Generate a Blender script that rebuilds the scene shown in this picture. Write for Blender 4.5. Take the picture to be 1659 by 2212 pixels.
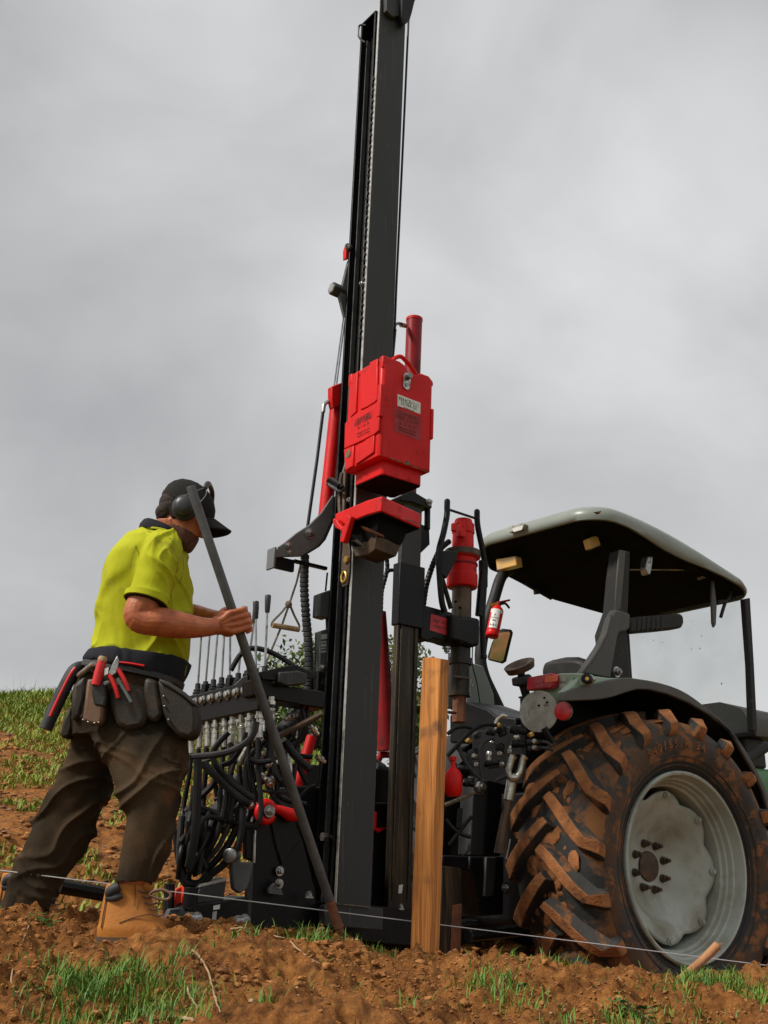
import bpy, bmesh, math, random
import numpy as np
from mathutils import Vector, Matrix

for o in list(bpy.data.objects):
    bpy.data.objects.remove(o)
S = bpy.context.scene
COL = S.collection
R = math.radians
random.seed(7)
rng = np.random.default_rng(7)

# ------------------------------------------------------------------ camera
# image plane measured in a 1659 x 2212 grid; focal length 2400 of those units
FOC, PITCH, CZ = 2400.0, R(17.5), 0.8
cd = bpy.data.cameras.new('camera')
cam = bpy.data.objects.new('camera', cd)
COL.objects.link(cam)
cam.location = (0, 0, CZ)
cam.rotation_euler = (R(90) + PITCH, 0, 0)
cd.sensor_fit = 'VERTICAL'
cd.sensor_height = 36.0
cd.lens = 36.0 * FOC / 2212.0
cd.clip_start = 0.05
cd.clip_end = 3000
S.camera = cam
S.render.resolution_x, S.render.resolution_y = 768, 1024

# ------------------------------------------------------------------ light
SUN_AZ = math.atan2(-0.45, -0.9)      # where the sun stands, seen from the scene (behind the camera, to the left)
SUN_EL = R(46)
S.view_settings.view_transform = 'Standard'
S.view_settings.look = 'None'
S.view_settings.exposure = 1.25
S.view_settings.gamma = 1.0
w = bpy.data.worlds.new('World')
S.world = w
w.use_nodes = True
nt = w.node_tree
nt.nodes.clear()
N = nt.nodes.new
out = N('ShaderNodeOutputWorld')
bg = N('ShaderNodeBackground')
sky = N('ShaderNodeTexSky')
sky.sky_type = 'NISHITA'
sky.sun_disc = False
sky.sun_elevation = SUN_EL
sky.sun_rotation = math.pi / 2 - SUN_AZ
sky.air_density = 1.0
sky.dust_density = 3.0
bg.inputs['Strength'].default_value = 0.1
tc = N('ShaderNodeTexCoord')
mp = N('ShaderNodeMapping')
mp.inputs['Scale'].default_value = (1.0, 1.0, 1.35)
mp.inputs['Location'].default_value = (0.35, 0.1, 0.55)
n1 = N('ShaderNodeTexNoise')
n1.inputs['Scale'].default_value = 2.6
n1.inputs['Detail'].default_value = 5
n1.inputs['Roughness'].default_value = 0.48
n1.inputs['Distortion'].default_value = 0.35
n2 = N('ShaderNodeTexNoise')
n2.inputs['Scale'].default_value = 5.0
n2.inputs['Detail'].default_value = 4
n2.inputs['Roughness'].default_value = 0.5
mm = N('ShaderNodeMath'); mm.operation = 'MULTIPLY_ADD'
mm.inputs[1].default_value = 0.22
cr = N('ShaderNodeValToRGB')
cr.color_ramp.elements[0].position = 0.36
cr.color_ramp.elements[0].color = (1.64, 1.635, 1.625, 1)
cr.color_ramp.elements[1].position = 0.86
cr.color_ramp.elements[1].color = (3.2, 3.185, 3.16, 1)
e = cr.color_ramp.elements.new(0.58); e.color = (2.30, 2.29, 2.27, 1)
mx = N('ShaderNodeMix'); mx.data_type = 'RGBA'
mx.inputs['Factor'].default_value = 0.94
L = nt.links.new
L(tc.outputs['Generated'], mp.inputs['Vector'])
L(mp.outputs['Vector'], n1.inputs['Vector'])
L(mp.outputs['Vector'], n2.inputs['Vector'])
L(n2.outputs['Fac'], mm.inputs[0])
L(n1.outputs['Fac'], mm.inputs[2])
L(mm.outputs[0], cr.inputs['Fac'])
L(sky.outputs['Color'], mx.inputs['A'])
L(cr.outputs['Color'], mx.inputs['B'])
L(mx.outputs['Result'], bg.inputs['Color'])
L(bg.outputs['Background'], out.inputs['Surface'])

sd = bpy.data.lights.new('sun', 'SUN')
sd.energy = 1.5
sd.angle = R(10)
sd.color = (1.0, 0.95, 0.88)
so = bpy.data.objects.new('sun', sd)
COL.objects.link(so)
sv = Vector((math.cos(SUN_AZ) * math.cos(SUN_EL), math.sin(SUN_AZ) * math.cos(SUN_EL), math.sin(SUN_EL)))
so.rotation_euler = (-sv).to_track_quat('-Z', 'Y').to_euler()
so.location = (-6, -4, 9)

# ------------------------------------------------------------------ measuring helpers
CAM = np.array([0, 0, CZ])
FWD = np.array([0, math.cos(PITCH), math.sin(PITCH)])
UPV = np.array([0, -math.sin(PITCH), math.cos(PITCH)])
RTV = np.array([1.0, 0, 0])
def ray(x, y): return FWD + RTV * (x - 829.5) / FOC + UPV * (1106 - y) / FOC
def P(q, Y):
    d = ray(*q); return CAM + d * (Y / d[1])
class Fr:
    """a local frame: x forward, y left, z up"""
    def __init__(s, o, yaw, tilt=0):
        s.o = np.array(o, float); a = R(yaw)
        X = np.array([math.cos(a), math.sin(a), 0]); Y = np.array([-math.sin(a), math.cos(a), 0]); Z = np.array([0, 0, 1.0])
        t = R(tilt); X, Z = X * math.cos(t) - Z * math.sin(t), Z * math.cos(t) + X * math.sin(t)
        s.M = np.stack([X, Y, Z], 1)
    def w(s, l): return s.o + s.M @ np.array(l, float)
    def ws(s, ls): return s.o + np.array(ls, float) @ s.M.T
    def l(s, q): return s.M.T @ (np.array(q, float) - s.o)
    def hit(s, q, ax, v):
        c = s.l(CAM); d = s.M.T @ ray(*q); return c + d * ((v - c[ax]) / d[ax])
    def wh(s, q, ax, v): return s.w(s.hit(q, ax, v))
    def mat(s, loc=(0, 0, 0)):
        m = Matrix.Identity(4)
        for i in range(3):
            for j in range(3): m[i][j] = s.M[i, j]
        p = s.w(loc)
        for i in range(3): m[i][3] = p[i]
        return m
# measuring sheets (enlarged crops of the survey picture): origin and scale on the 1659 x 2212 grid
ZO = {'A': (0, 1005.5, .3896), 'B': (0, 1580, .3896), 'C': (538.6, 682.3, .3247), 'D': (359.1, 1256.8, .3247),
      'E': (359.1, 1651.8, .3896), 'F': (790, 1005.5, .2921), 'G': (1005.5, 1041.4, .3939), 'H': (933.6, 1472.3, .4372),
      'a': (682.3, 0, .3409), 'b': (718.2, 754.1, .1461), 'c': (301.6, 1019.8, .1818), 'd': (107.7, 1378.9, .2035),
      'e': (387.8, 1307.1, .1558), 'f': (948, 1062.9, .2337), 'g': (1077.3, 1364.6, .1732), 'h': (933.6, 1508.2, .1948), 'i': (682.3, 1005.5, .17316), 'V': (0, 0, 1)}
def z1(k, p): a, b, s = ZO[k]; return (a + s * p[0], b + s * p[1])
def zz(k, *ps): return [z1(k, p) for p in ps]

MF = Fr(P((727, 1950), 5.1), 37, 2.7)      # mast of the driver, leaning forward a little
RF = Fr(P((727, 1950), 5.1), 37, 0)        # its carrier frame, level
TF = Fr(P((1487, 1872), 5.87), 37, 0)      # tractor, origin at the centre of the right rear wheel's outer face

# ------------------------------------------------------------------ numpy value noise
_perm = np.random.default_rng(3).random(65536)
def _h(ix, iy): return _perm[((ix * 73856093) ^ (iy * 19349663)) & 65535]
def vn(x, y):
    x = np.asarray(x, float); y = np.asarray(y, float)
    ix = np.floor(x).astype(np.int64); iy = np.floor(y).astype(np.int64)
    fx = x - ix; fy = y - iy
    fx = fx * fx * (3 - 2 * fx); fy = fy * fy * (3 - 2 * fy)
    a = _h(ix, iy); b = _h(ix + 1, iy); c = _h(ix, iy + 1); d = _h(ix + 1, iy + 1)
    return (a * (1 - fx) + b * fx) * (1 - fy) + (c * (1 - fx) + d * fx) * fy - 0.5
def fbm(x, y, o=4, g=0.5):
    s = 0; a = 1.0
    for i in range(o):
        s = s + a * vn(x * 2 ** i + 17.3 * i, y * 2 ** i - 9.1 * i); a *= g
    return s

# ------------------------------------------------------------------ materials
MATS = {}
def M(name, c1, c2=None, rough=0.6, metal=0.0, scale=6.0, cut=(0.4, 0.65), bump=0.0, bscale=60.0, dirt=None, dcut=(0.58, 0.7), dscale=9.0,
      spec=0.5, coat=0.0, stretch=None, rvar=0.12, sub=None, trans=0.0, alpha=None, up=None, edge=None, streak=None):
    m = bpy.data.materials.new(name); m.use_nodes = True; t = m.node_tree; b = t.nodes['Principled BSDF']; lk = t.links.new
    def nn(k): return t.nodes.new(k)
    co = nn('ShaderNodeNewGeometry'); v = co.outputs['Position']; vraw = v
    if stretch:
        mpn = nn('ShaderNodeMapping'); mpn.inputs['Scale'].default_value = stretch; lk(v, mpn.inputs['Vector']); v = mpn.outputs['Vector']
    def noise(sc, det=5, ro=0.55, dist=0.0):
        q = nn('ShaderNodeTexNoise'); q.inputs['Scale'].default_value = sc; q.inputs['Detail'].default_value = det
        q.inputs['Roughness'].default_value = ro; q.inputs['Distortion'].default_value = dist; lk(v, q.inputs['Vector']); return q
    def ramp(src, lo, hi):
        r = nn('ShaderNodeMapRange'); r.inputs['From Min'].default_value = lo; r.inputs['From Max'].default_value = hi; lk(src, r.inputs['Value']); return r.outputs['Result']
    def mix(f, A, B):
        k = nn('ShaderNodeMix'); k.data_type = 'RGBA'; lk(f, k.inputs['Factor'])
        for s_, val in (('A', A), ('B', B)):
            if isinstance(val, tuple): k.inputs[s_].default_value = (*val, 1)
            else: lk(val, k.inputs[s_])
        return k.outputs['Result']
    n = noise(scale)
    col = mix(ramp(n.outputs['Fac'], *cut), c1, c2 or tuple(x * 0.75 for x in c1))
    rr = nn('ShaderNodeMapRange'); lk(n.outputs['Fac'], rr.inputs['Value'])
    rr.inputs['From Min'].default_value = .3; rr.inputs['From Max'].default_value = .7
    rr.inputs['To Min'].default_value = max(0.02, rough - rvar); rr.inputs['To Max'].default_value = min(1, rough + rvar)
    ro = rr.outputs['Result']
    if dirt:
        f = ramp(noise(dscale, 7, .65, .3).outputs['Fac'], *dcut)
        if up is not None:       # dust and mud that settled on faces looking up
            ge = nn('ShaderNodeNewGeometry'); sx = nn('ShaderNodeSeparateXYZ'); lk(ge.outputs['Normal'], sx.inputs[0])
            f2 = ramp(sx.outputs['Z'], *up); mu = nn('ShaderNodeMath'); mu.operation = 'MAXIMUM'; mu.use_clamp = True
            m2 = nn('ShaderNodeMath'); m2.operation = 'MULTIPLY'; lk(f2, m2.inputs[0]); lk(ramp(noise(dscale * 2.3).outputs['Fac'], .3, .55), m2.inputs[1])
            lk(f, mu.inputs[0]); lk(m2.outputs[0], mu.inputs[1]); f = mu.outputs[0]
        col = mix(f, col, dirt)
        mr = nn('ShaderNodeMix'); mr.data_type = 'FLOAT'; lk(f, mr.inputs['Factor']); lk(ro, mr.inputs['A']); mr.inputs['B'].default_value = 0.9; ro = mr.outputs['Result']
    if streak:                    # scratches and runs along the length
        mps = nn('ShaderNodeMapping'); mps.inputs['Scale'].default_value = streak[1]; lk(vraw, mps.inputs['Vector'])
        q = nn('ShaderNodeTexNoise'); q.inputs['Scale'].default_value = 1.0; q.inputs['Detail'].default_value = 5; q.inputs['Roughness'].default_value = .6; lk(mps.outputs['Vector'], q.inputs['Vector'])
        col = mix(ramp(q.outputs['Fac'], *streak[2]), col, streak[0])
    if edge:                      # paint rubbed off along the edges
        bv = nn('ShaderNodeBevel'); bv.samples = 4; bv.inputs['Radius'].default_value = edge[1]
        dt = nn('ShaderNodeVectorMath'); dt.operation = 'DOT_PRODUCT'; lk(bv.outputs[0], dt.inputs[0]); lk(co.outputs['Normal'], dt.inputs[1])
        e1 = ramp(dt.outputs['Value'], .985, .90); qn = nn('ShaderNodeTexNoise'); qn.inputs['Scale'].default_value = 34; qn.inputs['Detail'].default_value = 5; lk(vraw, qn.inputs['Vector'])
        me_ = nn('ShaderNodeMath'); me_.operation = 'MULTIPLY'; me_.use_clamp = True; lk(e1, me_.inputs[0]); lk(ramp(qn.outputs['Fac'], *edge[2]), me_.inputs[1])
        col = mix(me_.outputs[0], col, edge[0])
    lk(col, b.inputs['Base Color']); lk(ro, b.inputs['Roughness'])
    b.inputs['Metallic'].default_value = metal; b.inputs['Specular IOR Level'].default_value = spec
    if coat: b.inputs['Coat Weight'].default_value = coat; b.inputs['Coat Roughness'].default_value = .25
    if trans: b.inputs['Transmission Weight'].default_value = trans
    if alpha is not None: b.inputs['Alpha'].default_value = alpha
    if sub:
        b.inputs['Subsurface Weight'].default_value = sub; b.inputs['Subsurface Radius'].default_value = (.012, .005, .003); b.inputs['Subsurface Scale'].default_value = 1.0
    if bump:
        bn = nn('ShaderNodeBump'); bn.inputs['Strength'].default_value = bump; bn.inputs['Distance'].default_value = .01
        lk(noise(bscale, 6, .6).outputs['Fac'], bn.inputs['Height']); lk(bn.outputs['Normal'], b.inputs['Normal'])
    MATS[name] = m
    return m

M('mast_grey', (.020, .0215, .019), (.042, .043, .0425), rough=.5, spec=.35, scale=2.2, cut=(.36, .64), bump=.12, bscale=40, dirt=(.11, .11, .10), dcut=(.66, .71), dscale=22, stretch=(1, 1, .35), edge=((.22, .22, .21), .006, (.40, .62)), streak=((.085, .082, .074), (70, 70, 1.6), (.60, .72)))
M('black_paint', (.0045, .0045, .005), (.008, .008, .009), rough=.42, spec=.22, scale=5, bump=.1, bscale=60, dirt=(.040, .030, .022), dcut=(.62, .74), dscale=11, edge=((.13, .125, .115), .005, (.42, .66)), streak=((.035, .030, .024), (45, 45, 2.0), (.62, .75)))
M('arm_grey', (.15, .155, .16), (.11, .113, .115), rough=.5, spec=.3, scale=6, bump=.1, dirt=(.06, .058, .055), dcut=(.6, .72), dscale=14, edge=((.28, .27, .26), .006, (.40, .62)))  # lighter copy of grey_paint, making up for a face turned from the sun
M('grey_paint', (.070, .073, .075), (.11, .113, .115), rough=.5, spec=.3, scale=6, bump=.1, dirt=(.03, .028, .026), dcut=(.6, .72), dscale=14, edge=((.22, .21, .20), .006, (.40, .62)))
M('bright_edge', (.62, .61, .58), (.30, .29, .27), rough=.35, metal=.6, scale=25, cut=(.45, .7))  # bare worn metal, brightened for the light such edges catch
M('red_paint', (.66, .0045, .003), (.54, .0035, .0025), rough=.48, scale=4, bump=.08, bscale=35, dirt=(.20, .018, .010), dcut=(.60, .74), dscale=10, spec=.28, edge=((.20, .12, .07), .005, (.50, .66)), streak=((.30, .006, .004), (40, 40, 4), (.60, .78)))
M('dark_red', (.26, .004, .006), (.16, .004, .006), rough=.5, spec=.3, scale=5, dirt=(.03, .01, .01), dcut=(.58, .7))
M('chip', (.20, .15, .09), (.07, .05, .035), rough=.9, scale=40)
M('steel', (.42, .42, .41), (.22, .22, .21), rough=.35, metal=.9, scale=18, dirt=(.10, .08, .06), dcut=(.58, .7), dscale=30)
M('pale_steel', (.60, .58, .52), (.30, .29, .26), rough=.32, metal=.9, scale=30, dirt=(.20, .15, .10), dcut=(.6, .7), dscale=30)
M('bar_steel', (.075, .075, .078), (.11, .11, .11), rough=.48, metal=.4, scale=12, bump=.1, bscale=80, dirt=(.07, .055, .045), dcut=(.56, .7), dscale=20)
M('rust', (.22, .075, .030), (.10, .042, .024), rough=.85, scale=14, bump=.25, bscale=90)
M('greasy', (.012, .010, .007), (.030, .022, .012), rough=.42, spec=.3, scale=6, stretch=(3, 3, .35), bump=.1, dirt=(.10, .062, .025), dcut=(.56, .72), dscale=10, edge=((.13, .085, .045), .006, (.38, .60)), streak=((.095, .060, .026), (26, 26, 1.6), (.54, .70)))
M('brown_steel', (.095, .060, .034), (.05, .036, .026), rough=.55, scale=12, metal=.2, bump=.2, bscale=70, dirt=(.16, .085, .04), dcut=(.58, .68), dscale=22)
M('hose', (.006, .006, .0065), (.012, .012, .012), rough=.45, spec=.25, scale=14, bump=.1, bscale=120, dirt=(.035, .03, .025), dcut=(.66, .78), dscale=22)
M('grey_hose', (.028, .028, .031), (.045, .045, .047), rough=.55, spec=.3, scale=14, dirt=(.03, .03, .03), dcut=(.6, .7), dscale=22)
M('rubber_grip', (.022, .022, .024), rough=.7, scale=20)
M('rope', (.20, .165, .12), (.10, .085, .06), rough=.95, scale=60)
M('white_label', (.72, .72, .68), (.62, .62, .58), rough=.5, scale=8)
M('label_ink', (.02, .02, .02), rough=.6)
M('label_grey', (.45, .45, .43), rough=.6)
M('danger_ink', (.11, .006, .006), rough=.6)
M('danger_patch', (.36, .008, .008), (.30, .008, .008), rough=.55, scale=20)
M('sticker_red', (.55, .02, .03), (.40, .02, .03), rough=.5, scale=20)
M('tyre', (.020, .021, .020), (.040, .040, .036), rough=.68, spec=.35, scale=5, bump=.25, bscale=45, dirt=(.19, .080, .027), dcut=(.48, .60), dscale=5, up=(.6, .98))
M('tyre_clean_dark', (.012, .012, .012), (.020, .020, .019), rough=.6, spec=.35, scale=8, bump=.2, bscale=60, dirt=(.06, .04, .025), dcut=(.62, .74), dscale=8)  # clean rubber near the rim; also the left wheel, darkened as if shaded
M('tyre_side', (.024, .023, .021), (.085, .044, .020), rough=.75, scale=6, cut=(.42, .62), bump=.4, bscale=50, dirt=(.23, .095, .030), dcut=(.53, .62), dscale=8)
M('orange_red', (.75, .055, .022), (.6, .05, .02), rough=.5, scale=20)
M('lug', (.022, .022, .021), (.045, .042, .036), rough=.7, spec=.35, scale=6, bump=.3, bscale=60, dirt=(.21, .085, .028), dcut=(.53, .62), dscale=7)
M('lug_mud', (.36, .135, .040), (.20, .078, .026), rough=.95, scale=14, bump=.8, bscale=50, dirt=(.05, .036, .026), dcut=(.60, .69), dscale=9)
M('rim', (.41, .45, .40), (.33, .36, .31), rough=.45, scale=4, dirt=(.17, .135, .07), dcut=(.50, .78), dscale=3.2, bump=.03)
M('pale_green', (.36, .46, .36), (.30, .39, .295), rough=.42, scale=5, dirt=(.25, .22, .14), dcut=(.62, .78), dscale=7)
M('roof_paint', (.25, .275, .245), (.21, .235, .205), rough=.45, scale=3, dirt=(.22, .20, .14), dcut=(.66, .80), dscale=8, bump=.03, bscale=20)
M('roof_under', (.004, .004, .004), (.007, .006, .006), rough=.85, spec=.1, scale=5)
M('grey_plastic', (.065, .063, .057), (.10, .097, .088), rough=.6, scale=7, bump=.15, bscale=150, dirt=(.16, .14, .11), dcut=(.58, .74), dscale=8)
M('black_plastic', (.014, .0135, .013), (.024, .023, .021), rough=.6, spec=.3, scale=8, bump=.12, bscale=120, dirt=(.10, .085, .06), dcut=(.60, .76), dscale=10)
M('green_paint', (.10, .26, .11), (.08, .20, .09), rough=.4, scale=5)
M('amber', (.75, .42, .10), (.55, .38, .18), rough=.3, scale=30, coat=.4)
M('orange_lens', (.90, .16, .05), (.75, .10, .05), rough=.2, scale=12, coat=.6)
M('red_lens', (.42, .008, .016), (.50, .03, .05), rough=.2, scale=20, coat=.6)
M('reflector', (.62, .005, .012), (.5, .005, .01), rough=.25, scale=25, coat=.5)
M('grey_disc', (.40, .40, .36), (.30, .28, .24), rough=.8, scale=16, dirt=(.14, .11, .08), dcut=(.56, .70), dscale=22, bump=.15)
M('mirror', (.75, .75, .75), (.7, .7, .7), rough=.06, metal=1.0, rvar=.02)
M('brass', (.80, .52, .14), (.6, .38, .1), rough=.35, metal=.8, scale=30)
M('orange_tape', (.90, .30, .03), (.8, .25, .03), rough=.5)
M('lever_knob', (.03, .03, .033), (.045, .045, .05), rough=.5, scale=30)
M('soil', (.21, .082, .026), (.115, .045, .018), rough=.95, scale=7, cut=(.35, .68), bump=.5, bscale=55, dirt=(.30, .125, .040), dcut=(.54, .70), dscale=4)
M('clod', (.42, .175, .044), (.15, .058, .016), rough=.95, scale=11, cut=(.35, .7), bump=.5, bscale=90)
M('root', (.42, .29, .16), (.30, .18, .09), rough=.9, scale=30, bump=.2)
M('litter', (.30, .19, .11), (.16, .085, .045), rough=.9, scale=8)
M('bark', (.42, .20, .085), (.26, .115, .05), rough=.85, scale=14, bump=.4, bscale=60, stretch=(1, 1, .4))
M('grass', (.055, .150, .012), (.14, .25, .020), rough=.6, scale=9.0, cut=(.35, .65), dirt=(.26, .25, .05), dcut=(.58, .68), dscale=14)
M('hill_grass', (.14, .225, .016), (.25, .30, .028), rough=.65, scale=1.2, cut=(.35, .65), dirt=(.25, .23, .06), dcut=(.62, .72), dscale=5)
M('weed_leaf', (.05, .14, .025), (.08, .19, .04), rough=.5, scale=30)
M('leaf', (.060, .105, .020), (.14, .155, .035), rough=.6, scale=2.5, cut=(.4, .6))
M('wire', (.62, .63, .64), (.5, .5, .5), rough=.4, metal=.3)
M('skin', (.50, .150, .056), (.33, .078, .030), rough=.44, scale=20, bump=.22, bscale=110, sub=.06, cut=(.35, .70), dirt=(.30, .10, .045), dcut=(.60, .72), dscale=40)
M('hair', (.016, .009, .006), (.032, .018, .011), rough=.6, spec=.25, scale=60, bump=.5, bscale=200)
M('beard', (.13, .042, .020), (.055, .021, .012), rough=.8, scale=80, bump=.4, bscale=300)
M('shirt', (.44, .455, .010), (.36, .37, .008), rough=.85, scale=5, bump=.12, bscale=160, spec=.25, dirt=(.25, .225, .02), dcut=(.57, .75), dscale=6)
M('stitch', (.20, .215, .006), rough=.9)
M('navy', (.014, .015, .020), (.022, .022, .028), rough=.9, scale=20, bump=.15, bscale=200, spec=.2)
M('trousers', (.052, .032, .015), (.015, .012, .007), rough=.9, scale=4, cut=(.38, .66), bump=.2, bscale=150, spec=.2, dirt=(.095, .048, .021), dcut=(.55, .70), dscale=5)
M('boot', (.46, .170, .022), (.33, .115, .018), rough=.65, scale=9, bump=.2, bscale=80, dirt=(.17, .085, .04), dcut=(.60, .72), dscale=9)
M('boot_sole', (.10, .06, .035), rough=.9, scale=9)
M('leather', (.032, .024, .017), (.018, .015, .011), rough=.55, spec=.35, scale=8, bump=.2, bscale=90, dirt=(.07, .045, .026), dcut=(.58, .72), dscale=7)
M('tan_leather', (.16, .085, .045), (.10, .055, .03), rough=.6, scale=9, bump=.2, bscale=90)
M('black_leather', (.020, .019, .018), (.035, .033, .03), rough=.5, scale=9, bump=.15, bscale=90)
M('cap', (.013, .0115, .011), (.02, .018, .017), rough=.85, spec=.2, scale=14, bump=.12, bscale=220)
M('muff', (.020, .021, .023), (.03, .03, .032), rough=.4, scale=10)
M('tool_red', (.62, .012, .012), (.5, .01, .01), rough=.4, scale=12)
M('pencil', (.12, .17, .15), rough=.6)

# timber: grain along the post
m = bpy.data.materials.new('timber'); m.use_nodes = True; t = m.node_tree; b = t.nodes['Principled BSDF']; lk = t.links.new
co = t.nodes.new('ShaderNodeTexCoord'); mpn = t.nodes.new('ShaderNodeMapping'); mpn.inputs['Scale'].default_value = (34, 34, 1.3); lk(co.outputs['Object'], mpn.inputs['Vector'])
wv = t.nodes.new('ShaderNodeTexNoise'); wv.inputs['Scale'].default_value = 2.2; wv.inputs['Detail'].default_value = 7; wv.inputs['Distortion'].default_value = .6; lk(mpn.outputs[0], wv.inputs['Vector'])
r_ = t.nodes.new('ShaderNodeValToRGB'); r_.color_ramp.elements[0].position = .32; r_.color_ramp.elements[0].color = (.30, .100, .018, 1)
r_.color_ramp.elements[1].position = .66; r_.color_ramp.elements[1].color = (.68, .275, .060, 1); lk(wv.outputs['Fac'], r_.inputs['Fac'])
kn = t.nodes.new('ShaderNodeTexNoise'); kn.inputs['Scale'].default_value = 9; kn.inputs['Detail'].default_value = 9; lk(co.outputs['Object'], kn.inputs['Vector'])
mr = t.nodes.new('ShaderNodeMapRange'); mr.inputs['From Min'].default_value = .57; mr.inputs['From Max'].default_value = .74; lk(kn.outputs['Fac'], mr.inputs['Value'])
mk = t.nodes.new('ShaderNodeMix'); mk.data_type = 'RGBA'; lk(mr.outputs[0], mk.inputs['Factor']); lk(r_.outputs[0], mk.inputs['A']); mk.inputs['B'].default_value = (.19, .080, .026, 1)
lk(mk.outputs['Result'], b.inputs['Base Color']); b.inputs['Roughness'].default_value = .8
bn = t.nodes.new('ShaderNodeBump'); bn.inputs['Strength'].default_value = .25; bn.inputs['Distance'].default_value = .006; lk(wv.outputs['Fac'], bn.inputs['Height']); lk(bn.outputs[0], b.inputs['Normal'])
MATS['timber'] = m
# dirty clear windscreen
m = bpy.data.materials.new('glass'); m.use_nodes = True; t = m.node_tree; t.nodes.clear(); lk = t.links.new
o_ = t.nodes.new('ShaderNodeOutputMaterial'); ms = t.nodes.new('ShaderNodeMixShader'); tr = t.nodes.new('ShaderNodeBsdfTransparent'); gl = t.nodes.new('ShaderNodeBsdfPrincipled')
tr.inputs['Color'].default_value = (.955, .965, .96, 1); gl.inputs['Base Color'].default_value = (.55, .55, .52, 1); gl.inputs['Roughness'].default_value = .25
co = t.nodes.new('ShaderNodeTexCoord'); nz = t.nodes.new('ShaderNodeTexNoise'); nz.inputs['Scale'].default_value = 5; nz.inputs['Detail'].default_value = 6; lk(co.outputs['Object'], nz.inputs['Vector'])
mr = t.nodes.new('ShaderNodeMapRange'); mr.inputs['From Min'].default_value = .35; mr.inputs['From Max'].default_value = .8; mr.inputs['To Min'].default_value = .05; mr.inputs['To Max'].default_value = .12; lk(nz.outputs['Fac'], mr.inputs['Value'])
lk(mr.outputs[0], ms.inputs[0]); lk(tr.outputs[0], ms.inputs[1]); lk(gl.outputs[0], ms.inputs[2]); lk(ms.outputs[0], o_.inputs['Surface'])
MATS['glass'] = m

# ------------------------------------------------------------------ mesh helpers
ROOTLOC = {}
def base_of(o):
    while o.parent is not None: o = o.parent
    return np.array(o.location)
def cap_depth(p_):      # thing > part > sub-part, no further
    while p_ is not None and p_.parent is not None and p_.parent.parent is not None: p_ = p_.parent
    return p_
def tagit(o, label, cat, group=None, kind=None):
    if label: o['label'] = label
    if cat: o['category'] = cat
    if group: o['group'] = group
    if kind: o['kind'] = kind
    return o
def thing(name, loc, label, cat, group=None):
    o = bpy.data.objects.new(name, None); COL.objects.link(o); o.location = tuple(float(x) for x in loc); o.empty_display_size = .1
    return tagit(o, label, cat, group)
def finish(me, mats, smooth):
    bm = bmesh.new(); bm.from_mesh(me); bmesh.ops.recalc_face_normals(bm, faces=bm.faces); bm.to_mesh(me); bm.free()
    for m_ in (mats if isinstance(mats, (list, tuple)) else [mats]): me.materials.append(MATS[m_] if isinstance(m_, str) else m_)
    if smooth is not None:
        me.polygons.foreach_set('use_smooth', [True] * len(me.polygons))
        if smooth < 179: me.set_sharp_from_angle(angle=R(smooth))
    me.update()
class MB:
    def __init__(s): s.v = []; s.f = []; s.mi = []; s.n = 0
    def add(s, v, f, mi=0):
        v = np.asarray(v, float).reshape(-1, 3); s.v.append(v)
        s.f += [tuple(int(i) + s.n for i in q) for q in f]; s.mi += [mi] * len(f); s.n += len(v); return s
    def arr(s): return np.concatenate(s.v)
    def build(s, name, mat, parent=None, smooth=35, bevel=0, loc=None, mesh_only=False, seg=2):
        v = s.arr()
        base = base_of(parent) if parent is not None else (np.array(loc, float) if loc is not None else v.min(0) * 0 + np.array([v[:, 0].mean(), v[:, 1].mean(), v[:, 2].min()]))
        me = bpy.data.meshes.new(name); me.from_pydata((v - base).tolist(), [], s.f)
        if any(s.mi): me.polygons.foreach_set('material_index', s.mi)
        finish(me, mat, smooth)
        if mesh_only: return me
        o = bpy.data.objects.new(name, me); COL.objects.link(o)
        if parent is not None: o.parent = cap_depth(parent)
        else: o.location = tuple(base)
        if bevel:
            b_ = o.modifiers.new('bevel', 'BEVEL'); b_.width = bevel; b_.segments = seg; b_.limit_method = 'ANGLE'; b_.angle_limit = R(40); b_.harden_normals = False
        return o
def place(name, me, mat4, parent):
    """another object that shares mesh data; mat4 is its world matrix"""
    o = bpy.data.objects.new(name, me); COL.objects.link(o)
    if parent is not None:
        o.parent = cap_depth(parent); o.matrix_local = Matrix.Translation(-Vector(base_of(parent))) @ mat4
    else: o.matrix_local = mat4
    return o
BOXF = [(0, 1, 3, 2), (4, 6, 7, 5), (0, 4, 5, 1), (2, 3, 7, 6), (0, 2, 6, 4), (1, 5, 7, 3)]
def box(fr, lo, hi, mb=None, mi=0):
    mb = mb or MB()
    v = [(x, y, z) for x in (lo[0], hi[0]) for y in (lo[1], hi[1]) for z in (lo[2], hi[2])]
    mb.add(fr.ws(v), BOXF, mi); return mb
def poly(fr, ax, pts, val, depth, mb=None, mi=0):
    """pts are local 2-D points on the plane local[ax]=val, extruded by depth"""
    mb = mb or MB(); n = len(pts); k = [i for i in range(3) if i != ax]
    L_ = []
    for d in (0, depth):
        for p_ in pts:
            q = [0, 0, 0]; q[ax] = val + d; q[k[0]] = p_[0]; q[k[1]] = p_[1]; L_.append(q)
    f_ = [tuple(range(n)), tuple(range(2 * n - 1, n - 1, -1))] + [(i, (i + 1) % n, n + (i + 1) % n, n + i) for i in range(n)]
    mb.add(fr.ws(L_), f_, mi); return mb
def trace(fr, ax, val, depth, px, mb=None, mi=0):
    """outline measured on the picture, laid on the plane local[ax]=val and given real thickness"""
    k = [i for i in range(3) if i != ax]
    return poly(fr, ax, [tuple(fr.hit(q, ax, val)[k]) for q in px], val, depth, mb, mi)
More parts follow.
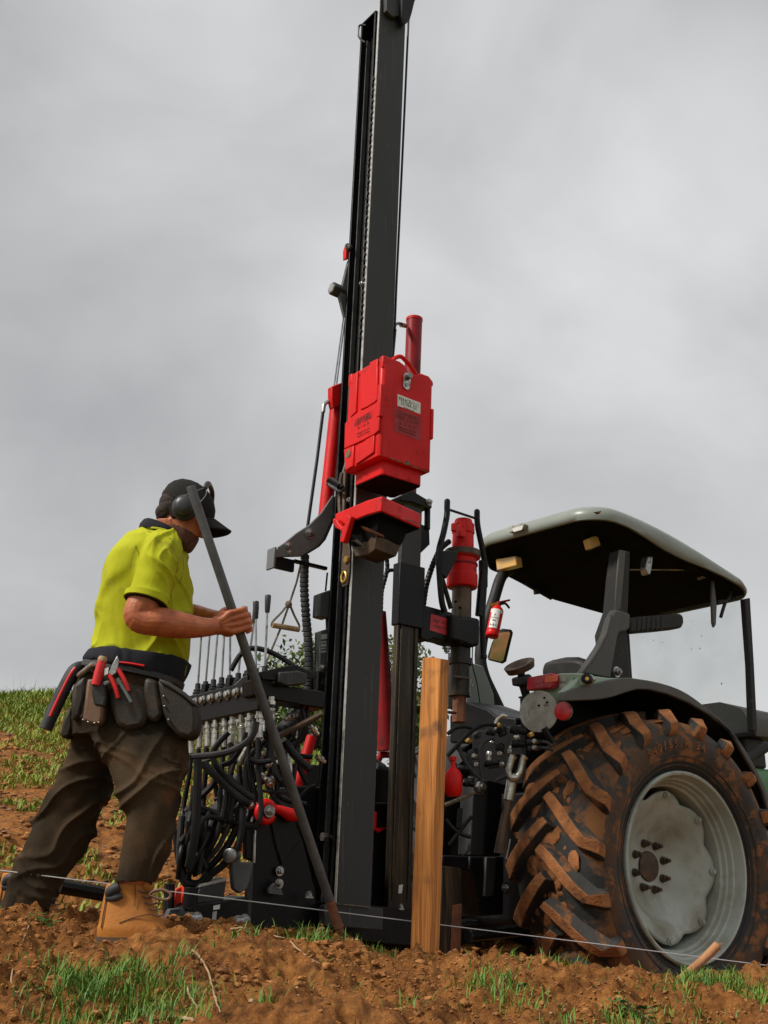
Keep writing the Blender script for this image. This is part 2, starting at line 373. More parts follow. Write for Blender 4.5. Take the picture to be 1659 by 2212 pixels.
def spl(pts, n=6, closed=False):
    p = np.array(pts, float); m_ = len(p)
    if m_ < 3 or n < 2: return p
    o_ = []
    rngi = range(m_ if closed else m_ - 1)
    for i in rngi:
        if closed: a, b_, c, d = p[i - 1], p[i], p[(i + 1) % m_], p[(i + 2) % m_]
        else: a, b_, c, d = p[max(i - 1, 0)], p[i], p[i + 1], p[min(i + 2, m_ - 1)]
        for t_ in np.arange(n) / n:
            o_.append(.5 * ((2 * b_) + (-a + c) * t_ + (2 * a - 5 * b_ + 4 * c - d) * t_ ** 2 + (-a + 3 * b_ - 3 * c + d) * t_ ** 3))
    if not closed: o_.append(p[-1])
    return np.array(o_)
def tube(pts, r, seg=10, mb=None, closed=False, mi=0, squash=None):
    mb = mb or MB(); p = np.array(pts, float); n = len(p)
    r = np.full(n, r, float) if np.isscalar(r) else np.interp(np.linspace(0, 1, n), np.linspace(0, 1, len(r)), r)
    tg = np.gradient(p, axis=0) if not closed else np.roll(p, -1, 0) - np.roll(p, 1, 0)
    tg /= np.linalg.norm(tg, axis=1)[:, None] + 1e-12
    u = np.cross(tg[0], [0, 0, 1.0])
    if np.linalg.norm(u) < .1: u = np.cross(tg[0], [1.0, 0, 0])
    u /= np.linalg.norm(u); V_ = []
    an = np.arange(seg) * 2 * math.pi / seg
    for i in range(n):
        u = u - tg[i] * (u @ tg[i]); u /= np.linalg.norm(u); w_ = np.cross(tg[i], u)
        V_.append(p[i] + r[i] * (np.cos(an)[:, None] * u + np.sin(an)[:, None] * w_ * (squash or 1)))
    f_ = []
    for i in range(n if closed else n - 1):
        j = (i + 1) % n
        f_ += [(i * seg + k, i * seg + (k + 1) % seg, j * seg + (k + 1) % seg, j * seg + k) for k in range(seg)]
    if not closed: f_ += [tuple(range(seg))[::-1], tuple((n - 1) * seg + k for k in range(seg))]
    mb.add(np.concatenate(V_), f_, mi); return mb
def lathe(o, ax, prof, seg=24, mb=None, mi=0, ref=None, closed=False):
    """prof: list of (distance along ax, radius)"""
    mb = mb or MB(); o = np.array(o, float); ax = np.array(ax, float); ax /= np.linalg.norm(ax)
    u = np.cross(ax, [0, 0, 1.0]) if ref is None else np.array(ref, float)
    if np.linalg.norm(u) < .05: u = np.cross(ax, [1.0, 0, 0])
    u = u - ax * (u @ ax); u /= np.linalg.norm(u); w_ = np.cross(ax, u); an = np.arange(seg) * 2 * math.pi / seg; V_ = []
    for t_, r in prof: V_.append(o + ax * t_ + max(r, 1e-4) * (np.cos(an)[:, None] * u + np.sin(an)[:, None] * w_))
    f_ = []
    for i in range(len(prof) - 1): f_ += [(i * seg + k, i * seg + (k + 1) % seg, (i + 1) * seg + (k + 1) % seg, (i + 1) * seg + k) for k in range(seg)]
    if closed: f_ += [((len(prof) - 1) * seg + k, (len(prof) - 1) * seg + (k + 1) % seg, (k + 1) % seg, k) for k in range(seg)]
    else: f_ += [tuple(range(seg))[::-1], tuple((len(prof) - 1) * seg + k for k in range(seg))]
    mb.add(np.concatenate(V_), f_, mi); return mb
def hexbolt(o, ax, r, name, parent, mat='steel'):
    """washer, hexagon head and thread end"""
    ax = np.array(ax, float) / np.linalg.norm(ax)
    mb = lathe(o, ax, [(-.004, r * 1.45), (r * .25, r * 1.45), (r * .25, r * 1.2)], 14)
    lathe(np.array(o) + ax * r * .25, ax, [(0, r), (r * .8, r), (r * .9, r * .8)], 6, mb)
    lathe(np.array(o) + ax * r * 1.1, ax, [(0, r * .55), (r * .5, r * .55)], 10, mb)
    return mb.build(name, mat, parent, 30)
def loft(rings, mb=None, mi=0):
    mb = mb or MB(); k = len(rings[0]); f_ = []
    for i in range(len(rings) - 1): f_ += [(i * k + j, i * k + (j + 1) % k, (i + 1) * k + (j + 1) % k, (i + 1) * k + j) for j in range(k)]
    f_ += [tuple(range(k))[::-1], tuple((len(rings) - 1) * k + j for j in range(k))]
    mb.add(np.concatenate(rings), f_, mi); return mb
def corr(pts, r, pitch=.03, amp=.12, seg=12, mb=None):
    """spiral-guarded hose"""
    p = spl(pts, 30); d = np.concatenate([[0], np.cumsum(np.linalg.norm(np.diff(p, axis=0), axis=1))])
    n = max(8, int(d[-1] / (pitch / 6))); s_ = np.linspace(0, d[-1], n)
    q = np.stack([np.interp(s_, d, p[:, i]) for i in range(3)], 1)
    rr = r * (1 - amp * (np.abs(np.sin(s_ / pitch * math.pi)) < .35))
    mb = mb or MB(); k = len(rr)
    tube(q, 1.0, seg, mb); v = mb.v[-1].reshape(k, seg, 3); c = q[:, None, :]; mb.v[-1] = (c + (v - c) * rr[:, None, None]).reshape(-1, 3)
    return mb
def text(body, size, mat4, mat, parent, name='lettering', ex=0.0004, align='CENTER', stretch=1.0):
    cu = bpy.data.curves.new(name, 'FONT'); cu.body = body; cu.size = size; cu.align_x = align; cu.align_y = 'CENTER'; cu.extrude = ex; cu.resolution_u = 2
    o = bpy.data.objects.new(name + '_tmp', cu); COL.objects.link(o)
    dg = bpy.context.evaluated_depsgraph_get(); me = bpy.data.meshes.new_from_object(o.evaluated_get(dg)); bpy.data.objects.remove(o)
    me.materials.clear(); me.materials.append(MATS[mat])
    if stretch != 1: me.transform(Matrix.Diagonal((stretch, 1, 1, 1)))
    return place(name, me, mat4, parent)
def facemat(fr, loc, ux, uy):
    """matrix whose x,y axes are given local directions, placed at local loc"""
    x = fr.M @ np.array(ux, float); y = fr.M @ np.array(uy, float); x /= np.linalg.norm(x); y /= np.linalg.norm(y); z = np.cross(x, y); p_ = fr.w(loc)
    m_ = Matrix.Identity(4)
    for i in range(3): m_[i][0], m_[i][1], m_[i][2], m_[i][3] = x[i], y[i], z[i], p_[i]
    return m_
# ================================================================== ground
CRX, CRZ = [], []
for px, py in [(-300, 1945), (0, 1972), (110, 1985), (200, 2002), (350, 2010), (500, 2015), (640, 2030), (740, 2048), (850, 2076), (950, 2090), (1100, 2098), (1250, 2092), (1400, 2104), (1659, 2108), (1900, 2112)]:
    q = P((px, py), 4.3); CRX.append(q[0]); CRZ.append(q[2])
def sm(t): t = np.clip(t, 0, 1); return t * t * (3 - 2 * t)
def gbase(x, y):
    x = np.asarray(x, float); y = np.asarray(y, float)
    zc = np.interp(x, CRX, CRZ)
    zf = np.interp(x, [-2, 0, 2], [.40, .385, .375])
    front = zf + (zc - zf) * sm((y - 2.75) / 1.45) ** .9
    near = np.where(y < 2.75, zf - .30 * sm((2.75 - y) / 2.0), front)
    zb = np.interp(x, [-6, -3, -1.5, -.8, -.2, .5, 1.2, 3, 8, 40], [1.0, .72, .60, .50, .34, .08, .0, -.02, -.5, -3])
    far = np.interp(x, [-60, -12, -6, -4.3, -3, -1.2, .5, 2, 5, 12, 60], [4.5, 3.1, 2.68, 2.53, 2.42, 2.10, 1.35, .7, .1, -1.2, -6])
    t = (y - 5.3) / 6.7
    hill = zb + (far - zb) * np.where(t < 1, np.clip(t, 0, 1) ** 1.05, 1 - .0)
    hill = hill - np.where(t > 1, (t - 1) * 1.1 + 0 * t, 0).clip(0, 9)
    z = np.where(y < 4.3, near, zc + (hill - zc) * sm((y - 4.38) / .9))
    return z
def gz(x, y, det=True):
    x = np.asarray(x, float); y = np.asarray(y, float)
    z = gbase(x, y)
    nearm = sm((9 - y) / 3) * sm((y - .5) / 1.0)
    fl = np.clip((4.75 - y) / .3, 0, 1) * np.clip((y - 1.5) / .5, 0, 1)
    z = z + .13 * fbm(x * .9, y * .9, 3) * sm((y - 5) / 3) + .035 * fbm(x * 2.3, y * 2.3, 2) * nearm
    if det:
        f1 = fbm(x * 7, y * 7, 4, .55); f2 = vn(x * 24 + 3, y * 24)
        rid = (1 - np.abs(vn(x * 13 + .4 * f1, y * 13 - .4 * f1)) * 2.4)
        msk = .62 + .38 * sm((fbm(x * 2.6 + 31, y * 2.6 + 7, 2) + .22) / .35)      # compacted patches between the crumbly ones
        fl = fl * msk
        z = z + fl * (.085 * f1 + .030 * np.maximum(0, np.abs(f2) * 2 - .30) - .022 * np.maximum(0, rid) ** 3 + .024 * vn(x * 48, y * 48) + .014 * vn(x * 90, y * 90)) + (.07 * f1 + .05 * np.maximum(0, np.abs(vn(x * 9, y * 9)) * 2 - .3)) * nearm * (1 - fl)
    return z
def lines(a, b, d, lo, hi, n1, n2):
    m_ = np.arange(a, b, d); l_ = a - np.geomspace(d, a - lo, n1)[::-1]; h_ = b + np.geomspace(d, hi - b, n2)
    return np.concatenate([l_, m_, h_])
gx = lines(-1.72, 1.95, .0078, -900, 900, 75, 75); gy = lines(2.8, 4.75, .0078, -300, 1500, 50, 90)
gx = np.unique(np.concatenate([gx[(gx < -5.5)], np.arange(-5.5, -1.72, .035), gx[gx >= -1.72]])); gy = np.unique(np.concatenate([gy[gy <= 4.76], np.arange(4.78, 12.5, .04), gy[gy > 12.5]]))
X, Y = np.meshgrid(gx, gy); Zg = gz(X, Y)
Zg = np.where(Y > 40, np.maximum(Zg, -12), Zg)
nx, ny = len(gx), len(gy); idx = np.arange(nx * ny).reshape(ny, nx)
quads = np.stack([idx[:-1, :-1], idx[:-1, 1:], idx[1:, 1:], idx[1:, :-1]], -1).reshape(-1, 4)
me = bpy.data.meshes.new('ground')
me.from_pydata(np.stack([X, Y, Zg], -1).reshape(-1, 3).tolist(), [], quads.tolist())
me.polygons.foreach_set('use_smooth', [True] * len(me.polygons))
# soil, with the grassy cover of the hillside beyond
m = bpy.data.materials.new('ground_soil'); m.use_nodes = True; t = m.node_tree; b = t.nodes['Principled BSDF']; lk = t.links.new; nn = t.nodes.new
co = nn('ShaderNodeTexCoord')
def gn(sc, det=6, ro=.6):
    q = nn('ShaderNodeTexNoise'); q.inputs['Scale'].default_value = sc; q.inputs['Detail'].default_value = det; q.inputs['Roughness'].default_value = ro; lk(co.outputs['Object'], q.inputs['Vector']); return q.outputs['Fac']
def rampc(src, st):
    r = nn('ShaderNodeValToRGB'); els = r.color_ramp.elements
    els[0].position, els[0].color = st[0][0], (*st[0][1], 1); els[1].position, els[1].color = st[-1][0], (*st[-1][1], 1)
    for p_, c_ in st[1:-1]: els.new(p_).color = (*c_, 1)
    lk(src, r.inputs['Fac']); return r.outputs['Color']
soilc = rampc(gn(9), [(.29, (.058, .021, .007)), (.44, (.230, .088, .021)), (.57, (.410, .164, .040)), (.73, (.62, .285, .086))])
soil2 = rampc(gn(38), [(.34, (.042, .016, .005)), (.49, (.26, .101, .024)), (.67, (.56, .235, .064))])
m1 = nn('ShaderNodeMix'); m1.data_type = 'RGBA'; m1.inputs['Factor'].default_value = .45; lk(soilc, m1.inputs['A']); lk(soil2, m1.inputs['B'])
turf = rampc(gn(3.5), [(.35, (.085, .095, .018)), (.55, (.10, .165, .022)), (.72, (.155, .160, .035))])
sx = nn('ShaderNodeSeparateXYZ'); lk(co.outputs['Object'], sx.inputs[0])
mrp = nn('ShaderNodeMapRange'); mrp.inputs['From Min'].default_value = 8.5; mrp.inputs['From Max'].default_value = 13; lk(sx.outputs['Y'], mrp.inputs['Value'])
ad = nn('ShaderNodeMath'); ad.operation = 'MULTIPLY_ADD'; lk(gn(1.6), ad.inputs[0]); ad.inputs[1].default_value = 2.2; lk(mrp.outputs[0], ad.inputs[2])
nrg = nn('ShaderNodeMapRange'); nrg.inputs['From Min'].default_value = 1.9; nrg.inputs['From Max'].default_value = .8; lk(sx.outputs['Y'], nrg.inputs['Value'])
mxx = nn('ShaderNodeMath'); mxx.operation = 'MULTIPLY_ADD'; lk(nrg.outputs[0], mxx.inputs[0]); mxx.inputs[1].default_value = 1.4; lk(ad.outputs[0], mxx.inputs[2])
fr_ = nn('ShaderNodeMapRange'); fr_.inputs['From Min'].default_value = 1.6; fr_.inputs['From Max'].default_value = 1.95; lk(mxx.outputs[0], fr_.inputs['Value'])
m2 = nn('ShaderNodeMix'); m2.data_type = 'RGBA'; lk(fr_.outputs[0], m2.inputs['Factor']); lk(m1.outputs['Result'], m2.inputs['A']); lk(turf, m2.inputs['B'])
lk(m2.outputs['Result'], b.inputs['Base Color']); b.inputs['Roughness'].default_value = .95; b.inputs['Specular IOR Level'].default_value = .25
bp = nn('ShaderNodeBump'); bp.inputs['Strength'].default_value = .9; bp.inputs['Distance'].default_value = .032; lk(gn(60, 9, .72), bp.inputs['Height']); lk(bp.outputs[0], b.inputs['Normal'])
me.materials.append(m)
ground = bpy.data.objects.new('ground', me); COL.objects.link(ground); ground['kind'] = 'structure'
ground['label'] = 'churned orange brown soil bank rising to a grassy hillside'
# ================================================================== post driver
rig = thing('post_driver', MF.w((0.1, .2, -.25)), 'tall black and red post driver with leaning mast, mounted behind the tractor', 'post driver')
def part(mb, name, mat, parent=rig, bevel=0, smooth=35): return mb.build(name, mat, parent, smooth, bevel)
def mh(k, pt, y): return MF.wh(z1(k, pt), 1, y)         # a survey point on the side plane y of the mast frame
def mhx(k, pt, x): return MF.wh(z1(k, pt), 0, x)
def mline(k, pts, y, n=6): return spl([mh(k, p_[:2], p_[2] if len(p_) > 2 else y) for p_ in pts], n)
YD = MF.M[:, 1]; XD = MF.M[:, 0]; ZD = MF.M[:, 2]
# --- masts
ztop = MF.hit((800, 42), 0, 0)[2]
fb = part(box(MF, (0, 0, -.03), (.187, .016, 5.1)), 'front_beam', 'mast_grey', bevel=.004)
part(box(MF, (-.0035, .0005, .0), (-.0002, .0155, 5.1)), 'worn_edge', 'bright_edge', fb)  # worn edge, coloured brighter still for the light it catches
mb = box(MF, (-.012, .158, -.05), (.17, .172, ztop))
box(MF, (-.012, .026, -.05), (.17, .040, ztop), mb); box(MF, (.055, .040, -.05), (.068, .158, ztop), mb)
mast = part(mb, 'mast', 'black_paint', bevel=.003)
part(box(MF, (.012, .046, .0), (.050, .070, ztop - .03)), 'guide_rail', 'black_paint', mast, .003)
part(box(MF, (.022, .150, .0), (.050, .157, ztop - .1)), 'inner_strip', 'grey_paint', mast, .002)
part(trace(MF, 1, -.012, -.05, zz('a', (515, -60), (640, -60), (592, 45), (578, 105), (562, 160), (530, 185), (512, 120))), 'head_bracket', 'black_paint', fb, .004)
part(trace(MF, 1, -.002, -.03, zz('a', (426, -20), (512, -22), (512, 118), (470, 125), (428, 85))), 'head_block', 'mast_grey', fb, .004)
part(tube(spl([mhx('a', q, -.012) for q in ((318, 160), (285, 158), (272, 175), (270, 225), (285, 250), (312, 268))], 5), .006, 8), 'lifting_loop', 'black_paint', mast)
lkm = lathe((0, 0, 0), (0, 1, 0), [(-.005, .010), (.005, .010)], 8).build('x', 'black_paint', None, 30, mesh_only=True, loc=(0, 0, 0))
for i in range(44): place('chain_link', lkm, MF.mat((-.006, .021, 2.75 + i * .038)) @ Matrix.Rotation(R(90) * (i % 2), 4, 'Z'), mast)
part(box(MF, (-.014, .024, ztop + .0005), (.172, .174, ztop + .010)), 'mast_cap', 'black_paint', mast, .002)
# cables and hose along the right edge
part(tube([mh('a', q, .03) for q in ((592, 20), (548, 1000), (511, 1790), (499, 2090))], .0065, 8), 'cable', 'hose')
part(tube([mh('C', q, .04) for q in ((968, 90), (950, 290))], .010, 8), 'hose', 'hose')
part(tube(spl([mh('C', q, y_) for q, y_ in (((1040, 62), .3), ((1000, 50), .25), ((972, 60), .12), ((966, 100), .05))], 5), .008, 8), 'hose', 'hose')
part(tube([mh('C', (1010, 60), .27), mh('C', (1040, 66), .3)], .014, 8), 'fitting', 'steel')
for q1, q2 in (((565, 460), (628, 0)), ((580, 460), (640, 0))):
    part(tube([mh('C', q1, .21), mh('C', q2, .21)], .004, 6), 'cable', 'steel')
# upper left bracket
ub = part(trace(MF, 1, .175, .02, zz('a', (222, 1620), (205, 1660), (158, 1850), (150, 1880), (184, 2012), (196, 2005), (240, 1900))), 'upper_bracket', 'grey_paint', mast, .003)
lathe_o = mh('a', (195, 1868), .20); d_ = mh('a', (98, 1825), .20) - lathe_o
part(lathe(lathe_o, d_, [(0, .036), (np.linalg.norm(d_), .036)], 6), 'bracket_stub', 'mast_grey', ub, .003)
part(lathe(lathe_o + d_ * 1.001, d_, [(0, .028), (.002, .028)], 6), 'stub_end', 'pale_steel', ub)  # pale plate puts the lit end face of the stub into colour
part(trace(MF, 1, .17, .03, zz('a', (225, 1535), (200, 1545), (190, 1580), (190, 1640), (215, 1635), (226, 1600))), 'cable_lug', 'red_paint', ub, .004)
hexbolt(mh('a', (206, 1568), .168), -YD, .016, 'bolt', ub)
hexbolt(MF.w((-.002, .034, MF.hit(z1('a', (300, 1800)), 0, 0)[2])), -XD, .012, 'bolt', mast)
# --- left lifting cylinder (red) and its hose
lc = part(tube([mh('C', (592, 500), .25), mh('C', (505, 1330), .25)], .036, 20), 'lift_cylinder', 'red_paint', smooth=50)
part(trace(MF, 1, .19, .04, zz('C', (548, 468), (622, 440), (616, 585), (560, 615), (548, 560))), 'cylinder_clevis', 'red_paint', lc, .006)
part(tube(spl([mh('C', q, .22) for q in ((538, 562), (512, 578), (498, 596), (492, 640))], 5), .010, 8), 'pipe_elbow', 'steel', lc)
part(tube([mh('C', q, .22) for q in ((490, 640), (450, 960), (388, 1400))], .0085, 8), 'hose', 'hose', lc)
# --- arm reaching to the rear
arm = part(trace(MF, 1, .185, .016, zz('C', (560, 1190), (480, 1310), (400, 1390), (320, 1440), (240, 1505), (188, 1540), (172, 1605), (345, 1600), (450, 1535), (490, 1490), (530, 1400), (560, 1330))), 'rear_arm', 'arm_grey', bevel=.004)
part(trace(MF, 1, .225, .012, zz('C', (580, 1190), (500, 1310), (420, 1390), (340, 1440), (260, 1505), (208, 1540), (190, 1605), (365, 1600), (470, 1535), (510, 1490), (550, 1400), (580, 1330))), 'arm_plate', 'grey_paint', arm, .004)
lo = MF.hit(z1('C', (186, 1540)), 1, .18); l2 = MF.hit(z1('C', (158, 1675)), 1, .18)
part(box(MF, (lo[0] - .016, .178, l2[2]), (lo[0] - .004, .245, lo[2])), 'end_plate', 'arm_grey', arm, .003)
l3 = MF.hit(z1('C', (315, 1690)), 1, .18)
part(box(MF, (lo[0] - .004, .202, l2[2] + .01), (l3[0], .224, l2[2] + .07)), 'arm_web', 'black_paint', arm, .003)
part(box(MF, (l3[0], .202, l2[2] + .06), (-.012, .224, l2[2] + .075)), 'arm_underside', 'black_paint', arm)
for q, r_b in (((400, 1448), .020), ((258, 1530), .014), ((268, 1577), .012)): hexbolt(mh('C', q, .184), -YD, r_b, 'bolt', arm)
# --- spiral hose, pull cord
part(corr([mh('C', (370, 1590), .24), mh('D', (918, 30), .24), mh('D', (930, 230), .24), mh('D', (945, 400), .24), mh('D', (950, 560), .24), mh('D', (940, 720), .24)], .022, .024, .16), 'spiral_hose', 'grey_hose')
pc = part(tube([mh('C', (345, 1640), .22), mh('D', (868, 0), .22), mh('D', (818, 150), .22), mh('D', (765, 300), .22), mh('D', (642, 590), .22)], .0055, 8), 'pull_cord', 'rope')
part(tube(spl([mh('D', q, .22) for q in ((815, 140), (770, 200), (708, 265), (703, 292))], 5), .0055, 8), 'cord_loop', 'rope', pc)
part(tube(spl([mh('D', q, .22) for q in ((822, 150), (850, 220), (884, 290), (880, 318))], 5), .0055, 8), 'cord_loop', 'rope', pc)
part(lathe(mh('D', (814, 150), .22), ZD, [(-.018, .004), (-.014, .014), (0, .018), (.014, .013), (.018, .004)], 10), 'knot', 'rope', pc, smooth=80)
g0, g1 = mh('D', (703, 288), .22), mh('D', (882, 318), .22); part(lathe(g0, g1 - g0, [(0, .013), (np.linalg.norm(g1 - g0), .013)], 12), 'cord_handle', 'root', pc)
# --- hammer block
hx0, hx1, hy0, hy1, hz0, hz1 = -.105, .208, -.32, -.03, 1.964, 2.474
part(box(MF, (.0, -.03, 1.98), (.187, -.001, 2.44)), 'block_slide', 'black_paint', bevel=.004)
def octa(x0, x1, y0, y1, c): return [(x0 + c, y0), (x1 - c, y0), (x1, y0 + c), (x1, y1 - c), (x1 - c, y1), (x0 + c, y1), (x0, y1 - c), (x0, y0 + c)]
ham = part(poly(MF, 2, octa(hx0, hx1, hy0, hy1, .012), hz0, hz1 - hz0 - .03), 'hammer_block', 'red_paint', bevel=.006)
# top rim with its cut-out, seen edge on
prof = [(0, 0), (hx1 - hx0, 0), (hx1 - hx0, .022), (hx1 - hx0 - .03, .045), (.235, .045), (.215, .032), (.20, .028), (.15, .030), (.13, .055), (.10, .065), (0, .065)]
part(poly(MF, 1, [(hx0 + a_, hz1 - .055 + b_) for a_, b_ in prof], hy0 + .001, .03), 'top_rim', 'red_paint', ham, .005)
part(poly(MF, 1, [(hx0 + a_, hz1 - .055 + b_) for a_, b_ in prof], hy1 - .031, .03), 'top_rim', 'red_paint', ham, .005)
part(box(MF, (hx0 + .001, hy0 + .031, hz1 - .032), (hx0 + .03, hy1 - .031, hz1 + .002)), 'top_rim', 'red_paint', ham, .005)
part(poly(MF, 2, octa(hx0 + .045, hx1 - .03, hy0 + .03, hy1 - .03, .012), hz0 - .07, .072), 'striker_block', 'red_paint', ham, .005)
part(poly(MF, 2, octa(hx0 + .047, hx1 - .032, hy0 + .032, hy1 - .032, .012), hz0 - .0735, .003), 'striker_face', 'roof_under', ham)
for pts in (((440, 330), (570, 275), (572, 205), (688, 145), (684, 750), (650, 790), (540, 862), (432, 905)), ((300, 400), (393, 335), (368, 938), (280, 1028)),
            ((206, 1108), (268, 1040), (372, 960), (540, 875), (660, 800), (722, 745), (706, 1212), (640, 1270), (520, 1330), (380, 1400), (330, 1420), (196, 1480)),
            ((378, 1425), (500, 1365), (515, 1345), (640, 1275), (630, 1535), (360, 1718)), ((190, 1492), (335, 1432), (325, 1738), (215, 1800))):
    part(trace(MF, 0, hx0 + .001, -.010, zz('b', *pts)), 'raised_panel', 'red_paint', ham, .004)
part(box(MF, (hx0 - .012, hy0 - .008, hz0 + .195), (hx0 + .012, hy0 + .02, hz0 + .365)), 'corner_pad', 'red_paint', ham, .005)
part(box(MF, (hx1 - .012, hy0 - .006, hz0 + .17), (hx1 + .004, hy0 + .05, hz0 + .33)), 'corner_pad', 'red_paint', ham, .005)
part(tube(spl([mh('b', q, hy0 + .02) for q in ((880, 175), (940, 125), (1010, 112), (1080, 170), (1150, 250), (1215, 345), (1240, 380))], 6), .011, 10), 'lifting_handle', 'red_paint', ham, smooth=60)
ch = mb = trace(MF, 0, hx0 - .0098, -.002, zz('b', (195, 1600), (205, 1530), (235, 1480), (265, 1500), (268, 1560), (235, 1610))); part(mb, 'paint_chip', 'chip', ham)
part(trace(MF, 1, hy0 - .0005, -.0016, zz('b', (1080, 1690), (1100, 1645), (1125, 1660), (1150, 1715), (1120, 1700))), 'paint_chip', 'chip', ham)
part(trace(MF, 1, hy0 - .0005, -.0016, zz('b', (850, 1612), (830, 1590), (900, 1625), (1150, 1718), (1420, 1815), (1430, 1828), (1150, 1730), (900, 1640))), 'paint_chip', 'chip', ham)
# keyhole washer plate with bolt
c1 = MF.hit(z1('b', (1098, 415)), 1, hy0); c2 = MF.hit(z1('b', (1085, 545)), 1, hy0)
ob = [(c1[0] + .021 * math.cos(a_), c1[2] + .021 * math.sin(a_)) for a_ in np.linspace(0, math.pi, 10)] + [(c2[0] + .021 * math.cos(a_), c2[2] + .021 * math.sin(a_)) for a_ in np.linspace(math.pi, 2 * math.pi, 10)]
part(poly(MF, 1, ob, hy0 - .0005, -.006), 'pin_plate', 'pale_steel', ham, .001)
part(lathe(MF.w((c1[0], hy0 - .006, c1[2])), -YD, [(0, .017), (.02, .017), (.024, .013)], 10), 'pin_head', 'steel', ham)
part(lathe(MF.w((c2[0], hy0 - .006, c2[2] + .004)), -YD, [(0, .010), (.004, .010)], 8), 'pin_rivet', 'steel', ham)
# stickers on the block
def sticker(fr, ax, val, side, corners, mat, parent, name='sticker'):
    return part(trace(fr, ax, val, side, corners), name, mat, parent)
sticker(MF, 1, hy0 - .0003, -.0012, zz('b', (962, 665), (1300, 797), (1297, 962), (960, 838)), 'white_label', ham)
def lab(k, q, body, size, mat, ax, val, parent, st=1.0):
    p_ = MF.hit(z1(k, q), ax, val)
    m4 = facemat(MF, p_, (1, 0, 0), (0, 0, 1)) if ax == 1 else facemat(MF, p_, (0, -1, 0), (0, 0, 1))
    return text(body, size, m4, mat, parent, stretch=st)
lab('b', (1072, 762), 'FENCE', .026, 'label_ink', 1, hy0 - .002, ham)
lab('b', (1222, 820), 'PRO', .026, 'label_grey', 1, hy0 - .002, ham)
lab('b', (1130, 838), 'ULTRA G2', .021, 'label_ink', 1, hy0 - .002, ham)
lab('b', (1130, 888), 'www.fencepro.co.nz', .008, 'label_ink', 1, hy0 - .002, ham)
sticker(MF, 1, hy0 - .0002, -.0008, zz('b', (915, 855), (1315, 1010), (1305, 1365), (905, 1215)), 'danger_patch', ham)
for q, s_, sz in (((1120, 985), '! DANGER !', .027), ((1110, 1045), 'KEEP CLEAR', .026), ((1105, 1130), 'O  O  A  O', .022), ((1105, 1190), 'moving parts can crush', .012), ((1105, 1230), 'stand clear at all times', .012)):
    lab('b', q, s_, sz, 'danger_ink', 1, hy0 - .0015, ham)
for q, s_, sz in (((455, 1005), '! DANGER !', .027), ((445, 1060), 'KEEP CLEAR', .026), ((450, 1130), 'O  !  A  O', .022), ((450, 1210), 'moving parts can crush', .011), ((450, 1255), 'stand clear at all times', .011)):
    lab('b', q, s_, sz, 'danger_ink', 0, hx0 - .0115, ham)
# rods, hooks and the tangle left of the block
part(tube([mhx('C', (652, 950), .0), mhx('C', (625, 1045), .0)], .008, 8), 'hook_rod', 'steel')
part(tube(spl([mhx('C', q, -.02) for q in ((620, 1045), (606, 1120), (602, 1250), (610, 1350), (620, 1365))], 4), .012, 8), 'chain_rod', 'brown_steel')
part(tube(spl([mhx('C', q, -.02) for q in ((640, 1040), (634, 1150), (632, 1260), (628, 1350))], 4), .011, 8), 'chain_rod', 'brown_steel')
mb = MB()
for i in range(7):
    a_ = random.random() * 3; c_ = np.array([545 + i * 10, 1108 + i * 6]); tube(spl([mhx('C', tuple(c_ + 26 * np.array([math.cos(a_ + b_), math.sin(a_ + b_)])), -.03 - .004 * i) for b_ in np.linspace(0, 5, 7)], 4), .007, 6, mb)
part(mb, 'cord_tangle', 'hose')
hexbolt(mhx('C', (676, 1228), .0), -XD, .014, 'bolt', mast)
# --- striker post cap
cz1 = 1.752
cp = [MF.hit(z1('i', q), 2, cz1)[:2] for q in ((360, 550), (640, 432), (825, 378), (1312, 600))]
plan = [tuple(cp[0]), tuple(cp[1]), tuple(cp[2]), tuple(cp[3]), (cp[3][0], -.012), (cp[0][0], -.012)]
plan[0] = (cp[0][0], min(cp[0][1], -.05))
def inset(pl, d): c_ = np.mean(pl, 0); return [tuple(c_ + (np.array(q) - c_) * (1 - d / np.linalg.norm(np.array(q) - c_))) for q in pl]
cap_ = part(poly(MF, 2, plan, cz1 - .074, .074), 'post_cap', 'red_paint', bevel=.006)
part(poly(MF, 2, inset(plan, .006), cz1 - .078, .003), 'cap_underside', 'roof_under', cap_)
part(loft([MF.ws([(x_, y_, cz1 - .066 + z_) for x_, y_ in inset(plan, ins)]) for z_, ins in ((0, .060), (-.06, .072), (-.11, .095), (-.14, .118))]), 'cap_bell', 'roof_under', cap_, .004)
part(loft([MF.ws([(x_, y_, cz1 - .14 + z_) for x_, y_ in inset(plan, ins)]) for z_, ins in ((0, .080), (-.045, .098), (-.080, .112), (-.083, .125))]), 'timber_packing', 'brown_steel', cap_, .004)
part(trace(MF, 1, -.300, .012, zz('i', (575, 755), (640, 775), (850, 870), (855, 895), (620, 800))), 'rust_streak', 'rust', cap_)
part(trace(MF, 0, cp[0][0] - .002, -.03, zz('i', (455, 620), (500, 655), (462, 800), (418, 950), (405, 985), (358, 965), (385, 835), (310, 795), (272, 740), (275, 670), (330, 690), (340, 730), (390, 785), (415, 770), (435, 690))), 'cap_hook', 'red_paint', cap_, .006)
part(trace(MF, 1, -.3205, -.0016, zz('i', (820, 530), (1050, 632), (1312, 738), (1310, 748), (1050, 645), (820, 542))), 'paint_chip', 'chip', cap_)
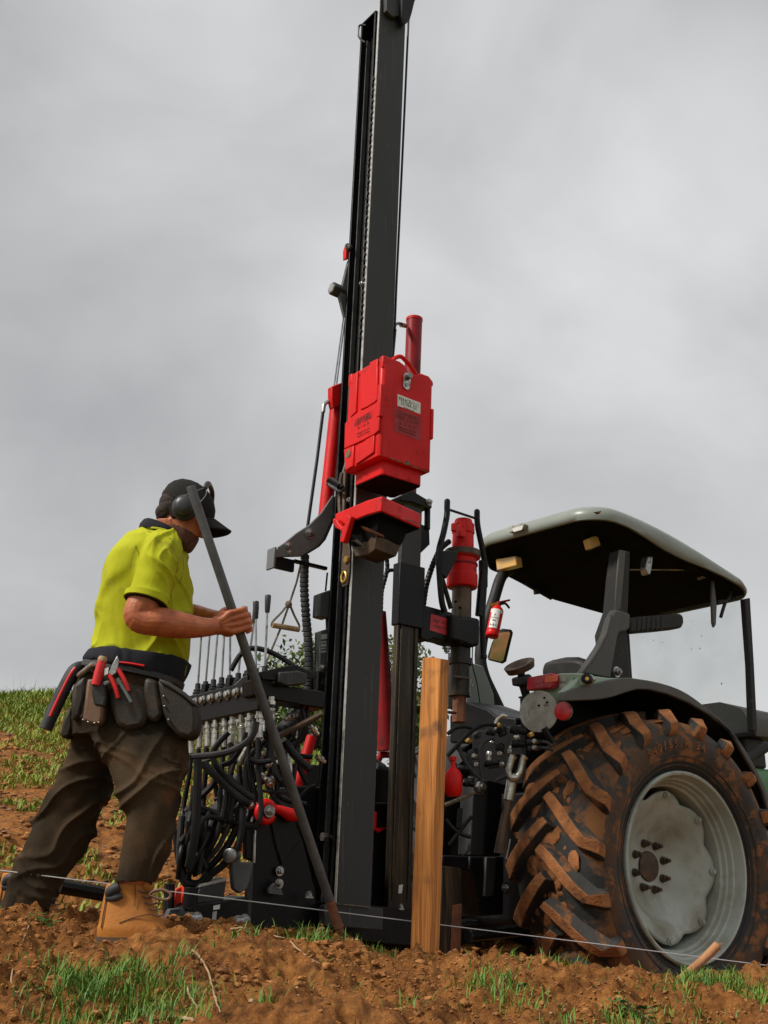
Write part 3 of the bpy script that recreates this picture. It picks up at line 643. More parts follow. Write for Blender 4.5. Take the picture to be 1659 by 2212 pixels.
# level strip with ring
ls_ = part(trace(MF, 0, -.016, .008, zz('C', (622, 1500), (655, 1490), (668, 1560), (664, 1700), (650, 1790), (620, 1805), (608, 1770), (612, 1640))), 'level_strip', 'brown_steel', mast, .002)
part(lathe(mhx('C', (650, 1622), -.018), -XD, [(0, .017), (.010, .017)], 14), 'level_vial', 'brass', ls_)
rc = mhx('C', (628, 1738), -.020); part(tube([rc + .020 * (math.cos(a_) * YD + 1.3 * math.sin(a_) * ZD) for a_ in np.linspace(0, 6.283, 18)[:-1]], .006, 8, closed=True), 'level_ring', 'brass', ls_)
# --- right slide column
def col_x(px, y): return MF.hit((px, 1290), 1, y)[0]
CY = .24
xa, xb = col_x(861, CY), col_x(907, CY)
zb_ = MF.hit(z1('E', (1300, 755)), 1, CY)[2]; zs0 = MF.hit(z1('F', (320, 1185)), 1, CY - .02)[2]; zs1 = MF.hit(z1('F', (320, 722)), 1, CY - .02)[2]; zt_ = MF.hit(z1('C', (1070, 1200)), 1, CY)[2]
sc = part(box(MF, (xa, CY, zb_ - .2), (xb, CY + .035, zs0 + .1)), 'slide_column', 'greasy', bevel=.005)
part(box(MF, (xa + .018, CY - .008, zb_), (xa + .030, CY - .0002, zs0)), 'column_bead', 'greasy', sc, .002)
part(box(MF, (xb - .030, CY - .008, zb_), (xb - .018, CY - .0002, zs0)), 'column_bead', 'greasy', sc, .002)
part(box(MF, (xa - .006, CY - .015, zs0), (xb + .020, CY + .05, zs1)), 'slide_sleeve', 'black_paint', sc, .006)
part(box(MF, (xa + .01, CY, zs1), (xb, CY + .035, zt_ - .05)), 'upper_column', 'mast_grey', sc, .005)
part(trace(MF, 1, CY - .002, -.001, zz('E', (1290, 668), (1312, 664), (1306, 712), (1286, 714))), 'maker_label', 'white_label', sc)
# red cylinder above it, with mounting plate
c0, c1_ = mh('C', (1098, 24), .30), mh('C', (1055, 1180), .30)
rcyl = part(lathe(c1_, c0 - c1_, [(0, .046), (np.linalg.norm(c0 - c1_), .046)], 24), 'ram_cylinder', 'dark_red', smooth=50)
part(lathe(c0, c0 - c1_, [(-.012, .0485), (.004, .0485), (.008, .042)], 24), 'cylinder_cap', 'red_paint', rcyl)
part(trace(MF, 1, CY - .02, .10, zz('C', (1000, 1200), (1085, 1162), (1215, 1240), (1215, 1280), (1190, 1280), (1080, 1235), (1010, 1230))), 'mount_plate', 'black_paint', sc, .004)
part(tube([mh('C', (1185, 1255), CY + .02), mh('C', (1183, 1420), CY + .02)], .017, 10), 'mount_rod', 'black_paint', sc)
hexbolt(mh('C', (1195, 1240), CY - .02), -YD, .014, 'bolt', sc)
part(trace(MF, 1, CY + .02, .05, zz('C', (1130, 1380), (1198, 1405), (1202, 1520), (1140, 1580), (1130, 1480))), 'side_gusset', 'black_paint', sc, .004)
# --- auger drive on its swing arm
AY = .27
sw = part(trace(MF, 1, CY - .012, .10, zz('F', (425, 1030), (640, 1088), (640, 1290), (600, 1300), (500, 1275), (455, 1300), (408, 1270))), 'swing_arm', 'black_paint', bevel=.005)
sticker(MF, 1, CY - .0125, -.001, zz('F', (482, 1098), (636, 1140), (632, 1266), (474, 1218)), 'sticker_red', sw)
lab('F', (562, 1160), 'KEEP CLEAR', .021, 'label_ink', 1, CY - .0142, sw)
lab('F', (560, 1200), 'AT ALL TIMES', .017, 'label_ink', 1, CY - .0142, sw)
hexbolt(mh('F', (600, 1350), CY + .03), -ZD, .018, 'bolt', sw)
at = mh('F', (722, 440), AY); ab = mh('F', (690, 1870), AY); ad_ = ab - at; AL = np.linalg.norm(ad_); ad_ /= AL
def aty(fy): return (fy - 440) / (1870 - 440) * AL
K = AL / (1870 - 440) * 1.0
def apr(l): return [(aty(a_), b_ * K) for a_, b_ in l]
mot = part(lathe(at, ad_, apr([(400, 62), (470, 84), (510, 84), (512, 78), (600, 80), (640, 80)]), 14), 'auger_motor', 'red_paint', smooth=35, bevel=.003)
for k, (fx, fy) in enumerate(((650, 450), (712, 420), (785, 450), (740, 560))):
    part(lathe(mh('F', (fx, fy), AY - .045), ad_, [(-.016, .010), (-.012, .014), (.025, .014), (.03, .008)], 8), 'motor_lug', 'red_paint', mot)
part(box(MF, tuple(MF.l(mh('F', (650, 500), AY)) - [0, .055, .03]), tuple(MF.l(mh('F', (700, 500), AY)) + [0, -.02, .03])), 'port_block', 'red_paint', mot, .006)
gb = part(lathe(at, ad_, apr([(648, 100), (660, 125), (700, 125), (704, 104), (800, 106), (822, 106), (824, 113), (915, 113), (925, 108), (928, 78)]), 28), 'auger_gearbox', 'red_paint', smooth=28, bevel=.002)
part(lathe(at, ad_, apr([(646, 132), (690, 132), (692, 128)]), 28), 'gearbox_flange', 'brown_steel', gb)
for k in range(12):
    a_ = k * math.pi / 6; u1 = np.cross(ad_, YD); u1 /= np.linalg.norm(u1); u2 = np.cross(ad_, u1)
    part(lathe(at + ad_ * aty(690) + 118 * K * (math.cos(a_) * u1 + math.sin(a_) * u2), ad_, [(0, .008), (.008, .008)], 6), 'flange_bolt', 'brown_steel', gb)
part(lathe(at, ad_, apr([(742, 110), (744, 113), (756, 113), (758, 110)]), 28), 'gearbox_band', 'dark_red', gb)
part(lathe(mh('F', (797, 762), AY - .075), -YD, [(-.02, .010), (.004, .010)], 10), 'drain_plug', 'dark_red', gb)
sh = part(lathe(at, ad_, apr([(925, 72), (1200, 72), (1201, 50)]), 20), 'auger_shaft', 'brown_steel', smooth=35)
for fx, fy in ((700, 1050), (760, 1000), (668, 1005), (735, 1085)): part(lathe(mh('F', (fx, fy), AY - .047), -YD, [(-.01, .007), (.002, .007)], 8), 'shaft_hole', 'roof_under', sh)
part(lathe(at, ad_, apr([(1335, 60), (1336, 72), (1440, 72), (1445, 84), (1490, 84), (1495, 68), (1690, 72), (1692, 78), (1715, 78), (1716, 40)]), 20), 'shaft_coupling', 'greasy', sh, smooth=35)
part(lathe(at, ad_, apr([(1700, 50), (1900, 50)]), 6), 'hex_shaft', 'rust', sh, .003)
rc = mh('F', (785, 1610), AY - .04); part(tube([rc + .011 * (math.cos(a_) * XD + 1.6 * math.sin(a_) * ZD) for a_ in np.linspace(0, 6.283, 14)[:-1]], .0025, 6, closed=True), 'pin_ring', 'steel', sh)
part(tube([mh('F', (640, 1560), AY - .05), mh('F', (760, 1575), AY - .05)], .008, 8), 'locking_pin', 'brown_steel', sh)
part(tube([mh('F', (610, 1825), AY - .05), mh('F', (665, 1830), AY - .04)], .008, 8), 'locking_pin', 'brown_steel', sh)
o8 = [(638, 1090), (700, 1115), (790, 1118), (850, 1130), (848, 1330), (790, 1345), (700, 1310), (632, 1290)]
part(trace(MF, 1, AY - .085, .16, zz('F', *o8)), 'shaft_holder', 'black_paint', sw, .018)
lt = part(tube(mline('F', ((603, 262), (602, 300), (600, 370), (575, 500), (540, 640), (545, 800), (562, 1000), (585, 1085)), AY - .07, 5), .0165, 12), 'guard_tube', 'black_paint', sw, smooth=60)
part(tube(mline('F', ((823, 338), (824, 400), (832, 470), (862, 620), (882, 740), (878, 860), (868, 1010), (862, 1130), (868, 1400)), AY - .03, 5), .0165, 12), 'guard_tube', 'black_paint', sw, smooth=60)
for q, y_ in (((603, 258), AY - .07), ((823, 334), AY - .03)): part(lathe(mh('F', q, y_), ZD, [(-.012, .0166), (.002, .0150), (.008, .008)], 12), 'tube_end', 'black_paint', lt, smooth=60)
part(tube([mh('F', (620, 328), AY - .07), mh('F', (815, 392), AY - .03)], .0075, 8), 'cross_bar', 'black_paint', sw)
part(tube([mh('F', (865, 780), AY - .045), mh('F', (835, 1110), AY - .045)], .020, 8), 'guard_strut', 'black_paint', sw)
part(trace(MF, 1, AY - .088, .02, zz('F', (560, 628), (680, 632), (676, 690), (600, 835), (560, 800))), 'motor_plate', 'black_paint', sw, .004)
part(trace(MF, 1, AY - .04, .04, zz('F', (868, 690), (905, 720), (905, 900), (868, 930))), 'motor_plate', 'black_paint', sw, .004)
part(tube([mh('F', (630, 1060), AY - .03), mh('F', (560, 820), AY - .03)], .013, 8), 'guard_strut', 'black_paint', sw)
part(lathe(mh('F', (868, 1400), AY - .03), ZD, [(-.02, .022), (0, .022)], 8), 'tube_clamp', 'black_paint', sw)
part(corr(mline('F', ((620, 560), (560, 610), (520, 680), (480, 780), (445, 900), (425, 1040)), AY + .02, 2), .016, .022, .2), 'spiral_hose', 'hose')
part(corr(mline('F', ((155, 690), (160, 760), (140, 850), (118, 940), (112, 1100)), AY + .1, 2), .012, .022, .2), 'spiral_hose', 'hose')
part(tube(mline('F', ((215, 775), (180, 775), (158, 790)), AY + .06, 4), .010, 8), 'pipe_elbow', 'black_paint')
# --- red rams inside the frame
part(tube([mh('D', (1425, 200), .45), mh('D', (1470, 1120), .45)], [.030, .05], 16), 'tilt_ram', 'dark_red', smooth=60)
part(tube([mh('D', (968, 1030), .40), mh('D', (862, 1390), .40)], .026, 14), 'side_ram', 'red_paint', smooth=60)
part(tube([mh('D', (1000, 1000), .42), mh('D', (960, 1100), .42)], .030, 14), 'ram_gland', 'black_paint', smooth=60)
part(tube([mh('D', (1410, 950), .6), mh('D', (1412, 1055), .6)], .030, 12), 'filter', 'red_paint', smooth=60)
part(tube([mh('D', (1400, 1205), .5), mh('D', (1430, 1150), .5), mh('D', (1490, 1150), .5)], .018, 12), 'hose_sleeve', 'dark_red', smooth=60)
part(tube([mh('D', (1390, 1185), .46), mh('D', (1450, 1225), .46)], .010, 8), 'pipe', 'steel')
part(corr([mh('D', (1380, 1240), .46), mh('D', (1440, 1260), .46), mh('D', (1500, 1330), .46)], .035, .03, .08), 'spiral_hose', 'grey_hose')
part(trace(MF, 1, .32, .03, zz('E', (1140, 262), (1170, 262), (1165, 350), (1225, 350), (1180, 378), (1138, 352))), 'stop_bracket', 'red_paint', bevel=.003)
# --- boxes on the left flank of the mast
bl = part(trace(MF, 1, .18, .06, zz('D', (1022, 78), (1100, 50), (1095, 185), (1080, 245), (1015, 228))), 'junction_box', 'grey_paint', bevel=.006)
part(tube([mh('D', (1060, 60), .2), mh('D', (1072, -60), .2)], .005, 6), 'cable', 'hose', bl)
part(tube([mh('D', (1075, 240), .2), mh('D', (1078, 330), .2)], .012, 8), 'conduit', 'hose', bl)
pl = part(trace(MF, 1, .18, .05, zz('D', (1025, 328), (1080, 310), (1066, 600), (1060, 680), (1020, 690))), 'label_board', 'grey_paint', bevel=.004)
for y0, y1 in ((345, 378), (392, 402), (410, 428), (436, 444), (455, 466)): sticker(MF, 1, .1795, -.001, zz('D', (1032, y0 + 6), (1072, y0), (1071, y1), (1031, y1 + 6)), 'label_grey', pl, 'instruction_label')
hexbolt(mh('D', (1040, 570), .18), -YD, .012, 'bolt', pl)
part(trace(MF, 1, .18, .10, zz('D', (1010, 590), (1070, 600), (1062, 850), (1000, 840))), 'flank_plate', 'black_paint', bevel=.004)

# --- valve bank: ten spools in a row across the rear
VX = -.45
vfar = RF.hit((408, 1505), 0, VX); vnear = RF.hit((552, 1470), 0, VX)
NV = 9
vz = .5 * (vfar[2] + vnear[2]); y0v, y1v = vfar[1], vnear[1]
vb = part(box(RF, (VX, y1v - .03, vz - .13), (VX + .10, y0v + .03, vz + .005)), 'valve_bank', 'black_paint', bevel=.006)
capm = lathe((0, 0, 0), (0, 0, 1), [(0, .020), (.010, .020), (.011, .016), (.020, .016), (.022, .012)], 8).build('x', 'pale_steel', None, 30, mesh_only=True, loc=(0, 0, 0))
nutm = lathe((0, 0, 0), (0, 0, 1), [(-.004, .024), (.006, .024), (.0065, .015)], 6).build('x', 'steel', None, 30, mesh_only=True, loc=(0, 0, 0))
knob = lathe((0, 0, 0), (0, 0, 1), [(0, .009), (.004, .011), (.05, .0135), (.075, .014), (.080, .012)], 12).build('x', 'lever_knob', None, 30, mesh_only=True, loc=(0, 0, 0))
boot = lathe((0, 0, 0), (0, 0, 1), [(-.005, .026), (.006, .028), (.010, .022), (.018, .025), (.022, .019), (.032, .021), (.036, .014), (.062, .013), (.064, .009)], 12).build('x', 'rubber_grip', None, 30, mesh_only=True, loc=(0, 0, 0))
stem = lathe((0, 0, 0), (0, 0, 1), [(0, .0056), (1.0, .0050)], 8).build('x', 'steel', None, 40, mesh_only=True, loc=(0, 0, 0))
fit = MB(); lathe((0, 0, 0), (0, 0, -1), [(0, .014), (.018, .014), (.019, .019), (.034, .019), (.036, .013), (.048, .013), (.050, .018), (.062, .018), (.064, .0165), (.125, .0165), (.128, .012)], 10, fit)
fitm = fit.build('x', 'pale_steel', None, 30, mesh_only=True, loc=(0, 0, 0))
tops = {0: (452, 1398 - 14), 1: (468, 1396), 2: (487, 1392)}
fitpos = []
for i in range(NV):
    t_ = i / (NV - 1); yy = y0v + (y1v - y0v) * t_
    p_ = RF.w((VX + .045, yy, vz + .004))
    bo = place('lever_boot', boot, Matrix.Translation(Vector(p_)), vb)
    lean = Vector((random.uniform(-.05, .10), random.uniform(-.05, .05), 1)).normalized(); ln = .27 + random.uniform(-.015, .015)
    q4 = lean.to_track_quat('Z', 'Y').to_matrix().to_4x4()
    b0 = Vector(p_) + Vector((0, 0, .055))
    place('lever', stem, Matrix.Translation(b0) @ q4 @ Matrix.Diagonal((1, 1, ln, 1)), vb)
    place('lever_knob', knob, Matrix.Translation(b0 + lean * (ln - .035)) @ q4, vb)
    rx = facemat(RF, (VX - .0005, yy, vz - .035), (0, -1, 0), (0, 0, 1))
    place('valve_plug', nutm, rx, vb); place('plug_cap', capm, rx, vb)
    for k in (0, 1):
        s_f = random.uniform(.82, 1.05)
        fp = RF.w((VX + .025 + .05 * k, yy + .01 * k, vz - .13)); place('hose_fitting', fitm, Matrix.Translation(Vector(fp)) @ Matrix.Rotation(random.uniform(-.05, .05), 4, 'X') @ Matrix.Rotation(random.uniform(-.05, .05), 4, 'Y') @ Matrix.Diagonal((s_f, s_f, random.uniform(.85, 1.12), 1)), vb); fitpos.append(fp - np.array([0, 0, .12]))
for i in (1, 4, 6):
    yy = y0v + (y1v - y0v) * (i + .5) / (NV - 1); part(box(RF, (VX + .01, yy - .02, vz + .005), (VX + .05, yy + .02, vz + .05)), 'relief_valve', 'black_paint', vb, .005)
# carrying arm of the bank
part(trace(RF, 1, y1v - .05, .12, zz('D', (590, 640), (780, 690), (1000, 720), (1055, 730), (1050, 840), (960, 830), (740, 790), (600, 750))), 'bank_arm', 'black_paint', bevel=.006)
part(trace(RF, 1, y1v - .08, .03, zz('D', (620, 600), (820, 555), (870, 552), (1000, 610), (1000, 640), (790, 660), (640, 650))), 'arm_cover', 'black_paint', bevel=.004)
part(trace(RF, 1, y1v - .10, .06, zz('D', (755, 600), (880, 590), (940, 610), (935, 680), (800, 690), (755, 670))), 'arm_box', 'mast_grey', bevel=.006)
part(trace(RF, 1, y1v - .02, .01, zz('e', (765, 1105), (880, 1000), (945, 975), (945, 1080), (880, 1090))), 'bank_bracket', 'grey_paint', bevel=.002)
hp = lambda pts, Yd, n=5: spl([P(z1('D', p_[:2]), p_[2] if len(p_) > 2 else Yd) for p_ in pts], n)
part(tube(hp(((430, 590), (490, 490), (560, 445), (640, 450), (740, 490), (850, 560)), 4.95), .012, 10), 'hose', 'hose')
part(tube([P(z1('D', (690, 800)), 4.8), P(z1('D', (690, 960)), 4.8)], .018, 10), 'hose', 'hose')
place('hose_fitting', fitm, Matrix.Translation(Vector(P(z1('D', (700, 765)), 4.8))), rig)
# hoses that leave the bank and drop to the foot of the frame
gather = P((415, 1890), 4.75)
hs = []
for i, fp in enumerate(fitpos):
    if i % 2 == 0 or i in (3, 9, 13):
        mid = fp + np.array([random.uniform(-.02, .03), random.uniform(-.03, .03), -.28 - .1 * random.random()])
        low = gather + np.array([random.uniform(-.06, .07), random.uniform(-.06, .06), .12 + .15 * random.random()])
        hs.append([fp, fp + np.array([0, 0, -.10]), mid, low, gather + np.array([random.uniform(-.05, .06), random.uniform(-.05, .05), random.uniform(-.02, .03)])])
for h_ in hs: part(tube(spl(h_, 6), .0115, 9), 'hose', 'hose')
hosepx = [  # (points on sheet D, depth, radius, material)
    (((600, 930), (575, 1020), (500, 1090), (380, 1140), (180, 1165), (170, 1160)), 4.62, .014, 'grey_hose'),
    (((415, 1000), (340, 1080), (310, 1140), (330, 1220), (420, 1320), (520, 1400), (580, 1440)), 4.66, .013, 'hose'),
    (((530, 1000), (500, 1100), (440, 1190), (370, 1220)), 4.7, .011, 'hose'),
    (((210, 1180), (210, 1300), (205, 1450), (190, 1700), (150, 1900)), 4.6, .018, 'hose'),
    (((660, 1050), (560, 1150), (530, 1250), (540, 1400)), 4.9, .014, 'hose'),
    (((900, 830), (920, 950), (880, 1060), (840, 1120)), 4.95, .010, 'hose'),
    (((935, 830), (935, 980), (870, 1080), (700, 1090)), 5.0, .009, 'hose'),
    (((700, 1190), (610, 1200), (560, 1180)), 4.8, .012, 'hose'),
    (((740, 1030), (860, 970), (1035, 880)), 4.85, .013, 'brown_steel'),
    (((590, 890), (610, 960), (650, 1020), (720, 1060)), 4.85, .012, 'hose'),
    (((250, 1210), (330, 1290), (480, 1430), (560, 1480)), 4.75, .018, 'hose'),
    (((880, 1440), (950, 1370), (1010, 1340), (1030, 1200)), 5.0, .008, 'hose'),
    (((130, 1530), (220, 1440), (300, 1360), (330, 1300)), 4.95, .014, 'hose'),
    (((790, 1060), (860, 1160), (960, 1250)), 4.9, .018, 'hose'),
    (((690, 960), (690, 1100), (720, 1250), (760, 1330)), 4.85, .016, 'hose')]
for pts, Yd, r_h, mt in hosepx: part(tube(hp(pts, Yd), r_h, 9), 'hose', mt)
# thick grey spiral-wrapped hoses running down behind the bank
part(corr([P(z1('D', q), 5.15) for q in ((930, 800), (850, 920), (780, 1000), (640, 1150), (560, 1280), (470, 1380), (330, 1560))], .042, .045, .06), 'spiral_hose', 'grey_hose')
part(corr([P(z1('B', q), 5.05) for q in ((1330, 250), (1240, 420), (1150, 580), (1090, 700), (1060, 780))], .042, .045, .06), 'spiral_hose', 'grey_hose')
hb = [((1260, 330), (1235, 470), (1180, 620), (1095, 740)), ((1290, 330), (1270, 500), (1210, 640), (1100, 770)), ((1340, 400), (1300, 560), (1220, 690), (1120, 790)), ((1220, 330), (1215, 450), (1150, 620), (1085, 720)),
      ((1075, 300), (1060, 450), (1050, 600), (1045, 760)), ((1010, 470), (1000, 600), (1000, 740), (1030, 830)), ((970, 550), (985, 680), (1010, 780), (1060, 845)), ((1100, 180), (1090, 380), (1070, 560), (1075, 760)), ((1350, 420), (1330, 600), (1260, 720), (1130, 820))]
for i, pts in enumerate(hb): part(tube(spl([P(z1('B', q), 4.78 + .02 * (i % 4)) for q in pts], 6), (.013, .011, .015)[i % 3], 9), 'hose', ('hose', 'grey_hose')[i % 4 == 1])
part(tube(spl([P(z1('B', q), 4.76) for q in ((1000, 770), (1040, 840), (1110, 850), (1160, 790))], 5), .022, 9), 'hose_strap', 'hose')

# more plumbing: thin lines and loops between bank, mast and tractor
rp_ = np.random.default_rng(21)
for i in range(16):
    x0_, y0_ = rp_.uniform(420, 1000), rp_.uniform(880, 1150); x1_, y1_ = x0_ + rp_.uniform(-260, 180), y0_ + rp_.uniform(250, 480)
    mx_, my_ = (x0_ + x1_) / 2 + rp_.uniform(-120, 120), (y0_ + y1_) / 2 + rp_.uniform(-40, 160); Yq = rp_.uniform(4.9, 5.25)
    part(tube(hp(((x0_, y0_), ((x0_ + mx_) / 2 + rp_.uniform(-40, 40), (y0_ + my_) / 2), (mx_, my_), (x1_, y1_)), Yq), rp_.uniform(.006, .013), 8), 'hose', ('hose', 'grey_hose', 'hose')[i % 3])
    if i % 2: place('hose_fitting', fitm, Matrix.Translation(Vector(P(z1('D', (x0_, y0_ - 5)), Yq))) @ Matrix.Rotation(rp_.uniform(-.6, .6), 4, 'Y'), rig)
for q, Yq in (((640, 1300), 4.95), ((690, 1335), 4.95), ((720, 1310), 4.95), ((980, 985), 4.9), ((1025, 1180), 5.0), ((560, 1490), 4.9), ((700, 1210), 4.85), ((850, 880), 4.95), ((820, 900), 4.95)):
    part(lathe(P(z1('D', q), Yq), np.array([rp_.uniform(-1, 1), -.5, rp_.uniform(-.6, .6)]), [(-.03, .010), (-.01, .010), (-.009, .017), (.010, .017), (.011, .011), (.026, .011)], 8), 'pipe_union', 'pale_steel')
for h_ in hs[::3]:
    c_ = np.array(h_[2]) * .5 + np.array(h_[3]) * .5; part(tube([c_ + .03 * (math.cos(a_) * XD + math.sin(a_) * YD) for a_ in np.linspace(0, 6.283, 14)[:-1]], .003, 5, closed=True), 'hose_tie', 'label_grey')
# --- carrier frame low down
DZ = -.35
fl = part(trace(RF, 1, .06, .03, zz('E', (450, 912), (455, 600), (490, 540), (440, 520), (440, 300), (455, 262), (490, 232), (540, 225), (620, 240), (700, 300), (760, 420), (830, 700), (845, 912))), 'frame_plate', 'black_paint', bevel=.006)
part(trace(RF, 1, .045, .012, zz('E', (486, 545), (495, 545), (500, 365), (492, 362))), 'plate_edge', 'bright_edge', fl, .002)
part(trace(RF, 1, .04, .02, zz('E', (448, 545), (486, 540), (468, 912), (446, 912))), 'plate_flange', 'mast_grey', fl, .003)
part(trace(RF, 1, .05, .05, zz('E', (575, 280), (640, 250), (700, 300), (740, 420), (640, 560), (600, 420))), 'lug_plate', 'black_paint', fl, .006)
part(trace(RF, 1, .02, .02, zz('E', (568, 690), (600, 655), (640, 690), (650, 725), (570, 715))), 'small_bracket', 'grey_paint', fl, .003)
hexbolt(RF.wh(z1('E', (628, 590)), 1, .045), -YD, .014, 'bolt', fl)
hexbolt(RF.wh(z1('E', (625, 660)), 1, .02), -YD, .014, 'bolt', fl)
# red clevis and hook
rg_c = RF.wh(z1('E', (552, 262)), 1, .02)
hk = part(tube([rg_c + .036 * (math.cos(a_) * RF.M[:, 0] + 1.05 * math.sin(a_) * ZD) for a_ in np.linspace(.3, 5.9, 20)], .018, 12), 'red_clevis', 'red_paint', fl, smooth=60)
part(tube(spl([RF.wh(z1('E', q), 1, .02) for q in ((585, 238), (640, 255), (680, 275), (718, 285))], 4), [.014, .020, .028, .026], 14), 'red_hook', 'red_paint', fl, smooth=60)
hexbolt(RF.wh(z1('E', (572, 258)), 1, .0), -YD, .018, 'bolt', fl)
# grey side bracket with pin
gbk = part(trace(RF, 1, .0, .03, zz('E', (362, 500), (385, 470), (405, 490), (415, 540), (485, 540), (478, 600), (450, 690), (410, 715), (375, 690), (365, 600))), 'side_bracket', 'grey_paint', fl, .006)
part(lathe(RF.wh(z1('E', (372, 505)), 1, .0), RF.M @ np.array([-.8, -.6, .0]), [(-.03, .022), (.02, .022), (.021, .030), (.040, .030), (.044, .024)], 14), 'pivot_pin', 'steel', gbk)
# low box beam at the left, with sloping pale top
lb = part(trace(RF, 1, -.02, .16, zz('E', (68, 912), (130, 795), (165, 770), (310, 755), (460, 730), (452, 912))), 'foot_beam', 'black_paint', fl, .006)
part(trace(RF, 1, .02, .10, zz('E', (150, 770), (190, 680), (335, 645), (318, 755))), 'foot_cover', 'mast_grey', fl, .004)
part(trace(RF, 1, .014, .11, zz('E', (184, 682), (196, 662), (338, 626), (336, 646))), 'cover_lip', 'grey_disc', fl, .003)
part(trace(RF, 1, -.0205, -.001, zz('E', (262, 782), (298, 775), (296, 800), (260, 806))), 'sticker', 'white_label', lb)
part(trace(RF, 1, -.0205, -.001, zz('E', (258, 815), (282, 812), (272, 880), (250, 884))), 'sticker', 'label_grey', lb)
for q in ((130, 860), (165, 858), (395, 875), (430, 868)): hexbolt(RF.wh(z1('E', q), 1, -.02), -YD, .020, 'bolt', lb)
part(trace(RF, 1, .06, .05, zz('E', (0, 870), (20, 800), (120, 790), (100, 850))), 'step_plate', 'grey_paint', lb, .004)
part(trace(RF, 1, .12, .02, zz('E', (35, 790), (55, 690), (118, 660), (112, 780))), 'side_marker', 'orange_red', lb, .003)
part(trace(RF, 1, .1, .02, zz('E', (90, 782), (98, 665), (120, 660), (112, 778))), 'marker_stripe', 'orange_red', lb, .002)
part(tube([RF.wh(z1('E', (20, 660)), 1, .1), RF.wh(z1('E', (10, 860)), 1, .1)], .022, 10), 'marker_post', 'black_paint', lb)
part(tube([RF.wh(z1('E', (140, 680)), 1, .0), RF.wh(z1('E', (130, 800)), 1, .0)], .028, 12), 'marker_post', 'black_paint', lb)
part(trace(RF, 1, .25, .02, zz('E', (392, 480), (402, 395), (428, 385), (420, 480))), 'side_marker', 'orange_red', fl, .003)
# rail behind the worker's boot
part(tube([RF.wh(z1('B', (330, 858)), 1, .3), RF.wh(z1('B', (600, 905)), 1, .3)], .030, 10), 'stabiliser_leg', 'black_paint')
# foot of the mast
ft = part(trace(RF, 1, -.03, .05, zz('E', (878, 820), (885, 780), (930, 768), (1120, 790), (1205, 798), (1202, 918), (880, 895))), 'mast_foot', 'mast_grey', bevel=.005)
part(trace(RF, 1, -.032, -.01, zz('E', (935, 766), (1120, 786), (1120, 792), (935, 772))), 'weld_bead', 'chip', ft)
part(trace(RF, 1, .10, .25, zz('E', (640, 745), (890, 760), (1380, 800), (1380, 1010), (640, 940))), 'base_beam', 'black_paint', bevel=.006)
part(tube([RF.wh(z1('E', (880, 400)), 1, .08), RF.wh(z1('E', (950, 407)), 1, .08)], .010, 8), 'stop_bolt', 'steel')
part(lathe(RF.wh(z1('E', (876, 400)), 1, .08), XD, [(-.012, .020), (.012, .020)], 6), 'bolt_head', 'steel')
hexbolt(RF.wh(z1('E', (790, 735)), 1, .0), ZD, .016, 'bolt', ft); hexbolt(RF.wh(z1('E', (1300, 800)), 1, .1), ZD, .014, 'bolt', ft)
# black boxes added as backing, for the dark shade inside the frame
part(box(RF, (-.05, .42, -.35), (.75, .46, .62)), 'dark_backing', 'black_paint', bevel=.006)
part(box(RF, (-.10, .20, -.30), (.10, .42, .50)), 'dark_infill', 'black_paint', bevel=.01)
part(box(RF, (.22, .34, -.30), (.62, .42, .45)), 'dark_infill', 'black_paint', bevel=.01)
# rusty plate right of the wooden post, headstock upright with bolt
part(trace(RF, 1, .12, .02, zz('E', (1530, 560), (1640, 575), (1632, 1070), (1520, 1060))), 'wear_plate', 'greasy', bevel=.004)
part(trace(RF, 1, .114, .004, zz('E', (1585, 780), (1640, 770), (1632, 1070), (1575, 1068))), 'wear_strip', 'rust', bevel=.002)
hd = part(trace(RF, 1, .30, .10, zz('h', (455, 960), (500, 915), (605, 900), (570, 1750), (420, 1740))), 'headstock', 'mast_grey', bevel=.006)
part(trace(RF, 1, .305, .16, zz('h', (606, 902), (780, 945), (760, 1750), (572, 1750))), 'headstock_side', 'black_paint', hd, .006)
hexbolt(RF.wh(z1('h', (510, 985)), 1, .30), -YD, .030, 'bolt', hd)
part(trace(RF, 1, .29, .15, zz('h', (120, 1740), (520, 1760), (520, 1910), (110, 1880))), 'headstock_beam', 'black_paint', hd, .006)
part(trace(RF, 1, .28, .20, zz('h', (420, 1750), (800, 1760), (790, 2400), (540, 2420), (470, 2000), (400, 1900))), 'headstock_foot', 'black_paint', hd, .008)
part(trace(RF, 1, .26, .02, zz('h', (600, 1760), (720, 1765), (680, 2200), (580, 2200))), 'foot_gusset', 'mast_grey', hd, .005)
hexbolt(RF.wh(z1('h', (815, 2105)), 1, .26), -YD, .020, 'bolt', hd)
# ================================================================== tractor
tra = thing('tractor', TF.w((.3, .9, -.78)), 'pale green open cab tractor with grey canopy roof and muddy rear tyres', 'tractor')
def tp(mb, name, mat, parent=None, bevel=0, smooth=35): return mb.build(name, mat, parent or tra, smooth, bevel)
def th(k, q, y): return TF.wh(z1(k, q), 1, y)
def thx(k, q, x): return TF.wh(z1(k, q), 0, x)
TX, TY, TZ = TF.M[:, 0], TF.M[:, 1], TF.M[:, 2]
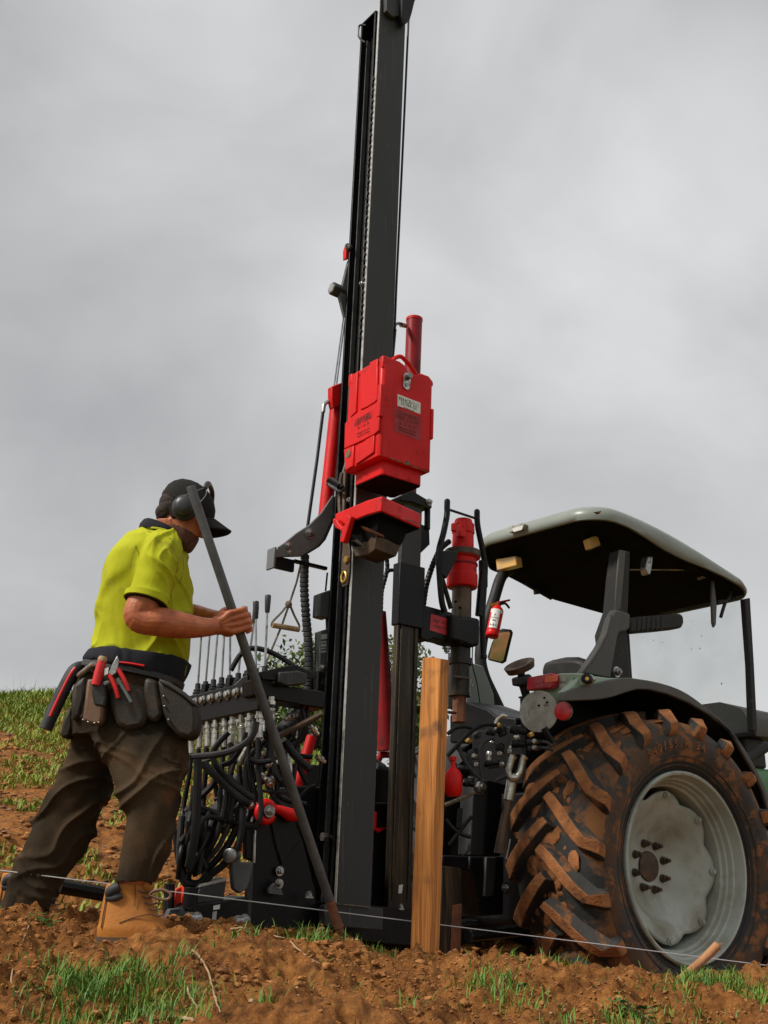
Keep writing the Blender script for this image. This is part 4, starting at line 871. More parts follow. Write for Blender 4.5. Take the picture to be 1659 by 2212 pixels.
# --- right rear wheel
whl = bpy.data.objects.new('rear_wheel', None)
def wfr(q): return TF.ws(q)
sec = [(.035, .448), (.012, .470), (-.012, .520), (-.034, .575), (-.040, .615), (-.030, .660), (-.008, .700), (.022, .725), (.08, .740), (.25, .748)]
prof_ = sec + [(.5 - a_, b_) for a_, b_ in sec[::-1][1:]]
wheel_mb = lathe(TF.o, TY, prof_, 96, ref=TX, closed=True)
for i in range(len(wheel_mb.f)):
    ri = i // 96; wheel_mb.mi[i] = 1 if ri in (0, 1, len(prof_) - 2, len(prof_) - 1) else (2 if ri in (2, 3, 4) else 0)
wheel = wheel_mb.build('rear_wheel', ['tyre', 'tyre_clean_dark', 'tyre_side'], tra, 60)
# moulded ribs on the sidewall
for rr_ in (.545, .50):
    a_ = np.linspace(0, 2 * math.pi, 80)[:-1]; yy_ = np.interp(rr_, [b_ for _, b_ in sec], [a2 for a2, _ in sec]) - .001
    tp(tube(TF.ws([(rr_ * math.cos(t_), yy_, rr_ * math.sin(t_)) for t_ in a_]), .0035, 6, closed=True), 'sidewall_rib', 'tyre', wheel)
# lug: bar from the middle of the tread to the shoulder, then down the sidewall
def lug_mesh():
    path = []
    for t_ in np.linspace(0, 1, 9):
        y_ = .268 - .262 * t_; ph = .30 * t_ ** 1.15; r_ = np.interp(y_, [.0, .022, .08, .25], [.712, .725, .740, .748]); path.append((y_, ph, r_, .050 + .006 * t_))
    for y_, ph, r_, h_ in ((-.022, .325, .690, .042), (-.033, .335, .664, .026), (-.036, .340, .645, .004)): path.append((y_, ph, r_, h_))
    rings = []
    for i, (y_, ph, r_, h_) in enumerate(path):
        end = i / (len(path) - 1); wt = .031 * (.85 + .15 * min(1, end * 4)); wb = .050
        if i == 0: wt *= .9
        if i >= 9:
            out_ = np.array([0, -1.0 if i > 9 else -.75, 0])
        c_, s_ = math.cos(ph), math.sin(ph); rad = np.array([c_, 0, s_]); tan = np.array([-s_, 0, c_]); lat = np.array([0, 1.0, 0])
        if i < 9:
            d = tan * .62 + lat * .78; up = rad; base = rad * (r_ - .012) + np.array([0, y_, 0])
        else:
            d = tan; up = rad * .5 - lat * .86; base = rad * r_ + np.array([0, y_ + .006, 0])
        d = d / np.linalg.norm(d); hh = h_ + .012 if i < 9 else h_ + .006
        rings.append(np.array([base - d * wb, base - d * wt + up * hh, base + d * wt + up * hh, base + d * wb]))
    mb = MB(); k = 4; fs, mi = [], []
    for i in range(len(rings) - 1):
        for j in range(3): fs.append((i * 4 + j, i * 4 + j + 1, (i + 1) * 4 + j + 1, (i + 1) * 4 + j)); mi.append(1 if j == 1 else 0)
    fs += [(0, 3, 2, 1), tuple((len(rings) - 1) * 4 + q for q in range(4))]; mi += [0, 0]
    mb.add(np.concatenate(rings), fs); mb.mi = mi
    return mb.build('lug', ['lug', 'lug_mud'], None, 40, mesh_only=True, loc=(0, 0, 0))
lm = lug_mesh(); lmm = lm.copy(); lmm.transform(Matrix.Scale(-1, 4, (0, 1, 0))); lmm.flip_normals(); lmm.transform(Matrix.Translation((0, .5, 0)))
NL = 19; WM = TF.mat()
def add_lugs(parent, WMx):
    for i in range(NL):
        for me_, of in ((lm, 0), (lmm, .5)):
            o = place('lug', me_, WMx @ Matrix.Rotation(-(i + of) * 2 * math.pi / NL - .05, 4, 'Y'), parent)
            b_ = o.modifiers.new('bevel', 'BEVEL'); b_.width = .006; b_.segments = 2; b_.limit_method = 'ANGLE'; b_.angle_limit = R(35)
add_lugs(wheel, WM)
# caked mud between the lugs and on the shoulder
mr2 = np.random.default_rng(8); mb = MB(); bmx = bmesh.new(); bmesh.ops.create_icosphere(bmx, subdivisions=2, radius=1.0); icv = np.array([v_.co[:] for v_ in bmx.verts]); icf = [tuple(v_.index for v_ in f_.verts) for f_ in bmx.faces]; bmx.free()
for i in range(240):
    y_ = float(np.clip(mr2.normal(.25, .10), .0, .5)); ph = R(mr2.uniform(60, 250)); r_ = float(np.interp(min(y_, .5 - y_), [-.01, .022, .08, .25], [.70, .725, .740, .748])); s_ = .008 + .034 * mr2.random() ** 2
    rad = np.array([math.cos(ph), 0, math.sin(ph)]); tan = np.array([-math.sin(ph), 0, math.cos(ph)])
    v_ = icv * (1 + .4 * (mr2.random((len(icv), 1)) - .5)); q_ = rad * r_ + np.array([0, y_, 0]) + s_ * (v_[:, :1] * tan * 1.3 + v_[:, 1:2] * np.array([0, 1.0, 0]) + v_[:, 2:] * rad * .22)
    mb.add(TF.ws(q_), icf)
o = tp(mb, 'caked_mud', 'lug_mud', wheel, smooth=60); o['kind'] = 'stuff'
# size marking moulded in the sidewall
s_txt = '540/65 R 34'
for i, ch_ in enumerate(s_txt):
    if ch_ == ' ': continue
    ph = R(118) - i * R(4.2); r_ = .605; p_ = np.array([r_ * math.cos(ph), -.0405, r_ * math.sin(ph)])
    text(ch_, .058, facemat(TF, p_, (math.sin(ph), 0, -math.cos(ph)), (math.cos(ph), 0, math.sin(ph))), 'lug_mud', wheel, 'tyre_lettering', .0025)
# rim
rim = tp(lathe(TF.o, TY, [(.012, .472), (-.004, .470), (-.010, .462), (-.006, .452), (.012, .446), (.046, .440), (.052, .428), (.078, .425), (.084, .416), (.105, .413), (.112, .400), (.16, .394), (.22, .388), (.34, .392), (.47, .44), (.47, .455), (.34, .41), (.2, .408), (.10, .43), (.04, .458)], 72, ref=TX, closed=True), 'rim', 'rim', wheel, smooth=40)
mb = MB(); segs = 96; rings = []
for rr_, yy_, wv in ((.078, .275, 0), (.080, .262, 0), (.165, .258, 0), (.185, .250, 0), (.25, .205, .1), (.315, .155, .45), (.345, .140, .8), (.365, .132, 1)):
    ring = []
    for k in range(segs):
        a_ = 2 * math.pi * k / segs; s_ = (.5 + .5 * math.cos(8 * a_ + .6)) ** .55; r_ = rr_ - wv * .019 * (1 - s_) ** 1.2 + wv * .012 * s_; ring.append((r_ * math.cos(a_), yy_ + wv * .02 * (1 - s_), r_ * math.sin(a_)))
    rings.append(TF.ws(ring))
V_ = np.concatenate(rings); fs = [(i * segs + k, i * segs + (k + 1) % segs, (i + 1) * segs + (k + 1) % segs, (i + 1) * segs + k) for i in range(len(rings) - 1) for k in range(segs)]
mb.add(V_, fs); disc = tp(mb, 'wheel_disc', 'rim', wheel, smooth=50); sol = disc.modifiers.new('thick', 'SOLIDIFY'); sol.thickness = .010; sol.offset = 0
tp(lathe(TF.w((0, .262, 0)), -TY, [(-.15, .30), (-.10, .30), (-.02, .074), (.012, .074), (.016, .055), (.017, .001)], 32), 'hub', 'brown_steel', wheel)
for k in range(8):
    a_ = 2 * math.pi * k / 8 + .25; c_ = TF.w((.118 * math.cos(a_), .258, .118 * math.sin(a_)))
    mb = lathe(c_, -TY, [(-.004, .023), (.010, .021), (.011, .017), (.030, .017), (.031, .010), (.052, .010), (.054, .007)], 12); tp(mb, 'wheel_stud', 'brown_steel', wheel)
    a_ = 2 * math.pi * k / 8 - .075; c_ = TF.w((.360 * math.cos(a_), .128, .360 * math.sin(a_)))
    tp(lathe(c_, -TY, [(-.006, .020), (.004, .020), (.005, .014), (.016, .013), (.017, .008)], 8), 'rim_bolt', 'rim', wheel)
    c_ = TF.w((.20 * math.cos(a_ + .3), .243, .20 * math.sin(a_ + .3)))
    tp(lathe(c_, -TY, [(-.012, .008), (.001, .008)], 8), 'disc_hole', 'roof_under', wheel)
# left rear wheel, mostly hidden behind the driver; coloured dark for the shade there
WM2 = TF.mat((0, 1.80, 0)) @ Matrix.Scale(-1, 4, (0, 1, 0))
wl = MB(); lathe((0, 0, 0), (0, 1, 0), prof_, 48, wl, closed=True); wme = wl.build('x', 'tyre_clean_dark', None, 60, mesh_only=True, loc=(0, 0, 0))
wheel2 = place('rear_wheel', wme, WM2, tra)
dk = []
for me_ in (lm, lmm):
    k_ = me_.copy(); k_.materials.clear(); k_.materials.append(MATS['tyre_clean_dark']); k_.materials.append(MATS['tyre_clean_dark']); dk.append(k_)  # all-dark lugs, shade put into the colour
for i in range(NL):
    for me_, of in ((dk[0], 0), (dk[1], .5)):
        o = bpy.data.objects.new('lug', me_); COL.objects.link(o); o.parent = wheel2; o.matrix_local = Matrix.Rotation(-(i + of) * 2 * math.pi / NL - .05, 4, 'Y')
o = bpy.data.objects.new('rim', lathe((0, 0, 0), (0, 1, 0), [(.0, .47), (-.01, .462), (.05, .43), (.13, .40), (.15, .30), (.25, .10), (.25, .001)], 40).build('x', 'rim', None, 40, mesh_only=True, loc=(0, 0, 0))); COL.objects.link(o); o.parent = wheel2

# --- canopy
def rrect(x0, x1, y0, y1, rr_, n=8, rf=None):
    o_ = []
    for cx, cy, a0, r_ in ((x1, y1, 0, rf or rr_), (x0, y1, 90, rr_), (x0, y0, 180, rr_), (x1, y0, 270, rf or rr_)):
        for t_ in np.linspace(0, 90, n):
            a_ = R(a0 + t_); o_.append(((cx - r_ if cx == x1 else cx + r_) + r_ * math.cos(a_), (cy - r_ if cy == y1 else cy + r_) + r_ * math.sin(a_)))
    d_ = []
    for i, p_ in enumerate(o_):      # straight runs get points of their own so that they can follow the crown
        q_ = o_[(i + 1) % len(o_)]; d_.append(p_)
        if (i + 1) % n == 0: d_ += [(p_[0] + (q_[0] - p_[0]) * t_, p_[1] + (q_[1] - p_[1]) * t_) for t_ in np.arange(1, 14) / 14]
    return d_
rx0, rx1, ry0, ry1 = -.085, 1.41, .405, 1.50
XS = [-.1, .08, .22, .38, .54, .72, .90, 1.08, 1.26, 1.41]
def zu(x_, y_=.4): return float(np.interp(x_, XS, [1.935, 1.930, 1.915, 1.875, 1.828, 1.797, 1.778, 1.752, 1.715, 1.66]) + .035 * max(0, y_ - .4) * (x_ < .05) - .07 * sm((y_ - 1.1) / .4) * sm((x_ + .02) / .12) * sm((1.1 - x_) / .5))
def zt(x_, y_=.4): return float(np.interp(x_, XS, [2.028, 2.022, 2.012, 1.992, 1.965, 1.928, 1.882, 1.832, 1.776, 1.705]) + .03 * max(0, y_ - .4))
rings = []
for ins, fr in ((.45, .2), (.3, .2), (.16, .2), (.08, .18), (.035, .12), (.012, .0), (0, .04), (-.006, .35), (.004, .75), (.03, 1.0), (.09, 1.16), (.20, 1.27), (.38, 1.30)):
    rings.append(TF.ws([(x_, y_, zu(x_, y_) + fr * (zt(x_, y_) - zu(x_, y_))) for x_, y_ in rrect(rx0 + ins, rx1 - ins, ry0 + ins, ry1 - ins, max(.20 - ins * .4, .05), 12, max(.15 - ins * .3, .04))]))
roof = tp(loft(rings), 'canopy', 'roof_paint', smooth=60)
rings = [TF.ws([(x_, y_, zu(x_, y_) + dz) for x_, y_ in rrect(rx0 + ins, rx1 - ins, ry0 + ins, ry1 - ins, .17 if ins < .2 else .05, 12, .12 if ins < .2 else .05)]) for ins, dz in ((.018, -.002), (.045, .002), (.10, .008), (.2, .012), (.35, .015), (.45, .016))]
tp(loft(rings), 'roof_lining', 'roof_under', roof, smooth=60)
tp(trace(TF, 0, rx0 - .002, -.035, zz('G', (255, 250), (335, 228), (345, 236), (330, 264), (262, 282))), 'marker_lamp', 'grey_disc', roof, .004)
tp(trace(TF, 0, rx0 - .037, -.004, zz('G', (258, 256), (318, 238), (312, 262), (266, 276))), 'lamp_lens', 'white_label', roof, .002)
tp(trace(TF, 1, 1.49, -.02, zz('G', (370, 588), (430, 592), (428, 612), (374, 618))), 'roof_vent', 'grey_plastic', roof, .002)
l1 = tp(trace(TF, 0, .02, .06, zz('F', (958, 692), (1104, 668), (1114, 742), (968, 778))), 'work_lamp', 'amber', roof, .008)
tp(trace(TF, 0, .081, .03, zz('F', (950, 680), (1112, 655), (1122, 755), (962, 790))), 'lamp_housing', 'black_plastic', roof, .008)
tp(trace(TF, 1, .62, .05, zz('G', (675, 312), (724, 286), (744, 344), (690, 367))), 'work_lamp', 'amber', roof, .006)
tp(trace(TF, 1, .671, .03, zz('G', (668, 306), (724, 276), (752, 348), (690, 378))), 'lamp_housing', 'black_plastic', roof, .006)
# stain marks on the rim of the roof
tp(trace(TF, 1, ry0 + .012, -.02, zz('G', (700, 168), (732, 162), (722, 178), (712, 172))), 'bird_mark', 'rust', roof)
# rail, latch and mirror under the near edge
tp(tube(spl([th('G', q, .50) for q in ((1080, 405), (1200, 445), (1320, 490), (1400, 498), (1440, 512), (1462, 545), (1462, 580), (1445, 630), (1425, 660), (1400, 740))], 5), .011, 10), 'mirror_arm', 'black_plastic', roof, smooth=60)
tp(trace(TF, 1, .49, .05, zz('G', (1000, 408), (1030, 408), (1022, 470), (1015, 505), (1000, 505), (990, 470))), 'door_latch', 'steel', roof, .004)
tp(tube([th('G', (905, 480), .52), th('G', (1270, 482), .52)], .004, 6), 'cable', 'steel', roof)
tp(trace(TF, 1, .485, .05, zz('G', (1295, 505), (1340, 490), (1350, 510), (1310, 530))), 'arm_clamp', 'steel', roof, .004)
tp(trace(TF, 1, .48, .02, zz('G', (1357, 530), (1366, 545), (1380, 680), (1376, 780), (1366, 798), (1358, 770), (1354, 640))), 'mirror', 'grey_plastic', roof, .006)
tp(tube([th('G', (1380, 660), .5), th('G', (1425, 655), .5)], .014, 10), 'mirror_clamp', 'black_plastic', roof)
# --- roll bar: right pillar with its cover, left pillar
rp = tp(trace(TF, 1, .46, .09, zz('G', (850, 370), (905, 380), (892, 715), (888, 840), (905, 1085), (800, 1078), (770, 830), (815, 700), (830, 520))), 'roll_bar_post', 'black_plastic', bevel=.008)
tp(trace(TF, 1, .448, .012, zz('G', (845, 370), (880, 376), (868, 520), (852, 700), (822, 700), (832, 520))), 'post_face', 'grey_plastic', rp, .004)
tp(trace(TF, 1, .405, .055, zz('G', (828, 695), (905, 722), (902, 800), (885, 818), (848, 822), (835, 850), (812, 980), (797, 1078), (640, 1047), (680, 990), (740, 900), (775, 830), (800, 740))), 'post_cover', 'grey_plastic', rp, .010)
tp(trace(TF, 1, .40, .02, zz('G', (800, 720), (812, 740), (788, 830), (750, 905), (690, 1000), (650, 1050), (636, 1047), (678, 988), (738, 898), (773, 826))), 'cover_rib', 'grey_plastic', rp, .006)
hexbolt(th('G', (828, 1042), .46), -TY, .022, 'bolt', rp)
arm_ = tp(trace(TF, 1, .44, .10, zz('G', (905, 742), (960, 735), (1080, 726), (1180, 720), (1198, 735), (1200, 772), (1188, 800), (1080, 812), (960, 822), (905, 830))), 'folding_arm', 'black_plastic', rp, .014)
for i in range(6): tp(trace(TF, 1, .436, .006, zz('G', (945 + i * 26, 742 - i * 2), (953 + i * 26, 741 - i * 2), (951 + i * 26, 820 - i * 2), (943 + i * 26, 821 - i * 2))), 'arm_rib', 'black_plastic', arm_, .002)
tp(tube(spl([th('F', q, 1.40) for q in ((1060, 770), (1000, 830), (945, 1000), (880, 1200), (855, 1330), (850, 1450), (880, 1570), (935, 1690), (1015, 1860))], 5), .037, 14), 'roll_bar_post', 'black_plastic', smooth=60)
tp(tube([th('G', (470, 640), 1.42), th('G', (330, 560), 1.42)], .01, 6), 'roof_brace', 'black_plastic', roof)
# --- windscreen and its frame
ws_x = 1.30
fr1 = tp(trace(TF, 1, .43, .04, zz('G', (1533, 640), (1562, 634), (1584, 1000), (1602, 1365), (1574, 1365), (1560, 1000))), 'windscreen_frame', 'black_plastic', bevel=.006)
pn = [TF.hit(z1('G', (1548, 640)), 1, .45), TF.hit(z1('G', (1592, 1380)), 1, .45)]
xs_, z1_, z0_ = .5 * (pn[0][0] + pn[1][0]), pn[0][2] + .05, pn[1][2] + .02
tp(box(TF, (xs_ - .003, .47, z0_), (xs_ + .003, 1.44, z1_)), 'windscreen', 'glass', fr1)
tp(box(TF, (xs_ - .012, 1.44, z0_), (xs_ + .012, 1.465, z1_)), 'windscreen_frame', 'black_plastic', bevel=.004)
tp(box(TF, (xs_ - .012, .47, z0_ - .03), (xs_ + .012, 1.44, z0_)), 'windscreen_frame', 'black_plastic', bevel=.004)
rs = np.random.default_rng(5); mb = MB()
for i in range(11):
    c_ = (xs_ - .0032, rs.uniform(.5, 1.3), rs.uniform(z0_ + .1, z1_ - .1)); s_ = rs.uniform(.002, .008); a_ = rs.random() * 6
    mb.add(TF.ws([(c_[0], c_[1] + s_ * math.cos(a_ + k * 1.26) * rs.uniform(.4, 1), c_[2] + s_ * math.sin(a_ + k * 1.26) * rs.uniform(.6, 1.4)) for k in range(5)]), [(0, 1, 2, 3, 4)])
sp = tp(mb, 'mud_specks', 'lug', fr1, smooth=None); sp['kind'] = 'stuff'
# --- bonnet, dash, steering wheel, seat
mb = box(TF, (1.30, .60, -.2), (2.75, 1.18, .60)); tp(mb, 'bonnet', 'green_paint', bevel=.06)
rings = [TF.ws([(x_, y_, z_) for y_, z_ in ((.60, .80), (.58, .90), (.62, .97 - (x_ - 1.4) * .04), (.78, 1.03 - (x_ - 1.4) * .05), (1.02, 1.03 - (x_ - 1.4) * .05), (1.18, .97 - (x_ - 1.4) * .04), (1.22, .90), (1.20, .80))]) for x_ in (1.44, 1.9, 2.4, 2.7, 2.8)]
tp(loft(rings), 'bonnet_top', 'grey_plastic', smooth=60)  # grey stands in for the pale dusty reflection on the glass before it
tp(tube([TF.wh((1612, 1640), 1, .5), TF.wh((1655, 1612), 1, .5)], .035, 12), 'steering_ram', 'black_plastic', smooth=60)
tp(box(TF, (1.50, .66, .60), (1.72, 1.12, .80)), 'bonnet_prop', 'black_plastic', bevel=.02)
tp(box(TF, (1.0, .68, .2), (1.38, 1.12, .78)), 'dashboard', 'black_plastic', bevel=.05)
sw_c = TF.w((.88, .90, .86)); sa = TF.M @ np.array([-.55, 0, .83]); u_ = TY; v_ = np.cross(sa, u_)
tp(tube([sw_c + .18 * (math.cos(a_) * u_ + math.sin(a_) * v_) for a_ in np.linspace(0, 6.283, 30)[:-1]], .013, 8, closed=True), 'steering_wheel', 'black_plastic', smooth=60)
tp(tube([sw_c - sa * .2, sw_c], .03, 10), 'steering_column', 'black_plastic')
seat = tp(trace(TF, 0, .0, .13, zz('G', (412, 1075), (413, 1012), (430, 985), (460, 972), (540, 962), (600, 962), (640, 975), (662, 1005), (668, 1075))), 'seat_back', 'black_plastic', bevel=.03)
tp(trace(TF, 0, .10, .05, zz('G', (470, 1060), (475, 972), (540, 958), (605, 957), (650, 972), (680, 1010), (680, 1060))), 'seat_cushion', 'black_leather', seat, .02)
tp(box(TF, (.05, .70, .55), (.60, 1.12, .72)), 'seat_base', 'black_plastic', bevel=.03)
# --- rear body, platform, hitch
tp(box(TF, (-.42, .62, -.32), (1.40, 1.20, .42)), 'gearbox_housing', 'black_paint', bevel=.05)
tp(box(TF, (-.36, .56, .42), (.9, 1.28, .66)), 'cab_platform', 'black_paint', bevel=.03)
tp(trace(TF, 0, -.38, .3, zz('F', (740, 1745), (900, 1800), (960, 1850), (1110, 1865), (1110, 2050), (620, 2050), (620, 1850))), 'hitch_cover', 'black_paint', bevel=.01)
tp(box(TF, (-.02, .35, -.14), (.14, .70, .14)), 'axle_housing', 'black_paint', bevel=.04)
tp(box(TF, (-.02, 1.1, -.14), (.14, 1.5, .14)), 'axle_housing', 'black_paint', bevel=.04)
for y_ in (.66, 1.14): tp(tube([TF.w((-.2, y_, -.30)), TF.w((-.95, y_ + (.06 if y_ > .9 else -.06), -.32))], .030, 8), 'lower_link', 'black_paint')
# --- right mudguard
outer = [(-.769, .777), (-.735, .822), (-.62, .860), (-.514, .884), (-.304, .934), (-.161, .940), (-.02, .936), (.133, .918), (.25, .885), (.356, .84), (.47, .785), (.581, .72), (.69, .62), (.786, .503), (.851, .40), (.88, .28)]
arc = spl([(a_, .1, b_) for a_, b_ in outer], 3)[:, [0, 2]]
inner = [tuple(TF.hit(z1('G', q), 1, .1)[[0, 2]]) for q in ((1440, 1367), (1330, 1280), (1220, 1215), (1100, 1165), (1000, 1140), (930, 1138), (860, 1158), (800, 1180), (740, 1192), (680, 1197), (600, 1200), (520, 1203))]
pts = [tuple(a_) for a_ in arc] + [(.845, .27), (.815, .40), (.755, .49)] + inner
mg = tp(poly(TF, 1, pts, .085, .022), 'mudguard_flare', 'grey_plastic', bevel=.006)
def strip(curve, y0_, y1_, th_, name, mat, parent):
    c_ = np.array(curve); n_ = len(c_); tg = np.gradient(c_, axis=0); nr = np.stack([-tg[:, 1], tg[:, 0]], 1); nr /= np.linalg.norm(nr, axis=1)[:, None]
    if nr[n_ // 2, 1] < 0: nr = -nr
    rings = []
    for i in range(n_): rings.append(TF.ws([(c_[i, 0], y0_, c_[i, 1]), (c_[i, 0], y1_, c_[i, 1]), (c_[i, 0] + nr[i, 0] * th_, y1_, c_[i, 1] + nr[i, 1] * th_), (c_[i, 0] + nr[i, 0] * th_, y0_, c_[i, 1] + nr[i, 1] * th_)]))
    return tp(loft(rings), name, mat, parent, smooth=50)
strip((arc - np.array([0, .012]))[arc[:, 0] > -.58], .107, .60, .010, 'mudguard_top', 'black_plastic', mg)
tp(poly(TF, 1, [tuple(a_ - np.array([0, .012])) for a_ in arc if a_[0] > -.58] + [(.8, .1), (-.3, .1), (-.56, .45)], .56, .03), 'mudguard_wall', 'black_paint', mg)  # black wall added to shut the sky out under the arch
# pale green rear panel of the mudguard
pan = tp(trace(TF, 0, -.60, .06, zz('G', (308, 1238), (316, 1196), (340, 1172), (372, 1150), (372, 1072), (420, 1062), (520, 1048), (600, 1046), (655, 1050), (680, 1075), (650, 1112), (560, 1148), (520, 1170), (498, 1212), (492, 1228), (470, 1200), (390, 1190), (330, 1205))), 'mudguard_panel', 'pale_green', mg, .008)
tp(trace(TF, 1, .112, .06, zz('G', (640, 1050), (700, 1062), (790, 1074), (850, 1074), (780, 1092), (690, 1114), (600, 1135), (545, 1150), (600, 1100))), 'mudguard_shoulder', 'pale_green', mg, .006)
tl = tp(trace(TF, 0, -.601, -.045, zz('G', (370, 1076), (508, 1050), (517, 1060), (515, 1120), (500, 1136), (366, 1148))), 'tail_lamp', 'red_lens', mg, .008)
tp(trace(TF, 0, -.6465, -.003, zz('G', (438, 1066), (505, 1054), (508, 1092), (436, 1100))), 'indicator_lens', 'orange_lens', tl, .002)
tp(trace(TF, 0, -.6465, -.002, zz('G', (372, 1082), (432, 1070), (430, 1098), (370, 1108))), 'lamp_lens', 'red_lens', tl, .001)
fa = TF.M @ np.array([-1, -.45, .0])
tp(lathe(thx('G', (402, 1258), -.68), fa, [(-.006, .104), (.0, .106), (.004, .104)], 40), 'round_plate', 'grey_disc', mg, .001)
tp(tube([thx('G', (402, 1258), -.67), thx('G', (410, 1200), -.58)], .02, 8), 'plate_bracket', 'black_plastic', mg)
for q in ((372, 1193), (432, 1183), (447, 1208), (402, 1225)): tp(lathe(thx('G', q, -.685), fa, [(-.004, .006), (.002, .006)], 8), 'bolt_hole', 'roof_under', mg)
tp(lathe(thx('G', (533, 1256), -.64), fa, [(-.014, .042), (-.002, .046), (.004, .044), (.006, .036)], 28), 'reflector', 'reflector', mg)
tp(lathe(thx('G', (537, 1256), -.62), fa, [(-.014, .046), (.0, .048)], 28), 'reflector_rim', 'grey_disc', mg)
for q, mt in (((535, 1083), 'grey_disc'), ((533, 1121), 'grey_disc'), ((602, 1092), 'green_paint')): tp(lathe(thx('G', q, -.6005), fa, [(-.004, .017), (.006, .017), (.008, .014)], 16), 'panel_boss', mt, mg)
tp(lathe(thx('G', (665, 1079), -.60), fa, [(-.02, .026), (.012, .026), (.014, .020)], 18), 'socket', 'black_plastic', mg)
tp(lathe(thx('G', (668, 1078), -.615), fa, [(0, .010), (.004, .010)], 10), 'socket_pin', 'brass', mg)
# rear work lamp on its stalk
wl_c = th('G', (298, 1010), .50); wa = np.array([-.35, -.35, .87])
lam = tp(lathe(wl_c, wa, [(-.030, .03), (-.022, .075), (.012, .086), (.016, .080), (.010, .050), (-.005, .035), (-.008, .001)], 28), 'rear_lamp', 'brown_steel', mg, smooth=40)
tp(tube(spl([th('G', q, .50) for q in ((302, 1040), (310, 1075), (318, 1100), (325, 1140), (340, 1195))], 4), [.024, .018, .03, .024, .022], 10), 'lamp_stalk', 'black_plastic', lam, smooth=50)
tp(trace(TF, 1, .47, .05, zz('G', (285, 1070), (352, 1050), (370, 1065), (350, 1090), (330, 1118), (290, 1112))), 'lamp_clamp', 'black_plastic', lam, .008)
# left mudguard glimpsed behind the auger
tp(trace(TF, 1, 1.32, .03, zz('F', (760, 1450), (870, 1480), (950, 1690), (960, 1850), (740, 1850))), 'mudguard_panel', 'roof_paint', bevel=.01)
tp(trace(TF, 1, 1.28, .02, zz('F', (620, 1380), (700, 1390), (690, 1800), (610, 1800))), 'mudguard_panel', 'grey_plastic', bevel=.01)
tp(tube(spl([th('F', q, 1.25) for q in ((790, 1340), (790, 1480), (820, 1600), (845, 1760))], 5), .004, 6), 'cable', 'hose')
# far mirror plate
mr_ = tp(trace(TF, 0, .12, .02, zz('F', (975, 1225), (1005, 1205), (1065, 1212), (1076, 1235), (1025, 1450), (1000, 1464), (905, 1440), (897, 1415), (930, 1310))), 'far_mirror', 'black_plastic', bevel=.006)
gq = [((982, 1238), .085), ((1060, 1228), .085), ((1066, 1240), .088), ((1018, 1440), .115), ((1000, 1450), .1155), ((912, 1428), .1145), ((940, 1310), .097)]
mb = MB(); fv = [TF.wh(z1('F', q), 0, x_) for q, x_ in gq]; n_ = len(fv)
mb.add(fv + [v_ + TX * .003 for v_ in fv], [tuple(range(n_)), tuple(range(2 * n_ - 1, n_ - 1, -1))] + [(i, (i + 1) % n_, n_ + (i + 1) % n_, n_ + i) for i in range(n_)])
tp(mb, 'mirror_glass', 'mirror', mr_)
# --- hydraulic couplers and hoses at the rear
hub_ = tp(box(TF, (-.46, .62, .42), (-.40, 1.10, .74)), 'coupler_plate', 'black_paint', bevel=.01)
rs = np.random.default_rng(11)
def PW(k, q, Yd): return P(z1(k, q), Yd)
for q0, q1, r_, mt in (((690, 340), (775, 365), .016, 'pale_steel'), ((860, 340), (1045, 375), .022, 'hose'), ((600, 360), (700, 395), .020, 'hose'), ((880, 500), (1030, 515), .022, 'hose'), ((1050, 485), (1220, 480), .014, 'grey_hose'), ((1060, 560), (1215, 548), .014, 'grey_hose'),
                       ((905, 445), (970, 430), .020, 'pale_steel'), ((390, 465), (440, 485), .014, 'pale_steel'), ((480, 380), (520, 440), .024, 'grey_hose'), ((750, 320), (790, 420), .030, 'hose'), ((1085, 380), (1110, 430), .020, 'brass'), ((850, 545), (880, 560), .014, 'pale_steel'),
                       ((640, 590), (628, 700), .018, 'pale_steel'), ((665, 475), (660, 505), .016, 'pale_steel'), ((620, 765), (760, 750), .010, 'grey_hose'), ((745, 500), (760, 640), .026, 'hose'), ((485, 560), (470, 680), .024, 'hose'), ((570, 730), (760, 715), .018, 'hose'), ((440, 870), (430, 930), .022, 'grey_hose'), ((340, 930), (470, 960), .020, 'hose'), ((280, 775), (430, 790), .018, 'hose')):
    a_, b_ = PW('h', q0, 5.75), PW('h', q1, 5.75); tp(lathe(a_, b_ - a_, [(0, r_ * .8), (.006, r_), (np.linalg.norm(b_ - a_) * .45, r_), (np.linalg.norm(b_ - a_) * .5, r_ * .8), (np.linalg.norm(b_ - a_) - .004, r_ * .8), (np.linalg.norm(b_ - a_), r_ * .6)], 10), 'coupler', mt, hub_)
for q in ((475, 645), (755, 620), (865, 595), (780, 735), (500, 740), (400, 470), (1140, 480), (1140, 550), (735, 300), (845, 780)):
    tp(lathe(PW('h', q, 5.70), np.array([-.5, -.8, .1]), [(-.02, .012), (.01, .014), (.016, .009)], 8), 'coupler_cap', ('pale_steel', 'brass')[int(rs.random() * 1.3)], hub_)
